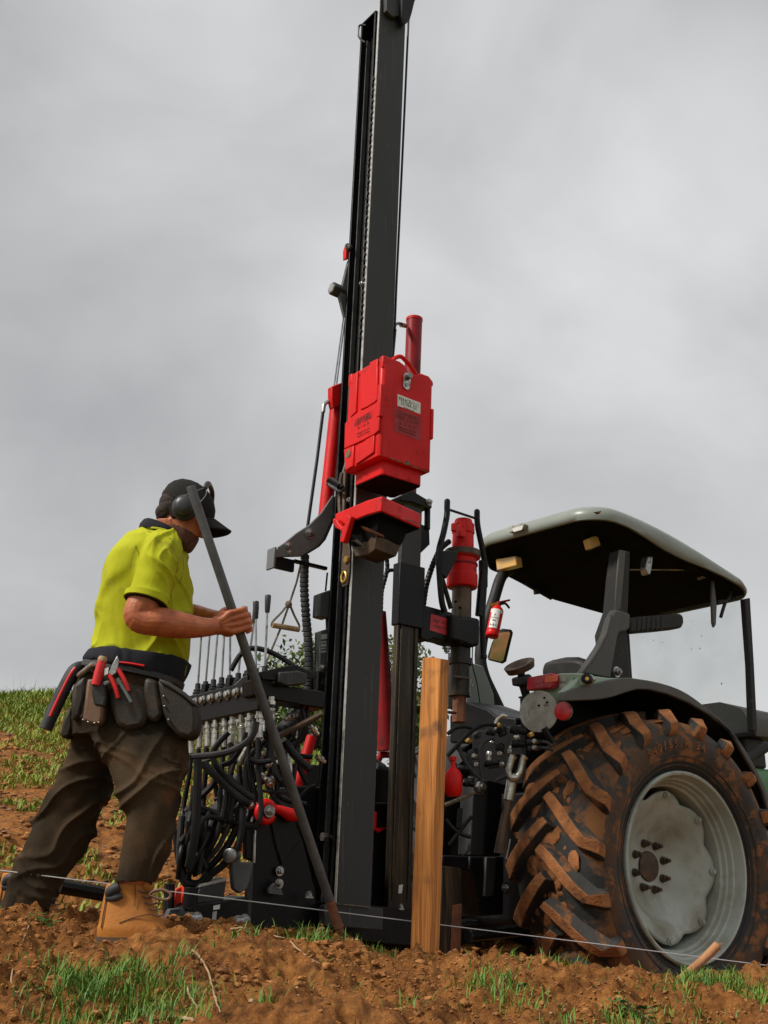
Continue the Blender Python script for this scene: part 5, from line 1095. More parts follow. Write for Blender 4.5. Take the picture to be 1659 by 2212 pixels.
hh_ = [(((170, 640), (300, 500), (430, 370), (540, 305), (640, 290), (720, 300)), .011, 'hose'), (((170, 400), (250, 335), (350, 315), (440, 330)), .010, 'hose'), (((700, 285), (730, 230), (780, 195), (830, 205)), .010, 'pale_steel'), (((560, 890), (540, 780), (530, 650), (545, 540), (600, 465), (690, 445)), .011, 'grey_hose'),
       (((300, 540), (330, 640), (400, 750), (480, 840), (540, 900)), .010, 'grey_hose'), (((140, 1185), (280, 1130), (400, 1080), (470, 1040)), .010, 'rope'), (((700, 920), (780, 880), (850, 860)), .011, 'grey_hose'), (((150, 1340), (230, 1440), (330, 1510), (430, 1540)), .010, 'hose'),
       (((185, 1630), (270, 1520), (360, 1400), (440, 1310)), .010, 'hose'), (((290, 1440), (300, 1320), (310, 1220)), .014, 'hose'), (((1220, 480), (1280, 495), (1330, 540)), .008, 'grey_hose'), (((1215, 548), (1280, 555), (1340, 580)), .008, 'grey_hose'), (((760, 1430), (790, 1350), (785, 1240), (770, 1180)), .009, 'hose'), (((330, 1740), (400, 1690), (420, 1620)), .008, 'grey_hose'), (((820, 1780), (850, 1650), (865, 1560)), .004, 'steel')]
for pts, r_, mt in hh_: tp(tube(spl([PW('h', q, 5.62) for q in pts], 6), r_, 9), 'hose', mt, hub_)
# lift rod with its fork
ro_ = tp(tube([PW('h', q, 5.62) for q in ((885, 910), (845, 1130))], .026, 14), 'lift_rod', 'pale_steel', smooth=50)
tp(tube(spl([PW('h', q, 5.62) for q in ((848, 1125), (820, 1260), (785, 1420), (745, 1720))], 4), [.020, .020, .020, .028], 12), 'rod_screw', 'brown_steel', ro_, smooth=50)
for pts in (((872, 890), (850, 840), (855, 780), (880, 690), (905, 640)), ((925, 890), (965, 840), (985, 780), (1005, 690), (1030, 645))):
    tp(tube(spl([PW('h', q, 5.60) for q in pts], 4), [.016, .015, .015, .016, .020], 10, squash=1.0), 'rod_fork', 'pale_steel', ro_, smooth=50)
tp(tube([PW('h', (860, 885), 5.60), PW('h', (940, 885), 5.60)], .022, 10), 'fork_base', 'pale_steel', ro_)
tp(trace(TF, 1, .52, .05, zz('h', (905, 640), (960, 610), (1000, 640), (960, 760), (920, 840), (890, 800))), 'lift_arm_end', 'black_paint', ro_, .008)
tp(tube(spl([PW('h', q, 5.7) for q in ((1240, 330), (1290, 420), (1340, 500))], 3), .018, 8), 'stay', 'black_paint')
tp(lathe(PW('h', (238, 1090), 5.55), np.array([0, 0, 1.0]), [(0, .030), (.02, .042), (.10, .044), (.125, .030), (.14, .012), (.17, .012), (.172, .018), (.19, .018)], 20), 'accumulator', 'red_paint', smooth=50)
# --- fire extinguisher strapped to the left roll bar post
e0, e1 = th('F', (975, 1062), 1.31), th('F', (932, 1268), 1.31); ex = e1 - e0; EL = np.linalg.norm(ex); ex /= EL
ext = thing('fire_extinguisher', e1, 'small red fire extinguisher with white label strapped to the roll bar post', 'extinguisher')
er = .041
eb = lathe(e0, ex, [(-.025, .014), (-.015, .022), (.0, .036), (.012, er), (EL * .78, er), (EL * .80, er * .94), (EL * .84, er), (EL * .97, er), (EL, er * .85)], 24).build('cylinder', 'red_paint', ext, 50)
u_ = np.cross(ex, [0, 1.0, 0]); u_ /= np.linalg.norm(u_); w_ = np.cross(ex, u_)
if w_[1] > 0: w_ = -w_
def arcsheet(t0, t1, a0, a1, rr_):
    V_ = [e0 + ex * t_ + rr_ * (math.cos(a_) * w_ + math.sin(a_) * u_) for t_ in (t0, t1) for a_ in np.linspace(a0, a1, 12)]
    mb = MB(); mb.add(V_, [(i, i + 1, 13 + i, 12 + i) for i in range(11)]); return mb
arcsheet(EL * .14, EL * .76, -.9, .45, er + .001).build('label', 'white_label', ext, 60)
arcsheet(EL * .08, EL * .2, -1.2, .9, er + .0012).build('label_band', 'white_label', ext, 60)
for k_, (s_, tt, sz) in enumerate((('A', .30, .018), ('DRY POWDER', .40, .010), ('FIRE', .50, .014), ('A B E', .66, .020))):
    p_ = e0 + ex * EL * tt + (er + .0022) * (math.cos(-.25) * w_ + math.sin(-.25) * u_)
    zx = (math.cos(-.25) * w_ + math.sin(-.25) * u_); ya = -ex; xa_ = np.cross(ya, zx); m4 = Matrix.Identity(4)
    for i in range(3): m4[i][0], m4[i][1], m4[i][2], m4[i][3] = xa_[i], ya[i], zx[i], p_[i]
    text(s_, sz, m4, 'label_ink', ext)
lathe(e0, -ex, [(.02, .016), (.045, .018), (.05, .010)], 12).build('valve', 'dark_red', ext, 40)
tube([e0 - ex * .045, th('F', (1065, 995), 1.31)], [.009, .006], 8).build('handle', 'dark_red', ext, 60)
tube(spl([e0 - ex * .03, th('F', (1030, 1020), 1.31), th('F', (1062, 1055), 1.31)], 4), [.009, .007], 8).build('trigger', 'black_plastic', ext, 60)
trace(TF, 1, 1.26, .003, zz('F', (912, 1020), (970, 1012), (976, 1030), (930, 1042))).build('safety_tag', 'orange_tape', ext)
tube([e0 + ex * EL * .55 - w_ * er, th('F', (885, 1200), 1.39)], .02, 8).build('bracket', 'black_plastic', ext)
# ================================================================== digging bar
POLE_T, POLE_B = P((411.5, 1050), 3.97), P((746, 2046), 4.50)
PA = (POLE_B - POLE_T); PLEN = np.linalg.norm(PA); PA = PA / PLEN
def pole_at(py):      # point of the bar seen at picture height py
    lo_, hi_ = 0.0, PLEN
    for _ in range(40):
        mid = .5 * (lo_ + hi_); q = POLE_T + PA * mid; d = q - CAM
        y_ = 1106 - FOC * (d @ UPV) / (d @ FWD)
        if y_ < py: lo_ = mid
        else: hi_ = mid
    return .5 * (lo_ + hi_)
bar = thing('digging_bar', POLE_B, 'long grey steel digging bar held slanting down to the soil', 'digging bar')
s1 = pole_at(2000); sb = pole_at(1960)
lathe(POLE_T, PA, [(0, .015), (.004, .0172), (.5, .0178), (1.0, .0182), (s1 - .12, .0182), (s1 - .1, .018)], 18).build('shaft', 'bar_steel', bar, 50)
lathe(POLE_T + PA * (s1 - .1), PA, [(0, .0178), (.10, .0185), (.102, .020), (.106, .020), (.108, .017), (.13, .016)], 18).build('ferrule', 'rust', bar, 40)
lathe(POLE_T + PA * (s1 + .03), PA, [(0, .0165), (PLEN - s1 - .03, .013), (PLEN - s1 + .05, .006)], 14).build('point', 'bar_steel', bar, 40)

# ================================================================== worker
def ring(k, Lp, Rp, Yd, D, n=28, p=2.4):
    a, b_ = P(z1(k, Lp), Yd), P(z1(k, Rp), Yd); c, ax = (a + b_) / 2, (b_ - a) / 2; t_ = np.arange(n) * 2 * math.pi / n
    cs, sn = np.cos(t_), np.sin(t_); cx = np.sign(cs) * np.abs(cs) ** (2 / p); sy = np.sign(sn) * np.abs(sn) ** (2 / p)
    return c + cx[:, None] * ax + sy[:, None] * np.array([0, D, 0])
def rings_(k, lst, sh=1.0, n=28):
    R_ = [ring(k, a, b_, Yd, D, n) for a, b_, Yd, D in lst]
    # smooth interpolation between the measured sections
    A = np.array(R_); o_ = []
    for i in range(len(A) - 1):
        p0, p1, p2, p3 = A[max(i - 1, 0)], A[i], A[i + 1], A[min(i + 2, len(A) - 1)]
        for t_ in (0, .25, .5, .75): o_.append(.5 * ((2 * p1) + (-p0 + p2) * t_ + (2 * p0 - 5 * p1 + 4 * p2 - p3) * t_ ** 2 + (-p0 + 3 * p1 - 3 * p2 + p3) * t_ ** 3))
    o_.append(A[-1])
    if sh != 1: o_ = [r_.mean(0) + (r_ - r_.mean(0)) * sh for r_ in o_]
    return o_
def limb(k, pts, n=5, seg=18, mb=None):
    """pts: (px, py, depth, radius)"""
    p_ = spl([P(z1(k, q[:2]), q[2]) for q in pts], n); r_ = spl([(q[3], 0, 0) for q in pts], n)[:, 0]
    return tube(p_, list(r_), seg, mb)
def remesh(mb, vox, smooth_it=6, fn=None, name='x'):
    me = bpy.data.meshes.new(name); me.from_pydata(mb.arr().tolist(), [], mb.f)
    bm = bmesh.new(); bm.from_mesh(me); bmesh.ops.recalc_face_normals(bm, faces=bm.faces); bm.to_mesh(me); bm.free()
    o = bpy.data.objects.new(name, me); COL.objects.link(o)
    m_ = o.modifiers.new('r', 'REMESH'); m_.mode = 'VOXEL'; m_.voxel_size = vox
    if smooth_it: s_ = o.modifiers.new('s', 'SMOOTH'); s_.factor = .5; s_.iterations = smooth_it
    dg = bpy.context.evaluated_depsgraph_get(); me2 = bpy.data.meshes.new_from_object(o.evaluated_get(dg)); bpy.data.objects.remove(o)
    n_ = len(me2.vertices); v = np.empty(n_ * 3); me2.vertices.foreach_get('co', v); v = v.reshape(-1, 3)
    if fn is not None:
        nr = np.empty(n_ * 3); me2.vertices.foreach_get('normal', nr); nr = nr.reshape(-1, 3); v = fn(v, nr); me2.vertices.foreach_set('co', v.reshape(-1))
    me2.polygons.foreach_set('use_smooth', [True] * len(me2.polygons)); me2.update(); return me2
def wear(me, name, mat, parent):
    me.transform(Matrix.Translation(-Vector(base_of(parent)))); me.materials.clear()
    for m_ in (mat if isinstance(mat, (list, tuple)) else [mat]): me.materials.append(MATS[m_])
    o = bpy.data.objects.new(name, me); COL.objects.link(o); o.parent = parent; return o
MY = 4.22
man = thing('person', (P((210, 2005), MY)[0], MY, P((210, 2010), MY)[2] - .03), 'worker in yellow shirt and brown trousers bending over a steel bar', 'person')
# ---- head frame
HT = R(27); HF = np.array([math.cos(HT), 0, -math.sin(HT)]); HU = np.array([math.sin(HT), 0, math.cos(HT)]); HLt = np.array([0, 1.0, 0]); HC = P(z1('A', (1022, 275)), 4.19)
def hp_(f, l, u): return HC + HF * f + HLt * l + HU * u
def hring(u, f, a, b_, n=28, pw=2.2):
    t_ = np.arange(n) * 2 * math.pi / n; cs, sn = np.cos(t_), np.sin(t_)
    return hp_(f, 0, u) + (np.sign(cs) * np.abs(cs) ** (2 / pw) * a)[:, None] * HF + (np.sign(sn) * np.abs(sn) ** (2 / pw) * b_)[:, None] * HLt
HEAD = [(-.128, .070, .020, .018), (-.118, .060, .036, .030), (-.100, .040, .058, .046), (-.075, .022, .076, .056), (-.04, .008, .088, .062), (0, .0, .096, .070), (.04, -.003, .099, .074), (.075, -.006, .092, .070), (.100, -.008, .072, .056), (.116, -.008, .042, .034), (.122, -.008, .010, .010)]
mb = MB(); loft([hring(*h_) for h_ in HEAD], mb)
tube([hp_(.088, 0, .012), hp_(.100, 0, -.018), hp_(.116, 0, -.036), hp_(.100, 0, -.046)], [.009, .010, .015, .010], 10, mb)      # nose
tube([hp_(.078, -.042, .020), hp_(.094, -.018, .024), hp_(.096, 0, .022), hp_(.094, .018, .024), hp_(.078, .042, .020)], .009, 8, mb)   # brow
tube([hp_(.078, -.024, -.074), hp_(.094, 0, -.072), hp_(.078, .024, -.074)], .0075, 8, mb); tube([hp_(.076, -.022, -.086), hp_(.092, 0, -.085), hp_(.076, .022, -.086)], .008, 8, mb)
for s_ in (-1, 1): tube(spl([hp_(.0, .070 * s_, .03), hp_(-.02, .082 * s_, .02), hp_(-.02, .082 * s_, -.01), hp_(-.004, .074 * s_, -.03)], 4), .010, 8, mb)
# neck, trunk core, arms
NK = [hp_(-.03, 0, -.04), P(z1('A', (945, 375)), 4.20), P(z1('A', (890, 450)), 4.22), P(z1('A', (830, 620)), 4.22)]
tube(spl(NK, 4), [.062, .064, .075, .09], 20, mb)
TORSO = [((483, 1130), (960, 1215), 4.22, .165), ((505, 1075), (1010, 1150), 4.22, .162), ((520, 1030), (1042, 1095), 4.22, .155), ((530, 940), (1058, 960), 4.22, .160), ((540, 820), (1070, 810), 4.22, .172), ((558, 690), (1076, 710), 4.22, .185), ((590, 565), (1066, 600), 4.22, .200), ((645, 475), (1052, 530), 4.215, .195), ((725, 400), (1026, 470), 4.21, .150), ((790, 350), (990, 410), 4.20, .085)]
loft(rings_('A', TORSO, .80), mb)
limb('A', [(900, 480, 4.05, .052), (840, 640, 4.01, .056), (800, 750, 3.985, .060), (762, 832, 3.975, .052), (800, 862, 3.975, .050), (880, 866, 3.985, .054), (970, 880, 4.005, .052), (1060, 893, 4.03, .044), (1135, 897, 4.055, .036), (1200, 892, 4.08, .031)], 4, 18, mb)
limb('A', [(930, 500, 4.38, .05), (915, 700, 4.42, .052), (950, 800, 4.42, .05), (1080, 830, 4.36, .043), (1160, 842, 4.30, .034), (1215, 850, 4.25, .030)], 4, 16, mb)
# hands on the bar
def hand(s_mid, side, wrist, sc=1.0, far=0.0):
    c = POLE_T + PA * s_mid; vdir = CAM - c; vdir = vdir - PA * (vdir @ PA); vdir /= np.linalg.norm(vdir); hdir = np.cross(PA, vdir); hdir = hdir if hdir[0] > 0 else -hdir
    def q(h_, v_, a_): return c + hdir * h_ + vdir * (v_ * side) + PA * a_
    for i in range(4):
        a_ = (-.036, -.0125, .0115, .0345)[i]; ln = (.94, 1.04, 1.0, .84)[i]; bo = (.004, 0, -.001, -.006)[i]
        mcp = q(-.016 + bo, .049 + far, a_ - .002); pip = q(.034 * ln + .006, .039 + far * .9, a_ + .003); dip = q(.049 * ln, .004 + far * .5, a_ + .005); tip = q(.026, -.026 - far * .2, a_ + .006)
        tube(spl([mcp, (mcp + pip) / 2 + vdir * side * .004, pip, (pip + dip) / 2 + hdir * .004, dip, tip], 4), [.0118, .0100, .0110, .0096, .0094, .0075], 12, mb)
        tube(spl([wrist + PA * a_ * .45, (wrist + mcp) / 2 + vdir * side * .004, mcp], 4), [.021, .0165, .0125], 12, mb)
    tube(spl([wrist + PA * -.01, q(-.045, .004 + far, -.040), q(-.022, -.030 - far * .3, -.050), q(.012, -.036 - far * .3, -.040)], 4), [.018, .0165, .0125, .0095], 12, mb)
    tube(spl([wrist + PA * .012, q(-.050, .024 + far, .018), q(-.026, .030 + far, .030)], 3), [.020, .020, .014], 10, mb)
sh_ = pole_at(1341)
hand(sh_, 1, P(z1('A', (1198, 890)), 4.085))
hand(sh_ + .012, -1, P(z1('A', (1222, 852)), 4.26), far=.034)
# leg cores and feet
NEAR = [((560, -200), (1020, -160), 4.19, .120), ((480, -60), (1070, -50), 4.175, .138), ((515, 80), (1064, 80), 4.14, .132), ((588, 200), (1050, 200), 4.11, .122), ((622, 310), (1034, 310), 4.085, .115), ((660, 400), (1016, 405), 4.08, .108), ((690, 480), (992, 500), 4.08, .103), ((676, 570), (972, 590), 4.08, .100), ((656, 660), (955, 670), 4.08, .098), ((638, 750), (912, 765), 4.08, .094), ((616, 838), (868, 856), 4.08, .085)]
FAR = [((395, 20), (800, 40), 4.32, .13), ((352, 170), (660, 190), 4.35, .122), ((285, 290), (628, 305), 4.36, .116), ((212, 425), (600, 400), 4.37, .110), ((163, 535), (548, 520), 4.38, .104), ((113, 645), (492, 640), 4.38, .102), ((74, 745), (432, 750), 4.38, .100), ((42, 835), (372, 842), 4.38, .098), ((2, 915), (326, 922), 4.38, .100), ((-35, 1000), (302, 1010), 4.38, .104)]
HIPS = [((505, 1080), (985, 1185), 4.22, .160), ((420, 1180), (1002, 1255), 4.22, .172), ((390, 1300), (1062, 1340), 4.22, .180), ((386, 1400), (1084, 1430), 4.22, .176), ((392, 1520), (1078, 1520), 4.22, .165)]
loft(rings_('B', NEAR[2:], .62), mb); loft(rings_('B', FAR, .60), mb); loft(rings_('A', HIPS, .58), mb)
tube([P(z1('B', q), 4.08) for q in ((740, 840), (720, 960), (720, 1080), (860, 1110))], [.045, .042, .045, .035], 12, mb)
tube([P(z1('B', q), 4.38) for q in ((120, 960), (90, 1040), (200, 1075))], [.05, .045, .035], 12, mb)
body = wear(remesh(mb, .0031, 1, None, 'body'), 'body', 'skin', man)
for s_ in (-1, 1): lathe(hp_(.083, .031 * s_, .004), HF, [(-.012, .004), (-.008, .010), (0, .012), (.008, .009), (.011, .003)], 14).build('eye', 'white_label', man, 80)
# stubble on jaw and cheeks
mb = MB(); loft([hring(u_, f_ + .001, a_ + .0035, b_ + .003) for u_, f_, a_, b_ in HEAD[:4]] + [hring(-.055, .020, .080, .0605)], mb); wear(remesh(mb, .005, 2), 'beard', 'beard', man)
# ---- hair, cap
mb = MB()
for f_, u_, sf, sl, su in ((-.048, .015, .066, .078, .072), (-.075, .045, .045, .06, .05), (-.062, -.030, .045, .066, .045), (-.02, -.012, .045, .077, .050)):
    prof = [(-su * math.cos(t_), math.sin(t_)) for t_ in np.linspace(.05, math.pi - .05, 12)]
    loft([hp_(f_, 0, u_ + z_) + (np.cos(np.arange(20) * .314159) * r_ * sf)[:, None] * HF + (np.sin(np.arange(20) * .314159) * r_ * sl)[:, None] * HLt for z_, r_ in prof], mb)
def hairf(v, n): d = .006 * fbm(v[:, 0] * 60 + v[:, 1] * 40, v[:, 2] * 70, 3); return v + n * d[:, None]
wear(remesh(mb, .006, 1, hairf), 'hair', 'hair', man)
crown = [(.030, -.004, .112, .086), (.050, -.006, .114, .087), (.075, -.010, .108, .083), (.100, -.014, .092, .072), (.122, -.018, .066, .053), (.134, -.020, .034, .028), (.137, -.020, .006, .006)]
mb = loft([hring(*c_, n=32) for c_ in crown])
capo = mb.build('cap', 'cap', man, 60)
br = []
for t_ in np.linspace(0, 1, 8):
    for s_ in np.linspace(-1, 1, 15):
        br.append(hp_(.075 + (.035 if t_ == 0 else 0) * 0 + (.045 * (1 - abs(s_) ** 2.2) + .078 * t_ * (1 - .38 * abs(s_) ** 2.5)), .082 * s_ * (1 - .06 * t_), .040 - .040 * abs(s_) ** 2 - .012 * t_ - .008 * t_ * abs(s_)))
mb = MB(); mb.add(br, [(i * 15 + j, i * 15 + j + 1, (i + 1) * 15 + j + 1, (i + 1) * 15 + j) for i in range(7) for j in range(14)])
o = mb.build('cap_peak', 'cap', capo, 60); sl_ = o.modifiers.new('t', 'SOLIDIFY'); sl_.thickness = .005
lathe(hp_(-.02, 0, .136), HU, [(-.003, .009), (.003, .007), (.005, .003)], 10).build('cap_button', 'cap', capo, 60)
# ---- ear muffs
em = None
for s_ in (-1, 1):
    c_ = hp_(.012, .078 * s_, .012); axm = HLt * s_ + HF * .05
    o = lathe(c_, axm, [(-.006, .046), (.006, .050), (.014, .048), (.018, .040), (.020, .044), (.034, .042), (.046, .033), (.051, .018), (.052, .004)], 24, ref=HU).build('ear_cup', 'muff', man, 45)
    lathe(c_, axm, [(-.012, .042), (-.004, .052), (.010, .052), (.012, .046)], 24, ref=HU).build('ear_seal', 'rubber_grip', o, 60)
    for a0 in (-.03, .03):
        tube(spl([hp_(.012 + a0 * 1.2, .118 * s_, .012), hp_(.035 + a0, .116 * s_, .055), hp_(.048 + a0 * .6, .106 * s_, .092), hp_(.045, .085 * s_, .118)], 4), .0022, 6).build('ear_wire', 'grey_paint', o, 60)
tube(spl([hp_(.045, -.088, .112), hp_(.035, -.062, .142), hp_(.03, 0, .152), hp_(.035, .062, .142), hp_(.045, .088, .112)], 6), .010, 10).build('headband', 'muff', man, 60)
# ---- shirt
mb = MB(); loft(rings_('A', TORSO, 1.0, 36), mb)
limb('A', [(935, 430, 4.12, .066), (905, 480, 4.06, .080), (872, 570, 4.02, .082), (838, 660, 3.995, .081), (812, 735, 3.985, .081)], 5, 22, mb)
limb('A', [(935, 440, 4.30, .066), (930, 500, 4.38, .080), (925, 600, 4.41, .082), (918, 690, 4.42, .08)], 5, 20, mb)
def shirtf(v, n):
    x_, y_, z_ = v.T
    wx = x_ + .18 * fbm(x_ * 4, z_ * 4 + 3, 2); wz = z_ + .18 * fbm(x_ * 3 + 9, z_ * 3 + y_ * 2, 2)
    d = .014 * (1 - np.abs(vn((wz - wx * 1.2) * 7 + y_ * 4, (wx + wz) * 2.5 + y_ * 3)) * 3).clip(0, 1) ** 3.5 + .010 * (1 - np.abs(vn((wz * .6 + wx) * 13 + y_ * 8, (wx - wz) * 4)) * 3).clip(0, 1) ** 3.5 + .007 * fbm(x_ * 9 + y_ * 7, z_ * 7, 3)
    lo_ = np.clip((1.75 - z_) / .25, 0, 1)
    d = d + .009 * lo_ * np.abs(vn(x_ * 24 + y_ * 14 + z_ * 7, z_ * 5 + 2)) * 2
    return v + n * (d - .013)[:, None]
sho = wear(remesh(mb, .006, 5, shirtf), 'shirt', 'shirt', man)
mb = MB(); R_ = [ring('A', (480, 1092), (994, 1226), 4.22, .184, 36), ring('A', (478, 1085), (1006, 1208), 4.22, .190, 36), ring('A', (490, 1065), (1034, 1152), 4.22, .190, 36), ring('A', (504, 1040), (1056, 1098), 4.22, .184, 36), ring('A', (512, 1034), (1052, 1090), 4.22, .176, 36)]
loft(R_, mb)
def hemf(v, n): return v + n * (.008 * np.abs(vn(v[:, 0] * 26 + v[:, 1] * 16, v[:, 2] * 6)) * 2 - .002)[:, None]
wear(remesh(mb, .0075, 2, hemf), 'shirt_hem', 'navy', sho)
R_ = [ring('A', (775, 360), (1010, 425), 4.20, .098, 30), ring('A', (780, 338), (1008, 400), 4.20, .096, 30), ring('A', (800, 312), (990, 372), 4.20, .082, 30), ring('A', (815, 306), (980, 366), 4.20, .074, 30), ring('A', (825, 330), (970, 385), 4.20, .066, 30)]
loft(R_).build('collar', 'navy', sho, 60)
tube(spl([P(z1('A', q), 4.2 + dy) for q, dy in (((782, 352), -.05), ((850, 345), -.098), ((930, 362), -.104), ((985, 400), -.085), ((1012, 425), -.03))], 5), .004, 6).build('collar_piping', 'shirt', sho, 60)
for pts_ in ([(945, 405, 4.03), (990, 440, 4.00), (1012, 500, 3.985), (1015, 580, 3.99), (995, 660, 4.0)], [(755, 440, 4.03), (735, 500, 4.005), (720, 570, 3.995)], [(790, 400, 4.08), (860, 408, 4.035), (945, 405, 4.022)]):
    tube(spl([P(z1('A', q[:2]), q[2] - .006) for q in pts_], 5), .0018, 6).build('seam', 'stitch', sho, 60)
c_ = P(z1('A', (812, 742)), 3.985); nrm = P(z1('A', (838, 660)), 3.995) - c_
lathe(c_, -nrm, [(-.012, .0825), (.010, .0835), (.012, .080), (.0, .076)], 30).build('sleeve_cuff', 'shirt', sho, 50)
lathe(c_, -nrm, [(.006, .076), (.0135, .0785), (.014, .06)], 30).build('sleeve_shade', 'navy', sho, 50)  # navy ring stands for the shade inside the sleeve opening
# ---- trousers
mb = MB(); loft(rings_('B', NEAR, 1.0, 36), mb); loft(rings_('B', FAR, 1.0, 36), mb); loft(rings_('A', HIPS, 1.0, 36), mb)
def troun(v, n):
    x_, y_, z_ = v.T
    kn = np.exp(-((z_ - .98) / .22) ** 2) + .8 * np.exp(-((z_ - .66) / .10) ** 2) + .45
    wx = x_ + .25 * fbm(x_ * 4, z_ * 4 + 3, 2); wz = z_ + .22 * fbm(x_ * 3 + 9, z_ * 3 + y_ * 2, 2)
    d = kn * (.010 * (1 - np.abs(vn(wz * 9 - wx * 4, wx * 3 + y_ * 3)) * 3.2).clip(0, 1) ** 4 * 1.3 + .006 * (1 - np.abs(vn(wz * 17 + wx * 9, y_ * 7 + 5)) * 3).clip(0, 1) ** 4 * 1.3) + .016 * fbm(x_ * 6 + y_ * 6, z_ * 5, 3)
    return v + n * (d - .017)[:, None]
tro = wear(remesh(mb, .0065, 4, troun), 'trousers', 'trousers', man)
# ---- boots
def boot_(dx, dy, Yd, mat4=None):
    L_ = [((538, 1140), (948, 1142), Yd, .050), ((540, 1092), (928, 1098), Yd, .054), ((550, 1060), (905, 1065), Yd, .053), ((558, 1015), (876, 1010), Yd, .050), ((568, 960), (848, 950), Yd, .047), ((580, 905), (832, 895), Yd, .048), ((590, 862), (822, 850), Yd, .052), ((598, 845), (812, 838), Yd, .050)]
    L_ = [((a[0] + dx, a[1] + dy), (b_[0] + dx, b_[1] + dy), y_, D) for a, b_, y_, D in L_]
    m_ = loft(rings_('B', L_, 1.0, 28)); b0 = m_.build('boot', 'boot', man, 60)
    q = lambda x_, y_, o_=0: P(z1('B', (x_ + dx, y_ + dy)), Yd - .05 + o_)
    loft([ring('B', (530 + dx, 1165 + dy), (955 + dx, 1168 + dy), Yd, .055), ring('B', (532 + dx, 1135 + dy), (955 + dx, 1140 + dy), Yd, .056)]).build('boot_sole', 'boot_sole', b0, 40)
    limb('B', [(600 + dx, 905 + dy, Yd - .03, .014), (625 + dx, 880 + dy, Yd - .045, .020), (665 + dx, 858 + dy, Yd - .048, .016)], 4, 10).build('ankle_pad', 'grey_hose', b0, 60)
    limb('B', [(592 + dx, 925 + dy, Yd - .03, .010), (640 + dx, 920 + dy, Yd - .046, .014), (680 + dx, 908 + dy, Yd - .046, .010)], 4, 10).build('ankle_pad', 'grey_hose', b0, 60)
    limb('B', [(800 + dx, 830 + dy, Yd - .02, .014), (818 + dx, 850 + dy, Yd - .02, .022), (826 + dx, 890 + dy, Yd - .01, .016)], 4, 10).build('boot_tongue', 'boot', b0, 60)
    for i in range(5):
        y0_ = 880 + i * 33; x0_ = 768 + i * 18; tube(spl([q(x0_, y0_, .004), q(x0_ + 34, y0_ + 12, .010), q(x0_ + 58 + i * 3, y0_ + 4, .022)], 3), .0032, 6).build('lace', 'tan_leather', b0, 60)
    tube(spl([q(660, 1062, -.003), q(730, 1035, -.003), (q(800, 1018, .0)), (q(850, 1010, .016))], 4), .0016, 5).build('seam', 'boot_sole', b0, 60)
    tube(spl([q(745, 970, .0), q(750, 900, .002), q(748, 850, .002)], 4), .0016, 5).build('seam', 'boot_sole', b0, 60)
    tube(spl([q(560, 1090, .01), q(575, 1000, .012), q(588, 930, .014)], 4), .0022, 5).build('seam', 'boot_sole', b0, 60)
    return b0
b1 = boot_(0, 0, 4.08)
tube(spl([P(z1('B', q), 4.03) for q in ((830, 905), (855, 885), (900, 878), (940, 895), (945, 915), (925, 932), (880, 928), (848, 915))], 4, True), .0055, 7, closed=True).build('lace_loop', 'tan_leather', b1, 60)
boot_(-575, -60, 4.38)
# ---- belt, pouches
mb = MB(); loft([ring('A', (462, 1125), (1010, 1232), 4.22, .186, 36), ring('A', (472, 1095), (1018, 1205), 4.22, .186, 36), ring('A', (480, 1096), (1008, 1206), 4.22, .176, 36), ring('A', (470, 1126), (1000, 1232), 4.22, .176, 36)], mb)
belt = mb.build('tool_belt', 'black_leather', man, 50)
tube(spl([P(z1('A', q), Y_) for q, Y_ in (((468, 1100), 4.17), ((500, 1092), 4.10), ((560, 1088), 4.055), ((640, 1090), 4.035), ((720, 1098), 4.03), ((800, 1112), 4.03))], 5), .008, 8, squash=.6).build('belt_stripe', 'tool_red', belt, 60)
class PF:      # a plain frame facing the camera, for flat things hung on the belt
    pass
WF = Fr((0, 0, 0), 0)
def pouch(pts, Yd, D, name, mat, bev=.015): return trace(WF, 1, Yd, D, zz('A', *pts)).build(name, mat, belt, 50, bev)
pouch([(868, 1180), (935, 1205), (1020, 1262), (1082, 1325), (1094, 1400), (1088, 1480), (1050, 1518), (985, 1500), (925, 1430), (900, 1360), (885, 1270)], 3.995, .12, 'nail_pouch', 'leather', .025)
o = pouch([(880, 1180), (940, 1200), (1025, 1256), (1086, 1318), (1080, 1335), (1015, 1280), (935, 1228), (885, 1205)], 3.985, .10, 'pouch_rim', 'black_leather', .008)
pouch([(600, 1215), (790, 1225), (812, 1300), (815, 1400), (790, 1455), (700, 1470), (640, 1440), (605, 1330)], 4.008, .09, 'tool_pouch', 'leather', .02)
pouch([(800, 1170), (870, 1190), (905, 1380), (850, 1430), (800, 1390), (790, 1260)], 4.01, .05, 'tool_pouch', 'leather', .015)
pouch([(482, 1180), (572, 1190), (578, 1260), (568, 1400), (550, 1438), (500, 1432), (455, 1412), (468, 1310)], 3.995, .06, 'tool_holster', 'tan_leather', .010)
pouch([(500, 1185), (580, 1195), (588, 1290), (580, 1340), (520, 1330), (505, 1260)], 3.99, .05, 'holster_collar', 'black_leather', .008)
pouch([(395, 1215), (480, 1150), (480, 1290), (450, 1400), (395, 1420), (388, 1330)], 4.08, .10, 'hip_pouch', 'leather', .025)
pouch([(385, 1335), (402, 1360), (404, 1440), (385, 1500), (350, 1516), (330, 1492), (345, 1420)], 4.2, .08, 'hip_pouch', 'leather', .02)
for q in ((462, 1410), (490, 1422), (525, 1428), (548, 1425), (912, 1335), (908, 1280), (935, 1410)): lathe(P(z1('A', q), 3.99), np.array([0, -1.0, 0]), [(-.004, .004), (.003, .004), (.005, .002)], 8).build('rivet', 'steel', belt, 50)
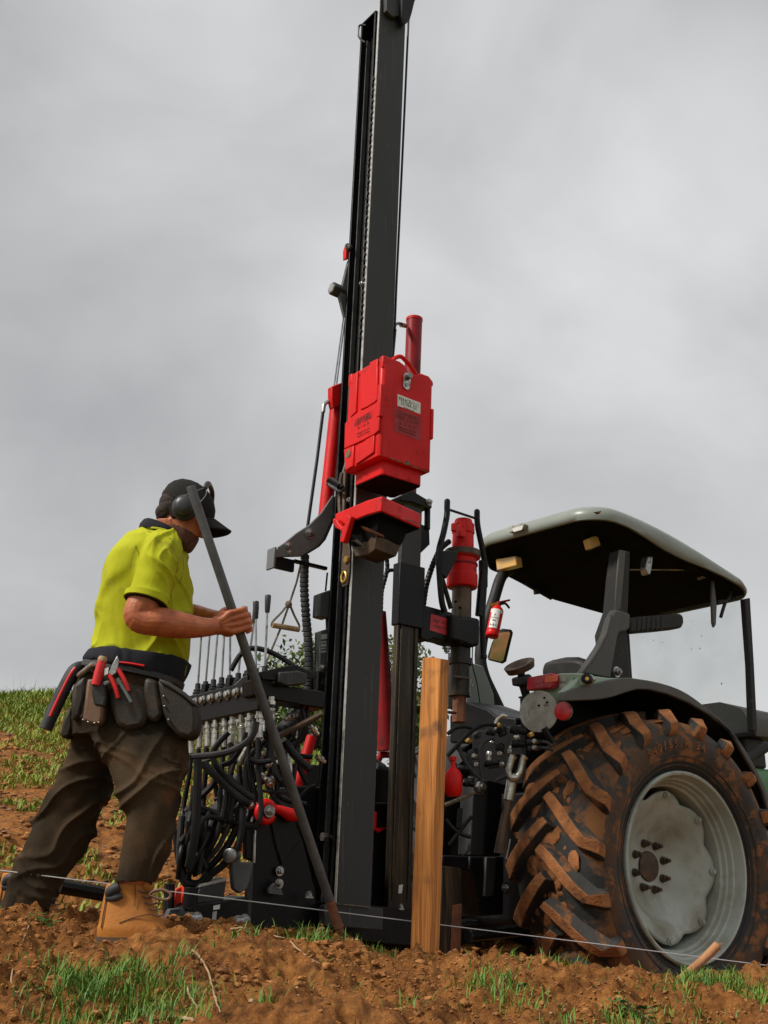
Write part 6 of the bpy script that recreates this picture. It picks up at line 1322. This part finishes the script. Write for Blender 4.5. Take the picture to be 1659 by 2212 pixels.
tube([P(z1('A', (440, 1165)), 4.12), P(z1('A', (520, 1100)), 4.02)], [.012, .010], 8).build('belt_clip', 'pale_steel', belt, 50)
# ---- tools hanging in the belt: things of their own
def tool(name, loc, label, cat): return thing(name, loc, label, cat)
h0, h1 = P(z1('A', (462, 1108)), 4.16), P(z1('A', (252, 1462)), 4.13)
t_ = tool('hammer', h1, 'hammer with black and red grip hanging from the back of the tool belt', 'hammer')
hm = spl([P(z1('A', (500, 1096)), 4.15), h0, P(z1('A', (410, 1140)), 4.15), P(z1('A', (340, 1270)), 4.14), h1], 5)
tube(hm, [.012, .018, .025, .025, .024], 14).build('handle', 'rubber_grip', t_, 60)
mb = tube([p_ + np.array([.003, -.020, 0]) for p_ in hm[9:-2]], .007, 10); mb.build('grip_inlay', 'tool_red', t_, 60)
tube([P(z1('A', (495, 1098)), 4.10), P(z1('A', (505, 1094)), 4.22)], .018, 12).build('hammer_head', 'steel', t_, 40)
k0, k1 = P(z1('A', (568, 1078)), 3.99), P(z1('A', (534, 1205)), 3.985)
t_ = tool('chisel', k1, 'red handled chisel standing in the tan leather holster', 'chisel')
tube([k0, (k0 + k1) / 2, k1 + (k1 - k0) * .1], [.016, .0175, .0165], 14).build('handle', 'tool_red', t_, 60)
lathe(k0, k0 - k1, [(-.006, .0165), (.004, .0175), (.012, .014), (.014, .004)], 14).build('striking_cap', 'root', t_, 50)
p0 = P(z1('A', (640, 1160)), 3.985)
t_ = tool('pliers', P(z1('A', (680, 1280)), 3.99), 'pliers with two red handles tucked in the tool belt', 'pliers')
trace(WF, 1, 3.975, .012, zz('A', (650, 1052), (660, 1080), (645, 1150), (612, 1172), (600, 1150), (622, 1100))).build('jaws', 'steel', t_, 40, .003)
trace(WF, 1, 3.978, .012, zz('A', (572, 1200), (600, 1190), (612, 1205), (575, 1222))).build('pivot', 'grey_paint', t_, 40, .003)
for a_, b_ in (((608, 1160), (656, 1288)), ((655, 1128), (712, 1250))): tube(spl([P(z1('A', a_), 3.98), P(z1('A', ((a_[0] + b_[0]) / 2 + 6, (a_[1] + b_[1]) / 2)), 3.978), P(z1('A', b_), 3.982)], 4), [.008, .0085, .0075], 10).build('handle', 'tool_red', t_, 60)
a_, b_ = P(z1('A', (652, 1180)), 3.972), P(z1('A', (728, 1312)), 3.975)
t_ = tool('pencil', b_, 'grey green carpenter pencil beside the pliers in the tool belt', 'pencil')
tube([a_, b_], .006, 6).build('barrel', 'pencil', t_, None)
trace(WF, 1, 3.98, .006, zz('A', (580, 1125), (602, 1118), (598, 1155), (576, 1165))).build('tape_tab', 'white_label', belt, None)
# ================================================================== wooden post, string line, stick
q0, q1, q2 = P((889, 2068), 4.52), P((928, 2070), 4.48), P((949, 2080), 4.53)
PFm = None
al = R(27.5)
psz = .084
base = P((928, 2075), 4.46); top = P((952.5, 1418), 4.46)
zax = (top - base); PH = np.linalg.norm(zax); zax /= PH
ux = np.array([math.cos(al), -math.sin(al), 0]); ux -= zax * (ux @ zax); ux /= np.linalg.norm(ux); uy = np.cross(zax, ux)
mb = MB(); n_ = 14; rs = np.random.default_rng(4)
rings = []
for i in range(n_ + 1):
    t_ = i / n_; c_ = base - zax * .10 + zax * (PH + .10) * t_
    j = (rs.random((8, 2)) - .5) * .0018
    sq = [(-psz, 0), (-psz * .5, .0), (0, 0), (0, psz * .5), (0, psz), (-psz * .5, psz), (-psz, psz), (-psz, psz * .5)]
    e_ = (0 if i < n_ else 1)
    rings.append(np.array([c_ + ux * (a_ + j[k, 0]) + uy * (b_ + j[k, 1]) + zax * e_ * (.006 * math.sin(k * 2.1) - .004) for k, (a_, b_) in enumerate(sq)]))
loft(rings, mb)
me = mb.build('wooden_post', 'timber', None, 30, .003, loc=base - zax * .1)
tagit(me, 'square sawn orange timber post standing upright in the soil', 'post')
mbm = Matrix.Identity(4)
# knots as small discs of darker heartwood, checks on the end
for k, (a_, b_) in enumerate(((-.055, .33), (-.02, .345))):
    pass
wpts = [P(q, Y_) for q, Y_ in (((-700, 1797), 4.33), ((0, 1880), 4.30), ((250, 1911), 4.29), ((905, 1992), 4.60), ((1290, 2039), 4.68), ((1659, 2086), 4.75), ((2300, 2167), 4.9))]
o = tube(wpts, .0021, 6).build('string_line', 'wire', None, 60); tagit(o, 'thin taut pale string line crossing low in front of the machine', 'string')
sp = [P(q, Y_) for q, Y_ in (((1463, 2122), 4.25), ((1490, 2098), 4.25), ((1520, 2072), 4.27), ((1550, 2042), 4.28))]
mb = tube(spl(sp, 5), [.013, .0145, .015, .0165], 12)
d_ = sp[-1] - sp[-2]; d_ /= np.linalg.norm(d_)
for k in range(7):
    a_ = k * .9; o_ = sp[-1] + np.array([math.cos(a_) * .009, math.sin(a_) * .009, 0]); tube([o_ - d_ * .02, o_ + d_ * (.004 + .012 * random.random())], [.006, .001], 5, mb)
o = mb.build('broken_stick', 'bark', None, 50); tagit(o, 'broken pale brown stick poking up in front of the wheel rim', 'stick')
# ================================================================== clods, stones, grass, weeds, roots, trees
def scatter_mesh(name, centers, sizes, base_v, base_f, mat, label, squash=(1.15, .85, .62), jitter=.55):
    k = len(base_v); n = len(centers)
    an = rng.random(n) * 6.283; c, s = np.cos(an), np.sin(an)
    v = np.repeat(base_v[None], n, 0) * (1 + jitter * (rng.random((n, k, 1)) - .5) * 2) * np.array(squash)
    x = v[:, :, 0] * c[:, None] - v[:, :, 1] * s[:, None]; y = v[:, :, 0] * s[:, None] + v[:, :, 1] * c[:, None]
    v = np.stack([x, y, v[:, :, 2]], -1) * sizes[:, None, None] + centers[:, None, :]
    f = (base_f[None] + (np.arange(n) * k)[:, None, None]).reshape(-1, 3)
    me = bpy.data.meshes.new(name); me.from_pydata(v.reshape(-1, 3).tolist(), [], f.tolist())
    me.polygons.foreach_set('use_smooth', [True] * len(me.polygons)); me.materials.append(MATS[mat]); me.update()
    o = bpy.data.objects.new(name, me); COL.objects.link(o); tagit(o, label, None, None, 'stuff'); return o
bm = bmesh.new(); bmesh.ops.create_icosphere(bm, subdivisions=2, radius=1.0); ICV = np.array([v.co[:] for v in bm.verts]); ICF = np.array([[v.index for v in f.verts] for f in bm.faces]); bm.free()
bm = bmesh.new(); bmesh.ops.create_icosphere(bm, subdivisions=1, radius=1.0); IC1V = np.array([v.co[:] for v in bm.verts]); IC1F = np.array([[v.index for v in f.verts] for f in bm.faces]); bm.free()
n = 5200
cx = rng.uniform(-1.7, 1.95, n); cy = rng.uniform(2.8, 4.7, n); ok_ = fbm(cx * 2.6 + 31, cy * 2.6 + 7, 2) > -.28 + .2 * rng.random(n); cx, cy = cx[ok_], cy[ok_]; n = len(cx); sz = .003 + .014 * rng.random(n) ** 5
scatter_mesh('soil_clods', np.stack([cx, cy, gz(cx, cy) + sz * .25], -1), sz, ICV, ICF, 'clod', 'loose crumbly orange brown clods of earth on the bank')
n = 26000
cx = rng.uniform(-1.7, 1.95, n); cy = rng.uniform(2.8, 4.65, n); ok_ = fbm(cx * 2.6 + 31, cy * 2.6 + 7, 2) > -.38 + .25 * rng.random(n); cx, cy = cx[ok_], cy[ok_]; n = len(cx); sz = .0018 + .005 * rng.random(n) ** 2.5
scatter_mesh('soil_crumbs', np.stack([cx, cy, gz(cx, cy) + sz * .3], -1), sz, IC1V, IC1F, 'clod', 'fine crumbs of orange brown earth')
n = 170
cx = rng.uniform(-1.7, 1.9, n); cy = rng.uniform(2.8, 4.6, n); sz = .003 + .007 * rng.random(n) ** 2
scatter_mesh('pale_stones', np.stack([cx, cy, gz(cx, cy) + sz * .4], -1), sz, IC1V, IC1F, 'root', 'small pale stones and chips lying in the soil')
n = 6000
cx = rng.uniform(-4.8, 0.6, n); cy = rng.uniform(4.8, 9.5, n); sz = .004 + .028 * rng.random(n) ** 4
scatter_mesh('hillside_clods', np.stack([cx, cy, gz(cx, cy) + sz * .1], -1), sz, ICV, ICF, 'clod', 'lumps of brown earth on the slope behind the worker', (1.2, .8, .55), .5)

n = 2600
cx = rng.uniform(-4.8, .6, n); cy = rng.uniform(4.7, 10, n); sz = .006 + .022 * rng.random(n) ** 2
scatter_mesh('leaf_litter', np.stack([cx, cy, gz(cx, cy) + sz * .3], -1), sz, IC1V, IC1F, 'litter', 'dry pale leaves and chips scattered on the slope', (1.3, .6, .22), .5)
def blades(name, x, y, h, wd, mat, label, lean=.5, z=None, zoff=-.004):
    """curved grass blades, four quads tapering to a point"""
    n = len(x); z0 = (gz(x, y) if z is None else z) + zoff
    a = rng.random(n) * 6.283; ln = lean * (.3 + rng.random(n)) * h
    dx, dy = np.cos(a), np.sin(a); px, py = -dy, dx
    V = []
    ts = [0, .35, .7, 1.0]
    for t_ in ts:
        cx = x + dx * ln * t_ ** 1.8; cy = y + dy * ln * t_ ** 1.8; cz = z0 + h * (t_ - .25 * t_ ** 3 * lean * 1.3)
        ww = wd * (1 - t_ ** 1.6) * .5 + .0002
        V.append(np.stack([cx - px * ww, cy - py * ww, cz], -1)); V.append(np.stack([cx + px * ww, cy + py * ww, cz], -1))
    V = np.stack(V, 1).reshape(-1, 3)
    o_ = np.arange(n) * 8
    F = np.concatenate([np.stack([o_ + 2 * k, o_ + 2 * k + 1, o_ + 2 * k + 3, o_ + 2 * k + 2], -1) for k in range(3)])
    me = bpy.data.meshes.new(name); me.from_pydata(V.tolist(), [], F.tolist()); me.polygons.foreach_set('use_smooth', [True] * len(me.polygons))
    me.materials.append(MATS[mat]); me.update()
    o = bpy.data.objects.new(name, me); COL.objects.link(o); tagit(o, label, None, None, 'stuff'); return o
# foreground tufts: (pixel x, pixel y, world depth, spread, count, height)
tufts = [((170, 2130), 3.42, .10, 320, .085), ((250, 2140), 3.38, .12, 420, .085), ((330, 2160), 3.30, .11, 300, .075), ((210, 2190), 3.15, .14, 380, .07), ((380, 2200), 3.1, .09, 150, .06),
         ((380, 2110), 3.6, .05, 60, .06), ((525, 2055), 4.0, .05, 90, .06), ((660, 2040), 4.15, .07, 190, .07), ((700, 2050), 4.18, .06, 120, .065), ((760, 2046), 4.35, .05, 40, .07), ((830, 2060), 4.38, .05, 60, .05),
         ((575, 2200), 3.15, .03, 40, .05), ((1060, 2130), 3.7, .10, 260, .07), ((1110, 2170), 3.45, .10, 160, .06), ((1220, 2085), 4.3, .07, 90, .06), ((1100, 2090), 4.2, .05, 60, .05),
         ((1350, 2190), 3.25, .10, 130, .06), ((1500, 2125), 3.9, .12, 320, .06), ((1590, 2130), 3.9, .10, 260, .06), ((1640, 2165), 3.6, .09, 160, .06), ((1380, 2160), 3.5, .08, 90, .05),
         ((1480, 2185), 3.3, .10, 120, .05), ((60, 2180), 3.2, .06, 30, .05), ((85, 1985), 4.1, .05, 60, .035), ((25, 2130), 3.5, .04, 14, .05), ((900, 2180), 3.35, .10, 40, .05), ((720, 2160), 3.5, .2, 40, .045), ((1230, 2200), 3.2, .1, 70, .05)]
gxs, gys, ghs = [], [], []
for q, Yd, sp, n, h in tufts:
    n = int(n * 1.05)
    c = P(q, Yd); gxs.append(rng.normal(c[0], sp * .6, n)); gys.append(rng.normal(Yd, sp * .8, n)); ghs.append(h * (.35 + .9 * rng.random(n)))
n = 500; gxs.append(rng.uniform(-1.6, 1.9, n)); gys.append(rng.uniform(2.9, 4.6, n)); ghs.append(.015 + .035 * rng.random(n))
x = np.concatenate(gxs); y = np.concatenate(gys); h = np.concatenate(ghs)
blades('grass', x, y, h, .0024 + .0022 * rng.random(len(x)), 'grass', 'tufts of bright green grass growing through the soil bank', .75)
# hillside: dense towards the crest, patchy lower down
n = 150000
x = rng.uniform(-7.5, 2.5, n); y = 4.95 + 8.2 * rng.random(n) ** .8
cov = fbm(x * .9 + 5, y * .9, 3) * 1.0 + fbm(x * 3.2, y * 3.2, 3) * 1.0
keep = cov > (.07 - .52 * sm((y - 6.6) / 4.6))
keep &= ~((x > -.3) & (y < 7.5)); x, y = x[keep], y[keep]
blades('hill_grass', x, y, (.02 + .06 * rng.random(len(x)) ** 1.5) * (1 + .6 * sm((y - 9) / 3)), .008 + .008 * rng.random(len(x)), 'hill_grass', 'short bright green pasture grass covering the hillside', .8)
n = 500
x = rng.uniform(-7, 1.5, n); y = rng.uniform(11, 12.6, n)
blades('seed_stalks', x, y, .12 + .2 * rng.random(n), .004 * np.ones(n), 'hill_grass', 'taller grass stalks along the crest of the hill', .25)

def weed(q, Yd, n, sz, label):
    c = P(q, Yd); c[2] = float(gz(c[0], c[1])); t_ = thing('weed_plant', c, label, 'weed')
    for i in range(n):
        a = random.random() * 6.283; rr = sz * (.25 + .8 * random.random()); hgt = sz * (.35 + .6 * random.random())
        tip = c + np.array([math.cos(a) * rr, math.sin(a) * rr, hgt]); mb = tube(spl([c, c * .5 + tip * .5 + np.array([0, 0, sz * .15]), tip], 3), .0014, 5)
        u = np.array([math.cos(a), math.sin(a), .25]); w_ = np.array([-math.sin(a), math.cos(a), 0.0]); ls = sz * (.22 + .16 * random.random())
        k = 9; rim_ = [tip + u * ls * (1 + math.cos(b_)) * .95 + w_ * ls * math.sin(b_) * .85 * (1 + .12 * math.cos(5 * b_)) + np.array([0, 0, .18 * ls * math.cos(2 * b_)]) for b_ in np.linspace(math.pi, 3 * math.pi, k, endpoint=False)]
        mid = tip + u * ls * .95 - np.array([0, 0, .12 * ls])
        mb.add([mid] + rim_, [(0, 1 + j, 1 + (j + 1) % k) for j in range(k)])
        mb.build('leaf', 'weed_leaf', t_, 60)
weed((1368, 2150), 3.55, 13, .062, 'low round leaved weed in the soil between the wooden post and the stick')
weed((1425, 2205), 3.2, 8, .05, 'broad leaved weed at the bottom edge right of centre')
weed((110, 1982), 4.05, 9, .05, 'ragged green weed beside the trouser leg on the far left')
weed((60, 2165), 3.3, 6, .035, 'tiny two leaved seedling at the lower left')
weed((210, 2198), 3.1, 10, .04, 'clover like weed in the big grass tuft lower left')
weed((270, 2205), 3.05, 9, .035, 'clover like weed right at the bottom edge lower left')
weed((1110, 2128), 3.75, 7, .04, 'small weed in the middle of the dug soil right of the post')

def rootlet(pts, Yd, r, label, name='root'):
    w_ = []
    for q in pts:
        c = P(q, Yd); w_.append(c)
    # follow the surface: march each pixel ray to the ground
    g_ = []
    for q in pts:
        d = ray(*q); tt = np.linspace(2.4, 5.2, 600); pp = CAM + d[None] * tt[:, None]; hh = gz(pp[:, 0], pp[:, 1]); k = np.argmax(pp[:, 2] < hh + .004); g_.append(pp[k] + np.array([0, 0, r * .6]))
    p_ = spl(g_, 5); p_ = p_ + (rng.random(p_.shape) - .5) * r * 1.2
    o = tube(p_, [r, r * .9, r * .5], 6).build(name, 'root', None, 60); tagit(o, label, 'root', 'pale roots in the soil bank'); return o
rootlet(zz('B', (1065, 1215), (1110, 1260), (1150, 1330), (1185, 1420), (1200, 1500), (1220, 1560)), 3.6, .0035, 'long pale root hanging down the bank below the boot toe')
rootlet(zz('B', (1035, 1420), (1060, 1480), (1100, 1545)), 3.4, .003, 'short pale root beside the longer hanging one')
rootlet(zz('B', (70, 1320), (62, 1390), (80, 1440), (110, 1450)), 3.4, .0025, 'thin pale root on the far left of the bank')
rootlet(zz('B', (165, 1070), (140, 1130), (120, 1180)), 3.9, .0025, 'thin root below the weed on the far left')
rootlet(zz('E', (360, 912), (430, 908), (520, 925), (600, 950), (660, 965)), 4.2, .003, 'pale root lying along the crest of the bank')
rootlet(zz('E', (690, 985), (760, 1050), (850, 1105)), 3.9, .0025, 'pale root slanting below the digging bar')
rootlet(zz('E', (140, 1030), (210, 1100), (245, 1200), (270, 1290), (300, 1380)), 3.5, .003, 'long pale root in the middle of the bank')
rootlet(zz('E', (20, 1405), (90, 1415), (160, 1430)), 3.1, .007, 'thick root at the bottom edge below the grass tuft')

def treeobj(q, Yd, hw, hh, n, label, seed, ls=.05):
    rr = np.random.default_rng(seed); c = P(q, Yd); gzv = float(gz(c[0], c[1])); base = np.array([c[0], c[1], gzv - .1])
    t_ = thing('tree', base, label, 'tree', 'trees beyond the hill'); mb = MB(); tips = []
    tr = spl([base, base + [.05, 0, (c[2] - gzv) * .5], c + [0, 0, -hh * .3], c + [.05, 0, hh * .5]], 5); tube(tr, [.09, .06, .03, .01], 8, mb)
    for i in range(26):
        s0 = tr[int(len(tr) * (.35 + .6 * rr.random())) - 1]; a = rr.random() * 6.283
        e_ = c + np.array([math.cos(a) * hw * (.4 + .6 * rr.random()), math.sin(a) * hw * .8, hh * (rr.random() * 2 - 1) * .95])
        br = spl([s0, (s0 + e_) / 2 + [0, 0, -.06], e_], 4); tube(br, [.018, .009, .004], 5, mb); tips.append(br)
    mb.build('trunk', 'bark', t_, 60)
    V, Fc = [], []
    cl = [b_[int(rr.integers(3, len(b_)))] + rr.normal(0, .05, 3) for b_ in tips for _ in range(7)]
    for i in range(n):
        p_ = cl[int(rr.integers(len(cl)))] + rr.normal(0, 1, 3) * np.array([.13, .13, .11]) * hw / .7
        u = rr.normal(0, 1, 3); u /= np.linalg.norm(u); v_ = np.cross(u, rr.normal(0, 1, 3)); v_ /= np.linalg.norm(v_); l_ = ls * (.6 + .8 * rr.random())
        k = len(V); V += [p_ - u * l_, p_ + v_ * l_ * .45, p_ + u * l_, p_ - v_ * l_ * .45]; Fc.append((k, k + 1, k + 2, k + 3))
    m2 = MB(); m2.add(np.array(V), Fc); me_o = m2.build('crown', 'leaf', t_, None); return t_
treeobj((655, 1500), 14.5, .62, .75, 5200, 'small leafy yellow green tree seen behind the valve bank', 1)
treeobj((870, 1490), 15.5, .55, .8, 4400, 'small leafy tree seen between the mast and the wooden post', 2)
treeobj((735, 1570), 15.0, .7, .6, 4800, 'low dark green tree behind the mast and hoses', 3)
